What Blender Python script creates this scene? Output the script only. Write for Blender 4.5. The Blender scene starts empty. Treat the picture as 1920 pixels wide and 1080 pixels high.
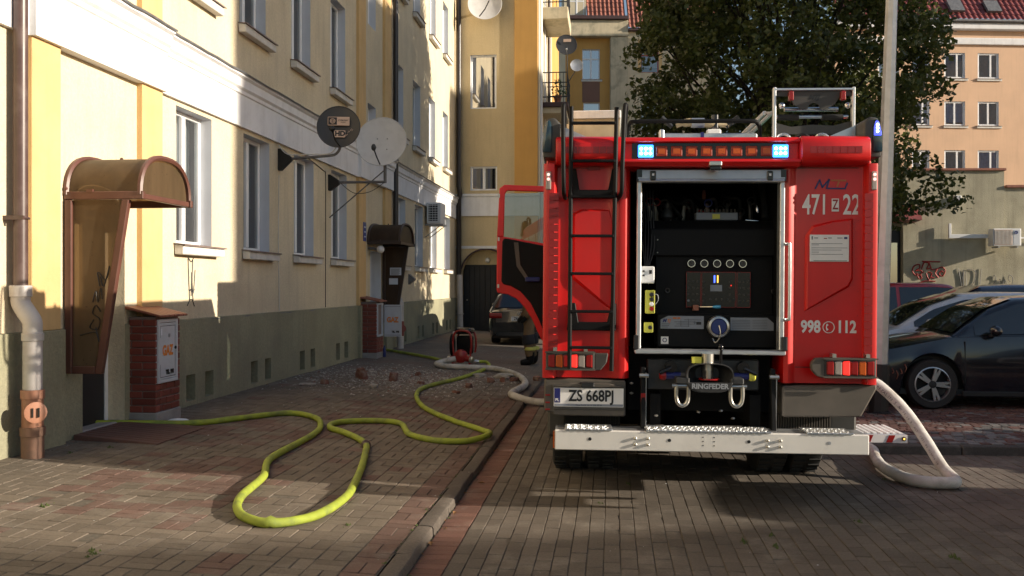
import bpy, bmesh, math, random
from mathutils import Matrix, Vector, noise as mnoise

# ------------------------------------------------------------------ camera, sky, sun, exposure
# frame of the place: x across the street (right), y along the street (away), z up, metres
SC = bpy.context.scene
COL = SC.collection
R = math.radians
PI = math.pi
CAM_H, CAM_YAW = 1.7, 5.87
cam_data = bpy.data.cameras.new('camera')
cam = bpy.data.objects.new('camera', cam_data)
COL.objects.link(cam)
cam.location = (0, 0, CAM_H)
cam.rotation_euler = (R(90), 0, R(CAM_YAW))
cam_data.sensor_width = 36.0
cam_data.lens = 36.0 * 1800 / 1920
cam_data.shift_y = -5 / 1920
cam_data.clip_start = 0.05
cam_data.clip_end = 2000
SC.camera = cam

SUN_ELEV = 15.8
SUN_BACK = 6.5          # degrees the sun stands behind the line square to the street
world = bpy.data.worlds.new('World')
SC.world = world
world.use_nodes = True
wn = world.node_tree.nodes
wl = world.node_tree.links
wn.clear()
w_out = wn.new('ShaderNodeOutputWorld')
w_bg = wn.new('ShaderNodeBackground')
w_sky = wn.new('ShaderNodeTexSky')
w_sky.sky_type = 'NISHITA'
w_sky.sun_disc = False
w_sky.sun_elevation = R(SUN_ELEV)
w_sky.sun_rotation = R(90 + SUN_BACK)
w_sky.air_density = 1.0
w_sky.dust_density = 1.0
w_bg.inputs['Strength'].default_value = 0.088
wl.new(w_sky.outputs[0], w_bg.inputs[0])
wl.new(w_bg.outputs[0], w_out.inputs[0])

sun_data = bpy.data.lights.new('sun', 'SUN')
sun = bpy.data.objects.new('sun', sun_data)
COL.objects.link(sun)
sun_dir = Vector((math.cos(R(SUN_BACK)), -math.sin(R(SUN_BACK)), math.tan(R(SUN_ELEV)))).normalized()
sun.rotation_euler = (-sun_dir).to_track_quat('-Z', 'Y').to_euler()
sun_data.energy = 5.0
sun_data.angle = R(0.5)
sun_data.color = (1.0, 0.88, 0.72)
SC.view_settings.view_transform = 'Standard'
SC.view_settings.look = 'None'
SC.view_settings.gamma = 1.0
SC.view_settings.use_curve_mapping = False
SC.view_settings.exposure = 0.74

# ------------------------------------------------------------------ helpers
rnd = random.Random(7)
U = rnd.uniform


def lerp(a, b, t):
    return a + (b - a) * t


class MB:
    """collects shapes for ONE mesh"""

    def __init__(self, M=None):
        self.v = []
        self.f = []
        self.M = M

    def add(self, vs, fs):
        n = len(self.v)
        if self.M is not None:
            vs = [self.M @ Vector(p) for p in vs]
            if self.M.determinant() < 0: fs = [f[::-1] for f in fs]
        self.v += [tuple(p) for p in vs]
        self.f += [tuple(i + n for i in f) for f in fs]
        return self

    def box(self, x0, x1, y0, y1, z0, z1):
        if x0 > x1: x0, x1 = x1, x0
        if y0 > y1: y0, y1 = y1, y0
        if z0 > z1: z0, z1 = z1, z0
        return self.add([(x0, y0, z0), (x1, y0, z0), (x1, y1, z0), (x0, y1, z0), (x0, y0, z1), (x1, y0, z1), (x1, y1, z1), (x0, y1, z1)],
                        [(3, 2, 1, 0), (4, 5, 6, 7), (0, 1, 5, 4), (1, 2, 6, 5), (2, 3, 7, 6), (3, 0, 4, 7)])

    def prism(self, poly, axis, a, b):
        """2d polygon extruded along axis: 'x' poly=(y,z), 'y' poly=(x,z), 'z' poly=(x,y)"""
        n = len(poly)
        ar = sum(poly[i][0] * poly[(i + 1) % n][1] - poly[(i + 1) % n][0] * poly[i][1] for i in range(n))
        if (ar < 0) != (axis == 'y'):
            poly = poly[::-1]
        if a > b: a, b = b, a

        def P(p, t):
            return {'x': (t, p[0], p[1]), 'y': (p[0], t, p[1]), 'z': (p[0], p[1], t)}[axis]
        vs = [P(p, a) for p in poly] + [P(p, b) for p in poly]
        fs = [tuple(range(n - 1, -1, -1)), tuple(range(n, 2 * n))]
        fs += [(i, (i + 1) % n, n + (i + 1) % n, n + i) for i in range(n)]
        return self.add(vs, fs)

    def tube(self, pts, r, n=8, closed=False, caps=True, flat=1.0, up=None):
        pts = [Vector(p) for p in pts]
        m = len(pts)
        rs = r if isinstance(r, (list, tuple)) else [r] * m
        vs, fs = [], []
        prev = None
        for i, p in enumerate(pts):
            if closed:
                t = pts[(i + 1) % m] - pts[i - 1]
            else:
                t = pts[min(i + 1, m - 1)] - pts[max(i - 1, 0)]
            if t.length < 1e-9: t = Vector((0, 0, 1))
            t.normalize()
            if up is not None:
                s = t.cross(Vector(up))
            elif prev is None:
                s = t.cross(Vector((0, 0, 1)) if abs(t.z) < .9 else Vector((0, 1, 0)))
            else:
                s = prev - t * prev.dot(t)
            if s.length < 1e-9: s = t.cross(Vector((1, 0, 0)))
            s.normalize()
            prev = s
            q = s.cross(t)
            for k in range(n):
                a = 2 * PI * k / n
                vs.append(p + s * (math.cos(a) * rs[i]) + q * (math.sin(a) * rs[i] * flat))
        for i in range(m if closed else m - 1):
            j = (i + 1) % m
            for k in range(n):
                l = (k + 1) % n
                fs.append((i * n + k, i * n + l, j * n + l, j * n + k))
        if caps and not closed:
            fs.append(tuple(range(n - 1, -1, -1)))
            fs.append(tuple(range((m - 1) * n, m * n)))
        return self.add(vs, fs)

    def cyl(self, p0, p1, r, n=16, r1=None):
        return self.tube([p0, p1], [r, r if r1 is None else r1], n)

    def lathe(self, prof, c, ax, n=24, cap=True):
        """prof = [(radius, height along ax)] about centre c"""
        ax = Vector(ax).normalized()
        s = ax.cross(Vector((0, 0, 1)) if abs(ax.z) < .9 else Vector((1, 0, 0))).normalized()
        q = ax.cross(s)
        c = Vector(c)
        vs, fs = [], []
        for r, h in prof:
            for k in range(n):
                a = 2 * PI * k / n
                vs.append(c + ax * h + (s * math.cos(a) + q * math.sin(a)) * r)
        for i in range(len(prof) - 1):
            for k in range(n):
                l = (k + 1) % n
                fs.append((i * n + k, i * n + l, (i + 1) * n + l, (i + 1) * n + k))
        if cap:
            if prof[0][0] > 1e-6: fs.append(tuple(range(n - 1, -1, -1)))
            if prof[-1][0] > 1e-6: fs.append(tuple(range((len(prof) - 1) * n, len(prof) * n)))
        return self.add(vs, fs)

    def torus(self, c, ax, Rr, r, n=24, m=8, a0=0, a1=2 * PI):
        ax = Vector(ax).normalized()
        s = ax.cross(Vector((0, 0, 1)) if abs(ax.z) < .9 else Vector((1, 0, 0))).normalized()
        q = ax.cross(s)
        full = abs(a1 - a0 - 2 * PI) < 1e-6
        k = n if full else n + 1
        pts = [Vector(c) + (s * math.cos(lerp(a0, a1, i / n)) + q * math.sin(lerp(a0, a1, i / n))) * Rr for i in range(k)]
        return self.tube(pts, r, m, closed=full)

    def ball(self, c, r, n=12, sc=(1, 1, 1)):
        m = n // 2
        vs, fs = [], []
        for i in range(m + 1):
            th = PI * i / m
            for k in range(n):
                a = 2 * PI * k / n
                vs.append((c[0] + r * sc[0] * math.sin(th) * math.cos(a), c[1] + r * sc[1] * math.sin(th) * math.sin(a), c[2] + r * sc[2] * math.cos(th)))
        for i in range(m):
            for k in range(n):
                l = (k + 1) % n
                fs.append((i * n + k, (i + 1) * n + k, (i + 1) * n + l, i * n + l))
        return self.add(vs, fs)

    def grid(self, rows, closed=False):
        m, n = len(rows), len(rows[0])
        vs = [p for r in rows for p in r]
        fs = []
        for i in range(m - 1):
            for k in range(n if closed else n - 1):
                l = (k + 1) % n
                fs.append((i * n + k, i * n + l, (i + 1) * n + l, (i + 1) * n + k))
        return self.add(vs, fs)

    def poly(self, pts):
        return self.add(pts, [tuple(range(len(pts)))])

    def holed(self, x, y0, y1, z0, z1, holes, depth, out=1):
        """wall sheet in plane x with rectangular holes (y0,y1,z0,z1) and reveals going to x-depth*out"""
        ys = sorted(set([y0, y1] + [h[0] for h in holes] + [h[1] for h in holes]))
        zs = sorted(set([z0, z1] + [h[2] for h in holes] + [h[3] for h in holes]))
        for i in range(len(ys) - 1):
            for j in range(len(zs) - 1):
                cy, cz = (ys[i] + ys[i + 1]) / 2, (zs[j] + zs[j + 1]) / 2
                if cy < y0 or cy > y1 or cz < z0 or cz > z1: continue
                if any(h[0] < cy < h[1] and h[2] < cz < h[3] for h in holes): continue
                q = [(x, ys[i], zs[j]), (x, ys[i + 1], zs[j]), (x, ys[i + 1], zs[j + 1]), (x, ys[i], zs[j + 1])]
                self.poly(q if out > 0 else q[::-1])
        return self

    def build(self, name, mat, parent=None, bevel=0, smooth=None, seg=1, merge=False):
        me = bpy.data.meshes.new(name)
        vs = self.v
        if parent is not None and parent.name in FR:
            Mi = FR[parent.name]
            if Mi is not None:
                vs = [tuple(Mi @ Vector(p)) for p in vs]
        me.from_pydata(vs, [], self.f)
        if bevel or merge:
            bm = bmesh.new()
            bm.from_mesh(me)
            if merge: bmesh.ops.remove_doubles(bm, verts=bm.verts, dist=1e-5)
            if bevel:
                es = [e for e in bm.edges if len(e.link_faces) == 2 and e.calc_face_angle(0) > .5]
                bmesh.ops.bevel(bm, geom=es, offset=bevel, segments=seg, profile=.5, affect='EDGES', clamp_overlap=True)
            bm.to_mesh(me)
            bm.free()
        me.materials.append(mat)
        if smooth:
            me.polygons.foreach_set('use_smooth', [True] * len(me.polygons))
            me.set_sharp_from_angle(angle=R(smooth))
        me.update()
        return link(name, me, parent)


FR = {}


def link(name, data, parent=None):
    o = bpy.data.objects.new(name, data)
    COL.objects.link(o)
    if parent is not None:
        o.parent = parent
        FR[o.name] = FR.get(parent.name)
    return o


def tag(o, label=None, cat=None, group=None, kind=None):
    if label: o['label'] = label
    if cat: o['category'] = cat
    if group: o['group'] = group
    if kind: o['kind'] = kind
    return o


def thing(name, label, cat, loc=(0, 0, 0), rot=(0, 0, 0), group=None, local=False):
    """Empty at a thing's base; its parts are given in place coordinates (or, local, in its own)"""
    o = bpy.data.objects.new(name, None)
    COL.objects.link(o)
    o.empty_display_size = .2
    o.location = loc
    o.rotation_euler = rot
    from mathutils import Euler
    Mw = Matrix.Translation(loc) @ Euler(rot).to_matrix().to_4x4()
    FR[o.name] = None if local else Mw.inverted()
    return tag(o, label, cat, group)


def copy_tree(o, parent=None):
    c = o.copy()
    COL.objects.link(c)
    if parent is not None: c.parent = parent
    FR[c.name] = FR.get(o.name)
    for ch in list(o.children):
        copy_tree(ch, c)
    return c


def spline(pts, k=6, closed=False):
    """Catmull-Rom through pts"""
    P = [Vector(p) for p in pts]
    n = len(P)
    out = []
    for i in range(n if closed else n - 1):
        if closed:
            a, b, c, d = P[i - 1], P[i], P[(i + 1) % n], P[(i + 2) % n]
        else:
            a, b, c, d = P[max(i - 1, 0)], P[i], P[i + 1], P[min(i + 2, n - 1)]
        for j in range(k):
            t = j / k
            out.append(.5 * ((2 * b) + (c - a) * t + (2 * a - 5 * b + 4 * c - d) * t * t + (3 * b - a - 3 * c + d) * t ** 3))
    if not closed: out.append(P[-1])
    return out


def textmesh(s, size=1.0, xs=1.0, weight=0.0, shear=0.0, align='CENTER'):
    """flat lettering in the xy plane, centred, as (verts, faces)"""
    cu = bpy.data.curves.new('t', 'FONT')
    cu.body = s
    cu.size = size
    cu.offset = weight
    cu.shear = shear
    cu.align_x = align
    cu.align_y = 'CENTER'
    cu.resolution_u = 3
    cu.fill_mode = 'FRONT'
    o = bpy.data.objects.new('t', cu)
    COL.objects.link(o)
    dg = bpy.context.evaluated_depsgraph_get()
    me = bpy.data.meshes.new_from_object(o.evaluated_get(dg))
    vs = [(v.co.x * xs, v.co.y, 0) for v in me.vertices]
    fs = [tuple(p.vertices) for p in me.polygons]
    bpy.data.objects.remove(o)
    bpy.data.curves.remove(cu)
    bpy.data.meshes.remove(me)
    return vs, fs


def frame_m(o, xdir, ydir):
    """matrix with local x->xdir, y->ydir, z->normal at o"""
    x = Vector(xdir).normalized()
    y = Vector(ydir)
    y = (y - x * y.dot(x)).normalized()
    z = x.cross(y)
    return Matrix(((x.x, y.x, z.x, o[0]), (x.y, y.y, z.y, o[1]), (x.z, y.z, z.z, o[2]), (0, 0, 0, 1)))


def lettering(s, o, xdir, ydir, size, mat, parent, name='lettering', **kw):
    vs, fs = textmesh(s, size, **kw)
    m = MB(frame_m(o, xdir, ydir))
    m.add(vs, fs)
    return m.build(name, mat, parent)


def label_plate(o, xdir, ydir, w, h, t=.002):
    return MB(frame_m(o, xdir, ydir)).box(-w / 2, w / 2, -h / 2, h / 2, -t, t)


# ------------------------------------------------------------------ materials
def _nt(name):
    m = bpy.data.materials.new(name)
    m.use_nodes = True
    nt = m.node_tree
    b = nt.nodes['Principled BSDF']
    return m, nt, b


def nd(nt, typ, **kw):
    n = nt.nodes.new(typ)
    for k, v in kw.items():
        if k in n.inputs: n.inputs[k].default_value = v
        else: setattr(n, k, v)
    return n


def ramp(nt, src, stops):
    r = nt.nodes.new('ShaderNodeValToRGB')
    e = r.color_ramp.elements
    while len(e) < len(stops): e.new(.5)
    for i, (p, c) in enumerate(stops):
        e[i].position = p
        e[i].color = (c, c, c, 1) if isinstance(c, (int, float)) else (*c, 1)
    nt.links.new(src, r.inputs[0])
    return r.outputs[0]


def mix(nt, a, b, f, mode='MIX'):
    n = nt.nodes.new('ShaderNodeMix')
    n.data_type = 'RGBA'
    n.blend_type = mode
    for s, v in ((n.inputs[0], f), (n.inputs[6], a), (n.inputs[7], b)):
        if hasattr(v, 'links') or hasattr(v, 'is_linked'):
            nt.links.new(v, s)
        elif isinstance(v, (int, float)):
            s.default_value = v if s.type == 'VALUE' else (v, v, v, 1)
        else:
            s.default_value = (*v, 1)
    return n.outputs[2]


def coords(nt, scale=(1, 1, 1), kind='Object'):
    tc = nt.nodes.new('ShaderNodeTexCoord')
    mp = nt.nodes.new('ShaderNodeMapping')
    mp.inputs['Scale'].default_value = scale
    nt.links.new(tc.outputs[kind], mp.inputs[0])
    return mp.outputs[0]


def tex(nt, vec, scale, detail=3, rough=.55, dist=0.0):
    n = nd(nt, 'ShaderNodeTexNoise', Scale=scale, Detail=detail, Roughness=rough, Distortion=dist)
    nt.links.new(vec, n.inputs['Vector'])
    return n.outputs[0]


def dark(c, k):
    return tuple(x * k for x in c)


def mat(name, col, rough=.6, metal=0, var=.12, scale=3.0, bump=0, bscale=60, coat=0, rvar=.08, rand=0, stain=None, streak=0, ior=None, spec=None, mid=0):
    """painted / plain surface with mottled colour, uneven gloss and a little relief"""
    m, nt, b = _nt(name)
    v = coords(nt)
    n1 = tex(nt, v, scale, 5)
    c = mix(nt, dark(col, 1 - var), tuple(min(1, x * (1 + var)) for x in col), ramp(nt, n1, [(.3, 0), (.7, 1)]))
    if mid:
        n4 = tex(nt, v, 26, 4, .7)
        c = mix(nt, c, mix(nt, c, ramp(nt, n4, [(.3, 1 - 2 * mid), (.7, 1)]), 1, 'MULTIPLY'), 1)
    if streak:
        vs = coords(nt, (1, 1, .08))
        n3 = tex(nt, vs, 7, 4)
        c = mix(nt, c, dark(col, .55), mix(nt, 0, streak, ramp(nt, n3, [(.5, 0), (.78, 1)]), 'MIX'))
    if stain:
        sc, amt, scol = stain
        n2 = tex(nt, v, sc, 6, .65, .4)
        c = mix(nt, c, scol, mix(nt, 0, amt, ramp(nt, n2, [(.48, 0), (.7, 1)])))
    if rand:
        oi = nt.nodes.new('ShaderNodeObjectInfo')
        c = mix(nt, c, mix(nt, dark(col, 1 - rand), tuple(min(1, x * (1 + rand)) for x in col), oi.outputs['Random']), .6)
    nt.links.new(c, b.inputs['Base Color'])
    b.inputs['Metallic'].default_value = metal
    rr = nd(nt, 'ShaderNodeMapRange')
    rr.inputs['To Min'].default_value = max(.02, rough - rvar)
    rr.inputs['To Max'].default_value = min(1, rough + rvar)
    nt.links.new(n1, rr.inputs[0])
    nt.links.new(rr.outputs[0], b.inputs['Roughness'])
    if coat:
        b.inputs['Coat Weight'].default_value = coat
        b.inputs['Coat Roughness'].default_value = .05
    if spec is not None: b.inputs['Specular IOR Level'].default_value = spec
    if ior: b.inputs['IOR'].default_value = ior
    if bump:
        bp = nd(nt, 'ShaderNodeBump', Strength=bump, Distance=.01)
        nt.links.new(tex(nt, v, bscale, 4), bp.inputs['Height'])
        nt.links.new(bp.outputs[0], b.inputs['Normal'])
    return m


def glow(name, col, strength):
    m, nt, b = _nt(name)
    b.inputs['Base Color'].default_value = (*dark(col, .5), 1)
    b.inputs['Emission Color'].default_value = (*col, 1)
    b.inputs['Emission Strength'].default_value = strength
    return m


def glass(name, tint=(.6, .65, .68), rough=.03, alpha=.35, wob=0):
    """thin pane: part mirror, part see-through"""
    m, nt, b = _nt(name)
    nt.nodes.remove(b)
    out = nt.nodes['Material Output']
    tr = nd(nt, 'ShaderNodeBsdfTransparent')
    tr.inputs[0].default_value = (*tint, 1)
    gl = nd(nt, 'ShaderNodeBsdfGlossy')
    gl.inputs['Roughness'].default_value = rough
    fr = nd(nt, 'ShaderNodeFresnel', IOR=1.5)
    mr = nd(nt, 'ShaderNodeMapRange')
    mr.inputs['From Min'].default_value = .0
    mr.inputs['From Max'].default_value = 1
    mr.inputs['To Min'].default_value = alpha * .25
    mr.inputs['To Max'].default_value = 1
    nt.links.new(fr.outputs[0], mr.inputs[0])
    ms = nd(nt, 'ShaderNodeMixShader')
    nt.links.new(mr.outputs[0], ms.inputs[0])
    nt.links.new(tr.outputs[0], ms.inputs[1])
    nt.links.new(gl.outputs[0], ms.inputs[2])
    nt.links.new(ms.outputs[0], out.inputs[0])
    if wob:
        bp = nd(nt, 'ShaderNodeBump', Strength=wob, Distance=.02)
        nt.links.new(tex(nt, coords(nt), 1.3, 1), bp.inputs['Height'])
        nt.links.new(bp.outputs[0], gl.inputs['Normal'])
        nt.links.new(bp.outputs[0], fr.inputs['Normal'])
    return m


M = {}
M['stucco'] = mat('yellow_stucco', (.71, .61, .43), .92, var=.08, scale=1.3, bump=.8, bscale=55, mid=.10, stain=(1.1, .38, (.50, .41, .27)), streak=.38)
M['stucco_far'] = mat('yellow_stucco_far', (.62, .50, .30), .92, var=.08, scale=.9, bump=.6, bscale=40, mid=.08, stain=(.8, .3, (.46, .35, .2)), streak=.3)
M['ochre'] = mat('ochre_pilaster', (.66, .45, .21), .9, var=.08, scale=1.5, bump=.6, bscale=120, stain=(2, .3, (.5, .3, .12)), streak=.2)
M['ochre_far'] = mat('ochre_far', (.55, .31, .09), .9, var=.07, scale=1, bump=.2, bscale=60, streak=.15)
M['cornice'] = mat('white_cornice', (.74, .74, .75), .8, var=.05, scale=2, bump=.2, bscale=90, stain=(2.5, .3, (.5, .48, .45)), streak=.3)
M['plinth'] = mat('olive_plinth', (.33, .315, .205), .85, var=.12, scale=1.2, bump=.8, bscale=50, mid=.14, stain=(1.5, .45, (.2, .19, .14)), streak=.4)
M['reveal'] = mat('reveal_paint', (.62, .64, .68), .8, var=.05, scale=3, bump=.15, bscale=80, streak=.15)
M['pvc'] = mat('window_frame', (.78, .79, .80), .35, var=.04)
M['sill'] = mat('window_sill', (.62, .60, .56), .7, var=.1, scale=6, bump=.2, stain=(5, .4, (.35, .33, .3)))
M['silltop'] = mat('sill_flashing', (.2, .15, .13), .5, var=.15)
M['pane'] = glass('window_pane', (.55, .6, .63), .02, .8, wob=.05)
M['curtain'] = mat('net_curtain', (.55, .56, .55), .9, var=.12, scale=9)
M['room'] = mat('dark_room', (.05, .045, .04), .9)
M['gutter_grey'] = mat('roof_flashing', (.16, .16, .165), .5, metal=.3, var=.25, scale=9)
M['pipe_brown'] = mat('brown_downpipe', (.078, .046, .04), .38, var=.12, scale=5, stain=(5, .3, (.2, .16, .14)))
M['pipe_black'] = mat('black_downpipe', (.025, .02, .022), .35, var=.15)
M['pipe_white'] = mat('pale_plastic_pipe', (.50, .47, .45), .4, var=.06, scale=4, stain=(6, .3, (.35, .25, .2)))
M['pipe_orange'] = mat('orange_plastic_pipe', (.40, .19, .12), .45, var=.08, stain=(6, .3, (.35, .2, .14)))
M['pipe_clay'] = mat('dirty_clay_pipe', (.22, .12, .08), .7, var=.2, scale=8, stain=(8, .5, (.1, .08, .06)))
M['brown_metal'] = mat('brown_painted_metal', (.11, .045, .032), .4, var=.12, scale=6)
M['brown_dark'] = mat('dark_brown_metal', (.045, .028, .022), .45, var=.15, scale=6)


def poly(name, col, clear):
    m, nt, b = _nt(name)
    v = coords(nt, (1, 1, .25))
    c = mix(nt, dark(col, .7), col, ramp(nt, tex(nt, v, 6, 4), [(.35, 0), (.7, 1)]))
    c = mix(nt, c, dark(col, .3), ramp(nt, tex(nt, coords(nt), 22, 3), [(.68, 0), (.74, .8)]))
    nt.links.new(c, b.inputs['Base Color'])
    b.inputs['Roughness'].default_value = .35
    tl = nd(nt, 'ShaderNodeBsdfTranslucent')
    nt.links.new(c, tl.inputs[0])
    tr = nd(nt, 'ShaderNodeBsdfTransparent')
    tr.inputs[0].default_value = (*col, 1)
    a = nd(nt, 'ShaderNodeMixShader')
    a.inputs[0].default_value = .45
    nt.links.new(b.outputs[0], a.inputs[1])
    nt.links.new(tl.outputs[0], a.inputs[2])
    e = nd(nt, 'ShaderNodeMixShader')
    e.inputs[0].default_value = clear
    nt.links.new(a.outputs[0], e.inputs[1])
    nt.links.new(tr.outputs[0], e.inputs[2])
    nt.links.new(e.outputs[0], nt.nodes['Material Output'].inputs[0])
    return m


M['poly'] = poly('bronze_polycarbonate', (.25, .175, .10), .32)
M['poly_dark'] = poly('dark_bronze_polycarbonate', (.09, .06, .04), .15)
M['brick'] = mat('clinker_brick', (.19, .045, .032), .45, var=.18, scale=14, bump=.3, bscale=60, rand=.35)
M['mortar'] = mat('mortar', (.22, .17, .15), .9, var=.1, bump=.2)
M['tilecap'] = mat('clay_cap', (.27, .10, .06), .55, var=.2, scale=9, bump=.3)
M['concrete'] = mat('concrete', (.30, .28, .26), .9, var=.15, scale=8, bump=.4, bscale=70)
M['gasdoor'] = mat('grey_cabinet_door', (.55, .57, .60), .5, var=.06, stain=(6, .3, (.4, .38, .36)))
M['orange_paint'] = mat('orange_paint', (.75, .24, .04), .6, var=.2, scale=25)
M['black'] = mat('black_paint', (.012, .012, .013), .45)
M['rubber'] = mat('rubber', (.018, .018, .018), .8, var=.2, scale=20)
M['steel'] = mat('galvanised_steel', (.42, .43, .45), .42, metal=.75, var=.15, scale=7)
M['chrome'] = mat('bright_metal', (.75, .74, .72), .18, metal=1, var=.05)
M['alu'] = mat('aluminium', (.62, .63, .64), .35, metal=.85, var=.08, scale=12)
M['white'] = mat('white_paint', (.76, .76, .75), .45, var=.04)
M['paper'] = mat('paper', (.72, .74, .78), .8, var=.05)
M['darkdoor'] = mat('dark_door', (.02, .019, .022), .5, var=.3)
M['wood_dark'] = mat('dark_gate_boards', (.016, .016, .018), .6, var=.3, scale=5)
M['sat_dark'] = mat('charcoal_dish', (.03, .03, .032), .45, var=.12)
M['sat_white'] = mat('pale_dish', (.60, .60, .60), .45, var=.06, stain=(5, .3, (.42, .42, .4)))
M['sat_beige'] = mat('beige_print', (.52, .38, .30), .5)
M['blue_sign'] = mat('blue_enamel', (.03, .05, .22), .35)

# ------------------------------------------------------------------ ground: road, pavement, kerb, parking bay
KERB_X0, KERB_X1 = -1.315, -1.20
WALL_X = -5.18
SLOPE = .04


def pave_z(x):
    """height of the pavement, which rises gently from the kerb to the house wall"""
    return .066 + (KERB_X0 - x) * SLOPE


def stone_mat(name, col, rough=.88, var=.17, grain=220, wet=0):
    m, nt, b = _nt(name)
    at = nd(nt, 'ShaderNodeAttribute', attribute_name='tone')
    oi = nt.nodes.new('ShaderNodeObjectInfo')
    ad = nd(nt, 'ShaderNodeMath', operation='ADD')
    nt.links.new(at.outputs['Fac'], ad.inputs[0])
    nt.links.new(oi.outputs['Random'], ad.inputs[1])
    fr = nd(nt, 'ShaderNodeMath', operation='FRACT')
    nt.links.new(ad.outputs[0], fr.inputs[0])
    geo = nt.nodes.new('ShaderNodeNewGeometry')
    c = mix(nt, dark(col, 1 - var), tuple(min(1, x * (1 + var)) for x in col), fr.outputs[0])
    big = tex(nt, geo.outputs['Position'], .9, 5, .6)
    c = mix(nt, c, dark(col, .55), mix(nt, 0, .55, ramp(nt, big, [(.42, 0), (.68, 1)])))
    dust = tex(nt, geo.outputs['Position'], 2.3, 6, .7)
    c = mix(nt, c, (.34, .30, .25), mix(nt, 0, .45, ramp(nt, dust, [(.52, 0), (.72, 1)])))
    fine = tex(nt, geo.outputs['Position'], grain, 2)
    spk = tex(nt, geo.outputs['Position'], 55, 4, .75)
    c = mix(nt, c, mix(nt, c, ramp(nt, spk, [(.3, .66), (.7, 1.0)]), 1, 'MULTIPLY'), 1)
    c = mix(nt, c, .0, mix(nt, 0, .35, ramp(nt, fine, [(.55, 0), (.75, 1)])))
    nt.links.new(c, b.inputs['Base Color'])
    b.inputs['Roughness'].default_value = rough
    b.inputs['Specular IOR Level'].default_value = .3
    bp = nd(nt, 'ShaderNodeBump', Strength=.5, Distance=.004)
    nt.links.new(fine, bp.inputs['Height'])
    nt.links.new(bp.outputs[0], b.inputs['Normal'])
    return m


M['paver_buff'] = stone_mat('buff_paver', (.195, .160, .124))
M['paver_red'] = stone_mat('red_paver', (.178, .112, .09))
M['paver_gutter'] = stone_mat('gutter_paver', (.195, .10, .076))
M['paver_road'] = stone_mat('greybrown_paver', (.152, .126, .101))
M['sett_red'] = stone_mat('red_sett', (.16, .085, .07), .7, .35)
M['sett_grey'] = stone_mat('grey_sett', (.20, .19, .18), .6, .4)
M['kerbstone'] = stone_mat('kerb_concrete', (.14, .117, .097), .95, .2, 60)
M['kerbdark'] = stone_mat('dark_kerb_concrete', (.10, .09, .08), .9, .15, 120)
M['soil'] = mat('joint_sand', (.10, .085, .066), .95, var=.35, scale=30, bump=.5)


def far_paving(name, col, red):
    """pavers too far away to tell apart: colour and joints by brick pattern"""
    m, nt, b = _nt(name)
    geo = nt.nodes.new('ShaderNodeNewGeometry')
    br = nd(nt, 'ShaderNodeTexBrick')
    br.inputs['Scale'].default_value = 1
    br.inputs['Brick Width'].default_value = .2
    br.inputs['Row Height'].default_value = .1
    br.inputs['Mortar Size'].default_value = .006
    br.inputs['Color1'].default_value = (*dark(col, .8), 1)
    br.inputs['Color2'].default_value = (*dark(col, 1.15), 1)
    br.inputs['Mortar'].default_value = (*dark(col, .35), 1)
    nt.links.new(geo.outputs['Position'], br.inputs['Vector'])
    big = tex(nt, geo.outputs['Position'], .6, 6, .65)
    c = mix(nt, br.outputs[0], red, ramp(nt, big, [(.45, 0), (.6, .6)]))
    c = mix(nt, c, dark(col, .5), ramp(nt, tex(nt, geo.outputs['Position'], 1.7, 6), [(.5, 0), (.75, .6)]))
    nt.links.new(c, b.inputs['Base Color'])
    b.inputs['Roughness'].default_value = .9
    bp = nd(nt, 'ShaderNodeBump', Strength=.4, Distance=.004)
    nt.links.new(br.outputs['Fac'], bp.inputs['Height'])
    bp.invert = True
    nt.links.new(bp.outputs[0], b.inputs['Normal'])
    return m


M['far_pave'] = far_paving('far_paving', (.165, .14, .115), (.15, .09, .07))
g = MB().poly([(-160, -120, -.014), (160, -120, -.014), (160, 220, -.014), (-160, 220, -.014)])
tag(g.build('ground', M['far_pave']), kind='structure')

# pavement base sheet (rises to the wall); the road base is a sheet of joint sand
g = MB()
g.poly([(KERB_X0, -6, pave_z(KERB_X0) - .010), (KERB_X0, 31.9, pave_z(KERB_X0) - .010), (-9, 31.9, pave_z(-9) - .010), (-9, -6, pave_z(-9) - .010)])
pavement = tag(g.build('pavement', M['far_pave']), kind='structure')
g = MB().poly([(KERB_X1, 3.6, -.008), (6, 3.6, -.008), (6, 16.4, -.008), (KERB_X1, 16.4, -.008)])
road = tag(g.build('road', M['soil']), kind='structure')
g = MB().poly([(-5.3, 3.6, pave_z(-5.3) - .006), (KERB_X0, 3.6, pave_z(KERB_X0) - .006), (KERB_X0, 16.0, pave_z(KERB_X0) - .006), (-5.3, 16.0, pave_z(-5.3) - .006)])
g.build('joint_sand', M['soil'], pavement)


def cam_px(x, y, z):
    a = R(CAM_YAW)
    X = x * math.cos(a) + y * math.sin(a)
    Y = -x * math.sin(a) + y * math.cos(a)
    return 960 + 1800 * X / Y, 535 - 1800 * (z - CAM_H) / Y, Y


_block = {}


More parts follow.
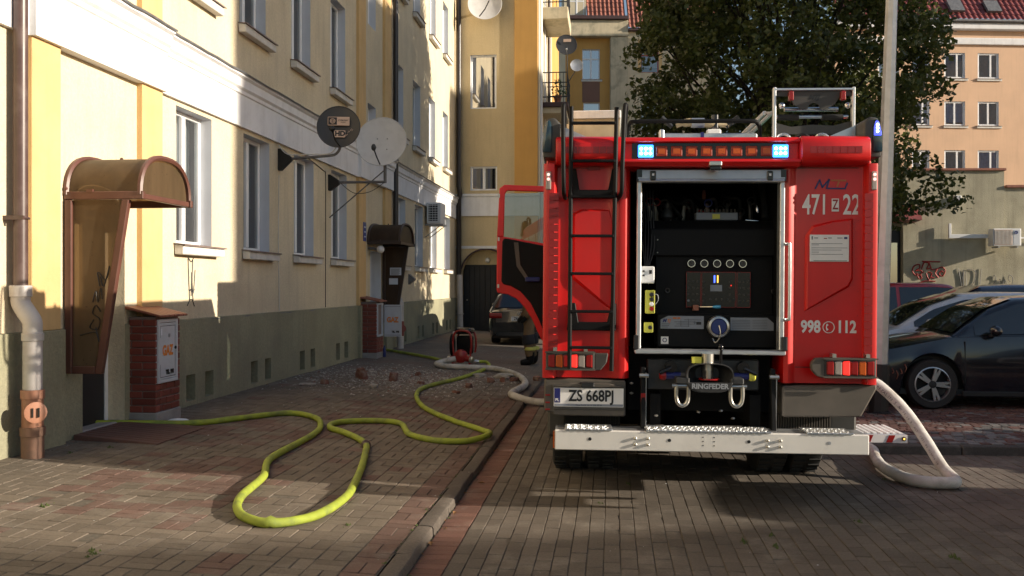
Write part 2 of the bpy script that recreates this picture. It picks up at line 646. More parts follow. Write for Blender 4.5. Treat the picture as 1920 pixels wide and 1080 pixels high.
def block_mesh(lx, ly, m, tone_key):
    """one paver: worn top, chamfered rim, sides going down into the sand"""
    key = (round(lx, 3), round(ly, 3), m.name, tone_key)
    if key not in _block:
        r = random.Random(str(key))
        h = .006
        o = [(-lx / 2, -ly / 2), (lx / 2, -ly / 2), (lx / 2, ly / 2), (-lx / 2, ly / 2)]
        q = .0028
        i = [(a * (1 - 2 * q / lx), b * (1 - 2 * q / ly)) for a, b in o]
        j = lambda: r.uniform(-.0012, .0012)
        vs = [(a, b, -.05) for a, b in o] + [(a + j(), b + j(), -.004) for a, b in o] + [(a + j(), b + j(), j() * .6) for a, b in i]
        fs = [(8, 9, 10, 11)]
        for k in range(4):
            l = (k + 1) % 4
            fs += [(k, l, 4 + l, 4 + k), (4 + k, 4 + l, 8 + l, 8 + k)]
        _block[key] = (vs, fs)
    return _block[key]


def lay(pieces, parent, name, stuff_name, limit=300):
    """pieces: (x, y, z, lx, ly, rot, tilt, material). The largest in view become parts, the rest one stuff part"""
    def seen(p):
        X, Yp, d = cam_px(p[0], p[1], p[2])
        ok = -30 < X < 1950 and Yp < 1100 and d > 1
        # behind the fire engine nothing shows
        if ok and 1050 < X < 1560 and Yp < 872: ok = False
        return (p[3] * p[4] / d ** 3) if ok else 0
    order = sorted(pieces, key=seen, reverse=True)
    meshes = {}
    for p in order[:limit]:
        key = (round(p[3], 3), round(p[4], 3), p[7].name, rnd.randrange(3))
        if key not in meshes:
            vs, fs = block_mesh(p[3], p[4], p[7], key[3])
            me = bpy.data.meshes.new(name)
            me.from_pydata(vs, [], fs)
            me.materials.append(p[7])
            meshes[key] = me
        o = bpy.data.objects.new(name, meshes[key])
        COL.objects.link(o)
        o.parent = parent
        o.location = (p[0], p[1], p[2] + U(-.0022, .0022) - (U(.003, .007) if rnd.random() < .06 else 0))
        o.rotation_euler = (U(-.006, .006), p[6] + U(-.008, .008), p[5] + U(-.012, .012))
    V, Fc, tone, mi = [], [], [], []
    mats = []
    for p in order[limit:]:
        vs, fs = block_mesh(p[3], p[4], p[7], rnd.randrange(3))
        Mx = Matrix.Translation((p[0], p[1], p[2] + U(-.002, .002))) @ Matrix.Rotation(p[6] + U(-.008, .008), 4, 'Y') @ Matrix.Rotation(p[5] + U(-.01, .01), 4, 'Z')
        n = len(V)
        V += [tuple(Mx @ Vector(v)) for v in vs]
        Fc += [tuple(i + n for i in f) for f in fs]
        t = rnd.random()
        tone += [t] * len(vs)
        if p[7] not in mats: mats.append(p[7])
        mi += [mats.index(p[7])] * len(fs)
    if V:
        me = bpy.data.meshes.new(stuff_name)
        me.from_pydata(V, [], Fc)
        for m in mats: me.materials.append(m)
        me.polygons.foreach_set('material_index', mi)
        a = me.attributes.new('tone', 'FLOAT', 'POINT')
        a.data.foreach_set('value', tone)
        o = link(stuff_name, me, parent)
        o['kind'] = 'stuff'


# pavement: basket weave, buff with red bands
ps = []
tilt = math.atan(SLOPE)
g_ = .0048


def pave_red(x, y):
    if x > KERB_X0 - .21: return True
    n = mnoise.noise((x * 1.6, y * 1.1, 3.0)) * .35
    if -4.15 < x + n * .6 < -2.62 and 5.95 < y + n < 8.3: return rnd.random() < .62
    if -4.4 < x + n < -2.9 and 8.9 < y + n * 2 < 10.6: return rnd.random() < .6
    if -3.3 < x + n < -1.6 and 10.8 < y + n * 3 < 13.2: return rnd.random() < .55
    return rnd.random() < .03


nx, ny = 19, 58
for i in range(nx):
    for j in range(ny):
        x0 = KERB_X0 - .004 - (i + 1) * .204
        y0 = 4.1 + j * .204
        m = M['paver_red'] if pave_red(x0 + .1, y0 + .1) else M['paver_buff']
        if (i + j) % 2:
            for k in range(2):
                ps.append((x0 + .1, y0 + .05 + k * .102, pave_z(x0 + .1), .2 - g_ * .6, .1 - g_, 0, tilt, m))
        else:
            for k in range(2):
                xc = x0 + .05 + k * .102
                ps.append((xc, y0 + .1, pave_z(xc), .1 - g_, .2 - g_ * .6, 0, tilt, m))
lay(ps, pavement, 'paver', 'far_pavers')

# road: red gutter course along the kerb, then running bond
ps = []
y = 3.9
while y < 16.2:
    ps.append((KERB_X1 + .012 + .1, y, 0, .2 - g_, .1 - g_ * .8, 0, 0, M['paver_gutter']))
    y += .1015
col = 0
x = KERB_X1 + .217
while x < 5.4:
    y = 3.8 + (col % 2) * .1 + U(-.01, .01)
    ymax = 16.2 if x < .5 else 10.0
    while y < ymax:
        ps.append((x + .052, y + .1, 0, .104 - g_, .2 - g_ * .7, 0, 0, M['paver_road']))
        y += .2015
    x += .1045
    col += 1
lay(ps, road, 'paver', 'far_pavers')

# kerb of single worn stones
kerb = MB().box(KERB_X0 + .01, KERB_X1 - .02, 3, 24, -.1, .03).build('kerb', M['soil'])
tag(kerb, kind='structure')
y = 3.3
ki = 0
while y < 23.5:
    L = U(.55, .8)
    m = MB()
    nxs, nys = 4, 7
    top = []
    hz = .067 + U(-.005, .005)
    sh = U(-.008, .008)
    rows = []
    for j in range(nys + 1):
        yy = y + .002 + (L - .006) * j / nys
        ed = min(j, nys - j)
        row = []
        prof = [(KERB_X0 + .003, -.04), (KERB_X0 + .003, hz - .012), (KERB_X0 + .010, hz), (-1.27, hz + .002), (-1.225, hz), (KERB_X1 - .006, hz - .006), (KERB_X1, hz - .018), (KERB_X1 + .004, -.04)]
        for q, (px, pz) in enumerate(prof):
            d = mnoise.noise((px * 22, yy * 14, ki * 3.1)) * .004 + mnoise.noise((px * 50, yy * 40, ki)) * .003
            chip = -.012 * max(0, mnoise.noise((yy * 6, ki * 7.7, 2))) * (1 if q >= 4 else .2)
            row.append((px + sh + (chip if q > 3 else 0), yy, pz + (d + chip - (.003 if ed == 0 else 0) if pz > 0 else 0)))
        rows.append(row)
    m.grid(rows)
    m.poly([p for p in rows[0]][::-1])
    m.poly([p for p in rows[-1]])
    m.build('kerb_stone', M['kerbstone'], kerb, smooth=22)
    y += L
    ki += 1

# raised parking bay with a dark kerb and old setts
g = MB()
bay = []
for i in range(25):
    t = i / 24
    xx = 2.62 + t * 9
    bay.append((xx, 10.06 + .05 * math.sin(t * 3)))
pl = bay + [(40, 10.1), (40, 27.4), (2.62, 27.4)]
g.prism(pl, 'z', -.1, .075)
parking = tag(g.build('parking_bay', M['soil']), kind='structure')
for i in range(10):
    x0 = 2.6 + i * .9
    a = 10.0 + .05 * math.sin((x0 - 2.6) / 9 * 3)
    b = 10.0 + .05 * math.sin((x0 + .9 - 2.6) / 9 * 3)
    m = MB()
    m.prism([(x0 + .006, a), (x0 + .894, b), (x0 + .894, b + .12), (x0 + .006, a + .12)], 'z', -.05, .09 + U(-.006, .006))
    m.build('kerb_stone', M['kerbdark'], parking, bevel=.015, seg=2)
ps = []
for j in range(46):
    y = 10.24 + j * .1
    x = 2.7 + (j % 2) * .05
    while x < 9.2:
        w = U(.085, .13)
        n = mnoise.noise((x * .8, y * .9, 9))
        pale = n > .08 and y < 12.2
        ps.append((x + w / 2, y + U(-.008, .008), .089 + U(-.004, .005), w - .012, .086, U(-.06, .06), 0, M['sett_grey'] if (pale and rnd.random() < .7) or rnd.random() < .12 else M['sett_red']))
        x += w
lay(ps, parking, 'sett', 'far_setts')

# ------------------------------------------------------------------ the yellow apartment house along the pavement
def wall_m(o, u, n):
    """local (u along the wall, n out of the wall, z) -> place"""
    return Matrix(((u[0], n[0], 0, o[0]), (u[1], n[1], 0, o[1]), (0, 0, 1, o[2] if len(o) > 2 else 0), (0, 0, 0, 1)))


def window(b, Mw, u0, u1, z0, z1, deep=.15, sill=True, bars=(.5,), cross=None, frame=None, curt=.6, reveal=None, sillx=.12, pane=None, cmat=None, t=.055, cdeep=.16):
    fr = frame or M['pvc']
    m = MB(Mw)
    n0, n1 = -deep - .06, -deep
    for a, c in ((u0, u0 + t), (u1 - t, u1)): m.box(a, c, n0, n1, z0, z1)
    for a, c in ((z0, z0 + t), (z1 - t, z1)): m.box(u0 + t, u1 - t, n0, n1, a, c)
    for s in bars:
        c = lerp(u0, u1, s)
        m.box(c - .045, c + .045, n0 + .004, n1 + .012, z0 + t, z1 - t)
    if cross:
        c = lerp(z0, z1, cross)
        m.box(u0 + t, u1 - t, n0 + .006, n1 + .008, c - .04, c + .04)
    w = m.build('window', fr, b, bevel=.008)
    MB(Mw).poly([(u0 + t, n0 + .03, z0 + t), (u1 - t, n0 + .03, z0 + t), (u1 - t, n0 + .03, z1 - t), (u0 + t, n0 + .03, z1 - t)][::-1]).build('pane', pane or M['pane'], w)
    # net curtain hanging in folds, dark room behind
    if curt:
        rows = []
        for zz in (z1 - .02, z1 - (z1 - z0) * curt):
            rows.append([(lerp(u0, u1, k / 40), -deep - cdeep + .012 * math.sin(k * 1.1) + .006 * math.sin(k * 2.7), zz) for k in range(41)])
        MB(Mw).grid(rows).build('curtain', cmat or M['curtain'], w, smooth=60)
    r = MB(Mw)
    r.add([(u0, 0, z0), (u0, -deep - .06, z0), (u0, -deep - .06, z1), (u0, 0, z1)], [(0, 1, 2, 3)])
    r.add([(u1, 0, z0), (u1, -deep - .06, z0), (u1, -deep - .06, z1), (u1, 0, z1)], [(3, 2, 1, 0)])
    r.add([(u0, 0, z1), (u1, 0, z1), (u1, -deep - .06, z1), (u0, -deep - .06, z1)], [(3, 2, 1, 0)])
    r.add([(u0, 0, z0), (u1, 0, z0), (u1, -deep - .06, z0), (u0, -deep - .06, z0)], [(0, 1, 2, 3)])
    r.build('reveal', reveal or M['reveal'], w)
    if sill:
        s = MB(Mw)
        s.prism([(-deep + .01, z0 + .012), (sillx, z0 - .02), (sillx, z0 - .13), (.012, z0 - .13), (.006, z0 - .03), (-deep + .01, z0 - .03)], 'x', u0 - .06, u1 + .14)
        s.build('sill', M['sill'], w, bevel=.008)
        s = MB(Mw)
        s.prism([(-deep + .02, z0 + .022), (sillx + .025, z0 - .010), (sillx + .025, z0 - .028), (sillx + .018, z0 - .028), (sillx + .018, z0 - .018), (-deep + .02, z0 + .014)], 'x', u0 - .075, u1 + .155)
        s.build('flashing', M['silltop'], w)
    return w


house = thing('apartment_house', 'long yellow rendered apartment house with white cornice band along the pavement', 'apartment house', (WALL_X, 10, .2))
HM = wall_m((WALL_X, 0), (0, 1), (1, 0))
H0, H1 = -5.0, 31.9
gw = [(11.03, 12.06), (13.15, 14.19), (15.33, 16.38), (17.45, 18.5), (22.88, 23.94), (25.12, 26.2), (27.25, 28.35), (29.6, 30.7), (5.2, 6.2), (2.6, 3.6)]
uw = [(11.0, 12.05), (13.0, 14.03), (15.2, 16.2), (17.4, 18.4), (22.8, 23.7), (24.85, 25.86), (27.1, 28.1), (29.4, 30.36), (5.2, 6.2)]
sw_ = [(24.9, 25.86), (27.18, 28.2), (29.45, 30.4), (22.8, 23.7), (17.4, 18.4), (15.2, 16.2), (13, 14)]
holes = [(a, b, 2.2, 3.86) for a, b in gw] + [(a, b, 5.37, 7.12) for a, b in uw] + [(a, b, 8.9, 10.55) for a, b in sw_]
holes += [(20.15, 20.85, 7.32, 8.5), (20.15, 20.85, 4.85, 5.62)]
DOORS = [(8.92, 9.74), (20.35, 21.2)]
holes += [(a, b, 1.28, 2.45) for a, b in DOORS]
m = MB().holed(WALL_X, H0, H1, 1.28, 12.6, holes, .2)
m.build('wall', M['stucco'], house)
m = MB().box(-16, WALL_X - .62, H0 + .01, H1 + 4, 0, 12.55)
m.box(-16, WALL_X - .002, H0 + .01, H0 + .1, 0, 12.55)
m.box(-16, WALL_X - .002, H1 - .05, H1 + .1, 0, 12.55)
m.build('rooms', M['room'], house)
m = MB()
m.prism([(WALL_X + .5, 12.5), (-16.4, 12.5), (-16.4, 12.7), (-10.5, 16), (WALL_X + .5, 12.72)], 'y', H0, H1 + .2)
m.build('roof', M['tilecap'], house)
# plinth, standing a little proud, with cellar vents
vents = []
for a, b in gw[:8]:
    vents += [(a + .2, a + .46), (b - .28, b - .02)]
vh = [(a, b, .28, .60) for a, b in vents] + [(a, b, 0, 1.28) for a, b in DOORS]
PX = WALL_X + .035
m = MB().holed(PX, H0, H1, -.1, 1.28, vh, .2)
for a, b in [(H0, DOORS[0][0]), (DOORS[0][1], DOORS[1][0]), (DOORS[1][1], H1)]:
    m.poly([(PX, a, 1.28), (PX, b, 1.28), (WALL_X - .01, b, 1.29), (WALL_X - .01, a, 1.29)])
for a, b in vents:   # vent reveals
    d = PX - .2
    m.poly([(PX, a, .28), (PX, a, .6), (d, a, .6), (d, a, .28)])
    m.poly([(PX, b, .28), (d, b, .28), (d, b, .6), (PX, b, .6)])
    m.poly([(PX, a, .6), (PX, b, .6), (d, b, .6), (d, a, .6)])
    m.poly([(PX, a, .28), (d, a, .28), (d, b, .28), (PX, b, .28)])
m.build('plinth', M['plinth'], house)
for a, b in vents:
    m = MB().box(PX - .21, PX - .19, a, b, .28, .6)
    for k in range(7):
        z = .31 + k * .042
        m.prism([(PX - .19, z), (PX - .15, z + .012), (PX - .15, z + .02), (PX - .19, z + .03)], 'y', a + .012, b - .012)
    m.build('vent_grille', M['gutter_grey'], house)
for a, b in gw[:8]: window(house, HM, a, b, 2.2, 3.86)
for a, b in uw[:8]: window(house, HM, a, b, 5.37, 7.12, curt=U(.5, .95))
for a, b in sw_[:4]: window(house, HM, a, b, 8.9, 10.55)
window(house, HM, 20.15, 20.85, 7.32, 8.5, bars=(), sill=False, curt=0)
window(house, HM, 20.15, 20.85, 4.85, 5.62, bars=(), sill=False, curt=0)
# pilasters either side of each entrance, wide band and cornice
for a, b in ((8.05, 8.5), (10.07, 10.55), (19.22, 19.75), (21.5, 22.12)):
    m = MB().box(WALL_X - .01, WALL_X + .066, a, b, 1.288, 3.925)
    m.box(WALL_X - .01, WALL_X + .066, a, b, 4.66, 12.4)
    m.build('pilaster', M['ochre'], house, bevel=.006)
    MB().box(WALL_X - .01, WALL_X + .105, a - .02, b + .02, -.1, 1.286).build('pilaster_base', M['plinth'], house, bevel=.008)


def band(a, b, d):
    x = WALL_X + d
    pts = [(WALL_X - .01, 3.92), (x, 3.92), (x, 4.36), (x + .02, 4.375), (x + .022, 4.42), (x + .055, 4.45), (x + .06, 4.56), (x + .1, 4.585), (x + .1, 4.62), (WALL_X - .01, 4.66)]
    MB().prism(pts, 'y', a, b).build('cornice', M['cornice'], house)
    m = MB()
    n = max(3, int((b - a) / .25))
    rows = [[], [], [], []]
    for i in range(n + 1):
        yy = lerp(a - .005, b + .005, i / n)
        w = U(-.006, .008)
        for r_, p in zip(rows, ((x + .118, 4.606 + w), (x + .124, 4.632 + w), (x + .05, 4.668 + w * .6), (WALL_X - .005, 4.69))):
            r_.append((p[0], yy, p[1]))
    m.grid(rows[::-1])
    m.build('flashing', M['gutter_grey'], house, smooth=40)


band(H0, 8.03, .05)
band(8.03, 10.57, .115)
band(10.57, 19.2, .05)
band(19.2, 22.14, .115)
band(22.14, H1 - .002, .05)
# hairline cracks and flaking along the top of the plinth
for c0, ln in ((11.9, .5), (13.0, .35), (14.4, .9), (16.0, .4), (17.2, .7), (18.4, .5), (23.4, .9), (26.0, .8), (28.8, .6), (7.0, .5)):
    n = 9
    up_ = [(WALL_X + .0385, c0 + ln * k / n, 1.272 + U(-.004, .008)) for k in range(n + 1)]
    lo_ = [(WALL_X + .0385, p[1] + U(-.01, .01), p[2] - U(.004, .022) * math.sin(PI * k / n)) for k, p in enumerate(up_)]
    MB().grid([lo_, up_]).build('flaked_edge', M['gutter_grey'], house)
# entrance doors in their recesses
for i, (a, b) in enumerate(DOORS):
    zb = pave_z(WALL_X) - .03
    m = MB()
    d = WALL_X - (.15 if i == 0 else .42)
    m.poly([(WALL_X + .036, a, zb), (WALL_X + .036, a, 2.45), (d, a, 2.45), (d, a, zb)])
    m.poly([(WALL_X + .036, b, zb), (d, b, zb), (d, b, 2.45), (WALL_X + .036, b, 2.45)])
    m.poly([(WALL_X, a, 2.45), (WALL_X, b, 2.45), (d, b, 2.45), (d, a, 2.45)])
    m.build('door_reveal', M['stucco'] if i == 0 else M['reveal'], house)
    dr = MB().box(d - .05, d - .01, a + .06, b - .06, zb, 2.38).build('door', M['darkdoor'] if i == 0 else M['white'], house, bevel=.004)
    m = MB()
    for q, s in ((a, a + .06), (b - .06, b)): m.box(d - .06, d, q, s, zb, 2.45)
    m.box(d - .06, d, a + .06, b - .06, 2.38, 2.45)
    m.build('frame', M['pvc'], dr)
    m = MB().cyl((d, b - .14, 1.25), (d + .05, b - .14, 1.25), .012, 8).cyl((d + .05, b - .15, 1.25), (d + .05, b - .27, 1.25), .01, 8)
    m.build('handle', M['chrome'], dr)
    m = MB().box(d, WALL_X + .03, a + .002, b - .002, .05, pave_z(WALL_X) + .05)
    m.build('step', M['concrete'], house, bevel=.012)


# ------------------------------------------------------------------ door canopies
def canopy(label, v0, v1, x1, zleg, ztop, panel_v, panel_x, mm, pp, tag_lines=True):
    c = thing('door_canopy', label, 'canopy', (WALL_X, (v0 + v1) / 2, zleg), group='barrel canopies over the entrances')
    vm, hw = (v0 + v1) / 2, (v1 - v0) / 2
    hz = ztop - zleg
    n = 18

    def arc(x, r=0.0):
        out = []
        for k in range(n + 1):
            a = PI * k / n
            # flattened barrel: steep sides
            cy = math.copysign(abs(math.cos(a)) ** .8, math.cos(a))
            out.append((x, vm - (hw + r) * cy, zleg + (hz + r) * math.sin(a) ** .85))
        return out
    rows = [arc(lerp(WALL_X + .02, x1, k / 4)) for k in range(5)]
    MB().grid(rows).build('roof_sheet', pp, c, smooth=60)
    m = MB()
    for x in (WALL_X + .025, x1 - .01): MB().tube(arc(x, .008), .028, 6).build('arch_frame', mm, c, smooth=40)
    for v in (v0, v1): MB().box(WALL_X + .01, x1 + .03, v - .025, v + .025, zleg - .045, zleg + .03).build('side_rail', mm, c, bevel=.006)
    MB().box(x1 - .03, x1 + .012, v0 + .03, v1 - .03, zleg - .04, zleg + .012).build('front_rail', mm, c, bevel=.006)
    # filled front of the arch
    m = MB()
    m.poly(arc(x1 - .02, -.03))
    m.build('end_panel', pp, c)
    # hanging wind screen with a slanting outer post
    zb = .86
    px0, px1t, px1b = WALL_X + .02, panel_x, panel_x - .27
    v = panel_v
    m = MB()
    m.box(px0, px0 + .07, v - .03, v + .03, zb, zleg - .05)
    m.prism([(px1t - .05, zleg - .05), (px1t + .02, zleg - .05), (px1b + .02, zb), (px1b - .05, zb)], 'y', v - .03, v + .03)
    m.box(px0 + .07, px1b - .05, v - .03, v + .03, zb, zb + .07)
    m.build('screen_frame', mm, c, bevel=.006)
    MB().poly([(px0 + .06, v, zb + .06), (px1b - .04, v, zb + .06), (px1t - .04, v, zleg - .05), (px0 + .06, v, zleg - .05)]).build('screen_pane', pp, c)
    m = MB()
    m.ball((WALL_X + .3, vm, ztop + .015), .018, 8).ball((WALL_X + .03, v0 - .02, zleg + .06), .02, 8)
    m.box(WALL_X + .24, WALL_X + .3, v0 - .03, v0 + .01, zleg + .02, zleg + .05)
    m.build('bolt', mm, c)
    return c


M['poly1'] = M['poly']
can1 = canopy('brown barrel canopy with amber panels over the doorway beside the brown downpipe', 8.66, 9.70, -4.41, 2.56, 2.95, 8.66, -4.54, M['brown_metal'], M['poly'])
can2 = canopy('dark brown barrel canopy with notices over the far doorway', 20.08, 21.50, -4.46, 2.62, 3.03, 21.42, -4.58, M['brown_dark'], M['poly_dark'])
# scrawl on the wind screen of the near canopy
m = MB()
S = lambda a, b: (lerp(-5.05, -4.66, a), 8.66 - .012, lerp(1.15, 1.9, b))
for st in ([(.1, .1), (.25, .12), (.5, .14), (.58, .02), (.5, .2)], [(.45, .3), (.35, .2), (.55, .18), (.6, .3), (.42, .38), (.5, .48), (.62, .4)], [(.42, .52), (.5, .66), (.55, .52), (.62, .7), (.66, .56)],
           [(.6, .72), (.55, .9), (.75, .8), (.85, .98), (.7, .72), (.62, .84)]):
    m.tube(spline([S(*p) for p in st], 5), .006, 5)
m.build('scrawl', M['black'], can1)
for z0, z1, x0, x1 in ((1.93, 2.1, -4.98, -4.72), (1.72, 1.86, -5.0, -4.8)):
    MB().box(x0, x1, 21.38, 21.386, z0, z1).build('notice', M['paper'], can2)
m = MB()
for k in range(6): m.box(-4.96, -4.74 - U(0, .05), 21.377, 21.379, 1.945 + k * .024, 1.95 + k * .024 + .004)
m.build('notice_print', M['black'], can2)
lamp = thing('dome_lamp', 'white round lamp globe under the dark far canopy', 'lamp', (-4.95, 20.3, 2.45))
MB().ball((-4.9, 20.15, 2.47), .085, 14).build('globe', M['white'], lamp, smooth=60)
MB().cyl((-5.16, 20.15, 2.5), (-4.96, 20.15, 2.48), .03, 10).build('arm', M['gutter_grey'], lamp)

# brown ribbed ramp at the near doorway
M['ramp'] = mat('brown_ramp_boards', (.105, .05, .038), .7, var=.2, scale=8, bump=.3, rand=.2)
mr = thing('door_ramp', 'low red-brown ribbed ramp in front of the near doorway', 'ramp', (-4.8, 9.3, .23))
xa, xb, ya, yb = -5.12, -4.28, 8.72, 9.82
for k in range(11):
    a = lerp(ya, yb, k / 11)
    b = lerp(ya, yb, (k + 1) / 11) - .012
    MB().prism([(xa, .2), (xb, pave_z(xb) - .005), (xb, pave_z(xb) + .012), (xa, pave_z(xa) + .05)], 'y', a, b).build('board', M['ramp'], mr, bevel=.004)


# ------------------------------------------------------------------ brick gas cabinets
def gas_cabinet(label, v0, v1, xf, zb, zt, is_open, grp='brick gas cabinets'):
    c = thing('gas_cabinet', label, 'gas cabinet', (WALL_X + .15, (v0 + v1) / 2, zb), group=grp)
    x0 = WALL_X + .02
    MB().box(x0, xf - .015, v0 + .015, v1 - .015, zb, zt).build('mortar_core', M['mortar'], c)
    MB().box(x0, xf + .012, v0 - .012, v1 + .012, zb - .1, zb + .09).build('foot', M['concrete'], c, bevel=.01)
    pitch = .0775
    rows = int((zt - zb - .09) / pitch)
    dz0, dz1 = zt - .72, zt - .03
    for r in range(rows):
        z0 = zb + .094 + r * pitch
        z1 = z0 + pitch - .011
        j = .006
        w = xf - x0
        cuts = [x0, x0 + w * .5, xf] if r % 2 == 0 else [x0, x0 + w * .1, xf]
        for a, b in zip(cuts, cuts[1:]):
            MB().box(a + j, b - (j if b < xf else 0), v0 + U(-.002, .002), v0 + .1, z0, z1).build('brick', M['brick'], c, bevel=.006)
        ys = [v0 + .104, v0 + .25, v0 + .44, v1] if r % 2 else [v0 + .104, v0 + .17, v0 + .36, v1]
        for a, b in zip(ys, ys[1:]):
            if b - a < .03: continue
            if z1 > dz0 and z0 < dz1:      # beside the metal door only the corner strips remain
                if b < v1: continue
                a = max(a, v1 - .09)
            MB().box(xf - .1, xf + U(-.002, .002), a + j, b - (j if b < v1 else 0), z0, z1).build('brick', M['brick'], c, bevel=.006)
    # clay tiled cap sloping to the street
    k = 6
    for i in range(k):
        a, b = lerp(v0 - .05, v1 + .05, i / k), lerp(v0 - .05, v1 + .05, (i + 1) / k) - .006
        MB().prism([(WALL_X + .005, zt + .12), (xf + .075, zt + .02), (xf + .075, zt - .005), (WALL_X + .005, zt + .085)], 'y', a, b).build('cap_tile', M['tilecap'], c, bevel=.008, seg=2)
    fm = MB()
    d0, d1 = v0 + .02, v1 - .09
    for a, b, e, f in ((d0, d0 + .035, dz0, dz1), (d1 - .035, d1, dz0, dz1), (d0 + .035, d1 - .035, dz0, dz0 + .035), (d0 + .035, d1 - .035, dz1 - .035, dz1)):
        fm.box(xf - .02, xf + .022, a, b, e, f)
    fm.build('door_frame', M['gasdoor'], c, bevel=.004)
    return c, d0, d1, dz0, dz1


XF1 = -4.85
g1, d0, d1, dz0, dz1 = gas_cabinet('red brick gas cabinet with closed grey door beside the near canopy', 9.85, 10.42, XF1, .24, 1.36, False)
dr = MB().box(XF1, XF1 + .014, d0 + .04, d1 - .04, dz0 + .04, dz1 - .04).build('door', M['gasdoor'], g1, bevel=.003)
m = MB()
for a, b, e, f in ((d0 + .05, d1 - .05, dz1 - .075, dz1 - .07), (d0 + .05, d1 - .05, dz0 + .06, dz0 + .066), (d1 - .062, d1 - .058, dz0 + .06, dz1 - .07), (d0 + .05, d0 + .054, dz0 + .06, dz0 + .2), (d0 + .05, d0 + .054, dz1 - .2, dz1 - .07)):
    m.box(XF1 + .0145, XF1 + .0155, a, b, e, f)
m.build('door_gap', M['black'], dr)
dm = (d0 + d1) / 2
lettering('GAZ', (XF1 + .017, dm - .01, dz0 + .345), (0, 1, 0), (0, 0, 1), .15, M['orange_paint'], dr, xs=.8, weight=.008)
lettering('TEL. 998', (XF1 + .017, dm + .04, dz0 + .11), (0, 1, 0), (0, 0, 1), .062, M['black'], dr, xs=.85, weight=.006)
MB().cyl((XF1 + .01, d1 - .055, dz0 + .37), (XF1 + .025, d1 - .055, dz0 + .37), .018, 10).build('lock', M['black'], dr)
MB().box(XF1 + .0145, XF1 + .017, d0 + .055, d0 + .09, dz1 - .17, dz1 - .1).build('sticker', M['paper'], dr)
MB().box(XF1 + .0145, XF1 + .0165, dm + .01, dm + .05, dz1 - .2, dz1 - .16).build('sticker', M['steel'], dr)

XF2 = -4.78
g2, d0, d1, dz0, dz1 = gas_cabinet('red brick gas cabinet with its grey door swung open by the far doorway', 19.32, 19.9, XF2, .22, 1.36, True)
MB().box(XF2 - .12, XF2 - .11, d0 + .04, d1 - .04, dz0 + .04, dz1 - .04).build('inner_panel', M['black'], g2)
dr = MB().box(XF2 + .03, XF2 + .40, 19.86, 19.88, dz0 - .02, dz1 - .04).build('door', M['gasdoor'], g2, bevel=.003)
m = MB()
for a, b, e, f in ((.03, .40, 0, .02), (.03, .40, -.02, 0)): pass
m.box(XF2 + .05, XF2 + .38, 19.857, 19.859, dz0 + .01, dz0 + .016).box(XF2 + .05, XF2 + .38, 19.857, 19.859, dz1 - .08, dz1 - .074)
m.build('door_gap', M['black'], dr)
lettering('GAZ', (XF2 + .21, 19.855, dz0 + .33), (1, 0, 0), (0, 0, 1), .15, M['orange_paint'], dr, xs=.8, weight=.007)
lettering('TEL. 998', (XF2 + .27, 19.855, dz0 + .08), (1, 0, 0), (0, 0, 1), .055, M['black'], dr, xs=.8, weight=.004)

# ------------------------------------------------------------------ downpipes
def sleeve(m, x, y, z, r, h): m.lathe([(r, 0), (r + .008, .004), (r + .008, h - .004), (r, h)], (x, y, z), (0, 0, 1), 18)


dp = thing('downpipe', 'brown downpipe with pale plastic elbow and orange inspection piece at the left edge', 'downpipe', (-4.97, 7.83, .24))
px, py = -5.08, 7.83
m = MB().cyl((px, py, 1.68), (px, py, 12.4), .06, 18)
m.build('upper_pipe', M['pipe_brown'], dp, smooth=50)
m = MB()
m.torus((px, py, 2.28), (0, 0, 1), .066, .011, 20, 6)
m.box(px - .1, px + .085, py - .1, py - .075, 2.262, 2.298)
m.build('clamp', M['pipe_brown'], dp)
m = MB().tube(spline([(px, py, 1.7), (px, py, 1.6), (px + .01, py, 1.53), (px + .1, py, 1.4), (px + .11, py, 1.33), (px + .11, py, 1.2), (px + .11, py, .76)], 4), .08, 18)
sleeve(m, px, py, 1.6, .084, .1)
sleeve(m, px + .11, py, 1.22, .082, .07)
m.build('lower_pipe', M['pipe_white'], dp, smooth=50)
m = MB().cyl((px + .11, py, .47), (px + .11, py, .80), .088, 18)
sleeve(m, px + .11, py, .72, .09, .08)
m.cyl((px + .13, py - .02, .62), (px + .21, py - .12, .62), .078, 18)
m.build('inspection_piece', M['pipe_orange'], dp, smooth=50)
mm_ = MB().lathe([(.09, 0), (.09, .03), (.07, .035), (0, .035)], (px + .21, py - .12, .62), (.08, -.1, 0), 18)
mm_.build('inspection_cap', M['pipe_orange'], dp, smooth=50)
m = MB()
cx, cy = px + .235, py - .151
for s in (-1, 1): m.box(cx + s * .02 - .004, cx + s * .02 + .004, cy - .012 + s * .013, cy + .004 + s * .013, .58, .66)
m.build('cap_slot', M['black'], dp)
m = MB().cyl((px + .11, py, .1), (px + .11, py, .48), .093, 18)
sleeve(m, px + .11, py, .40, .094, .08)
m.build('ground_pipe', M['pipe_clay'], dp, smooth=50)

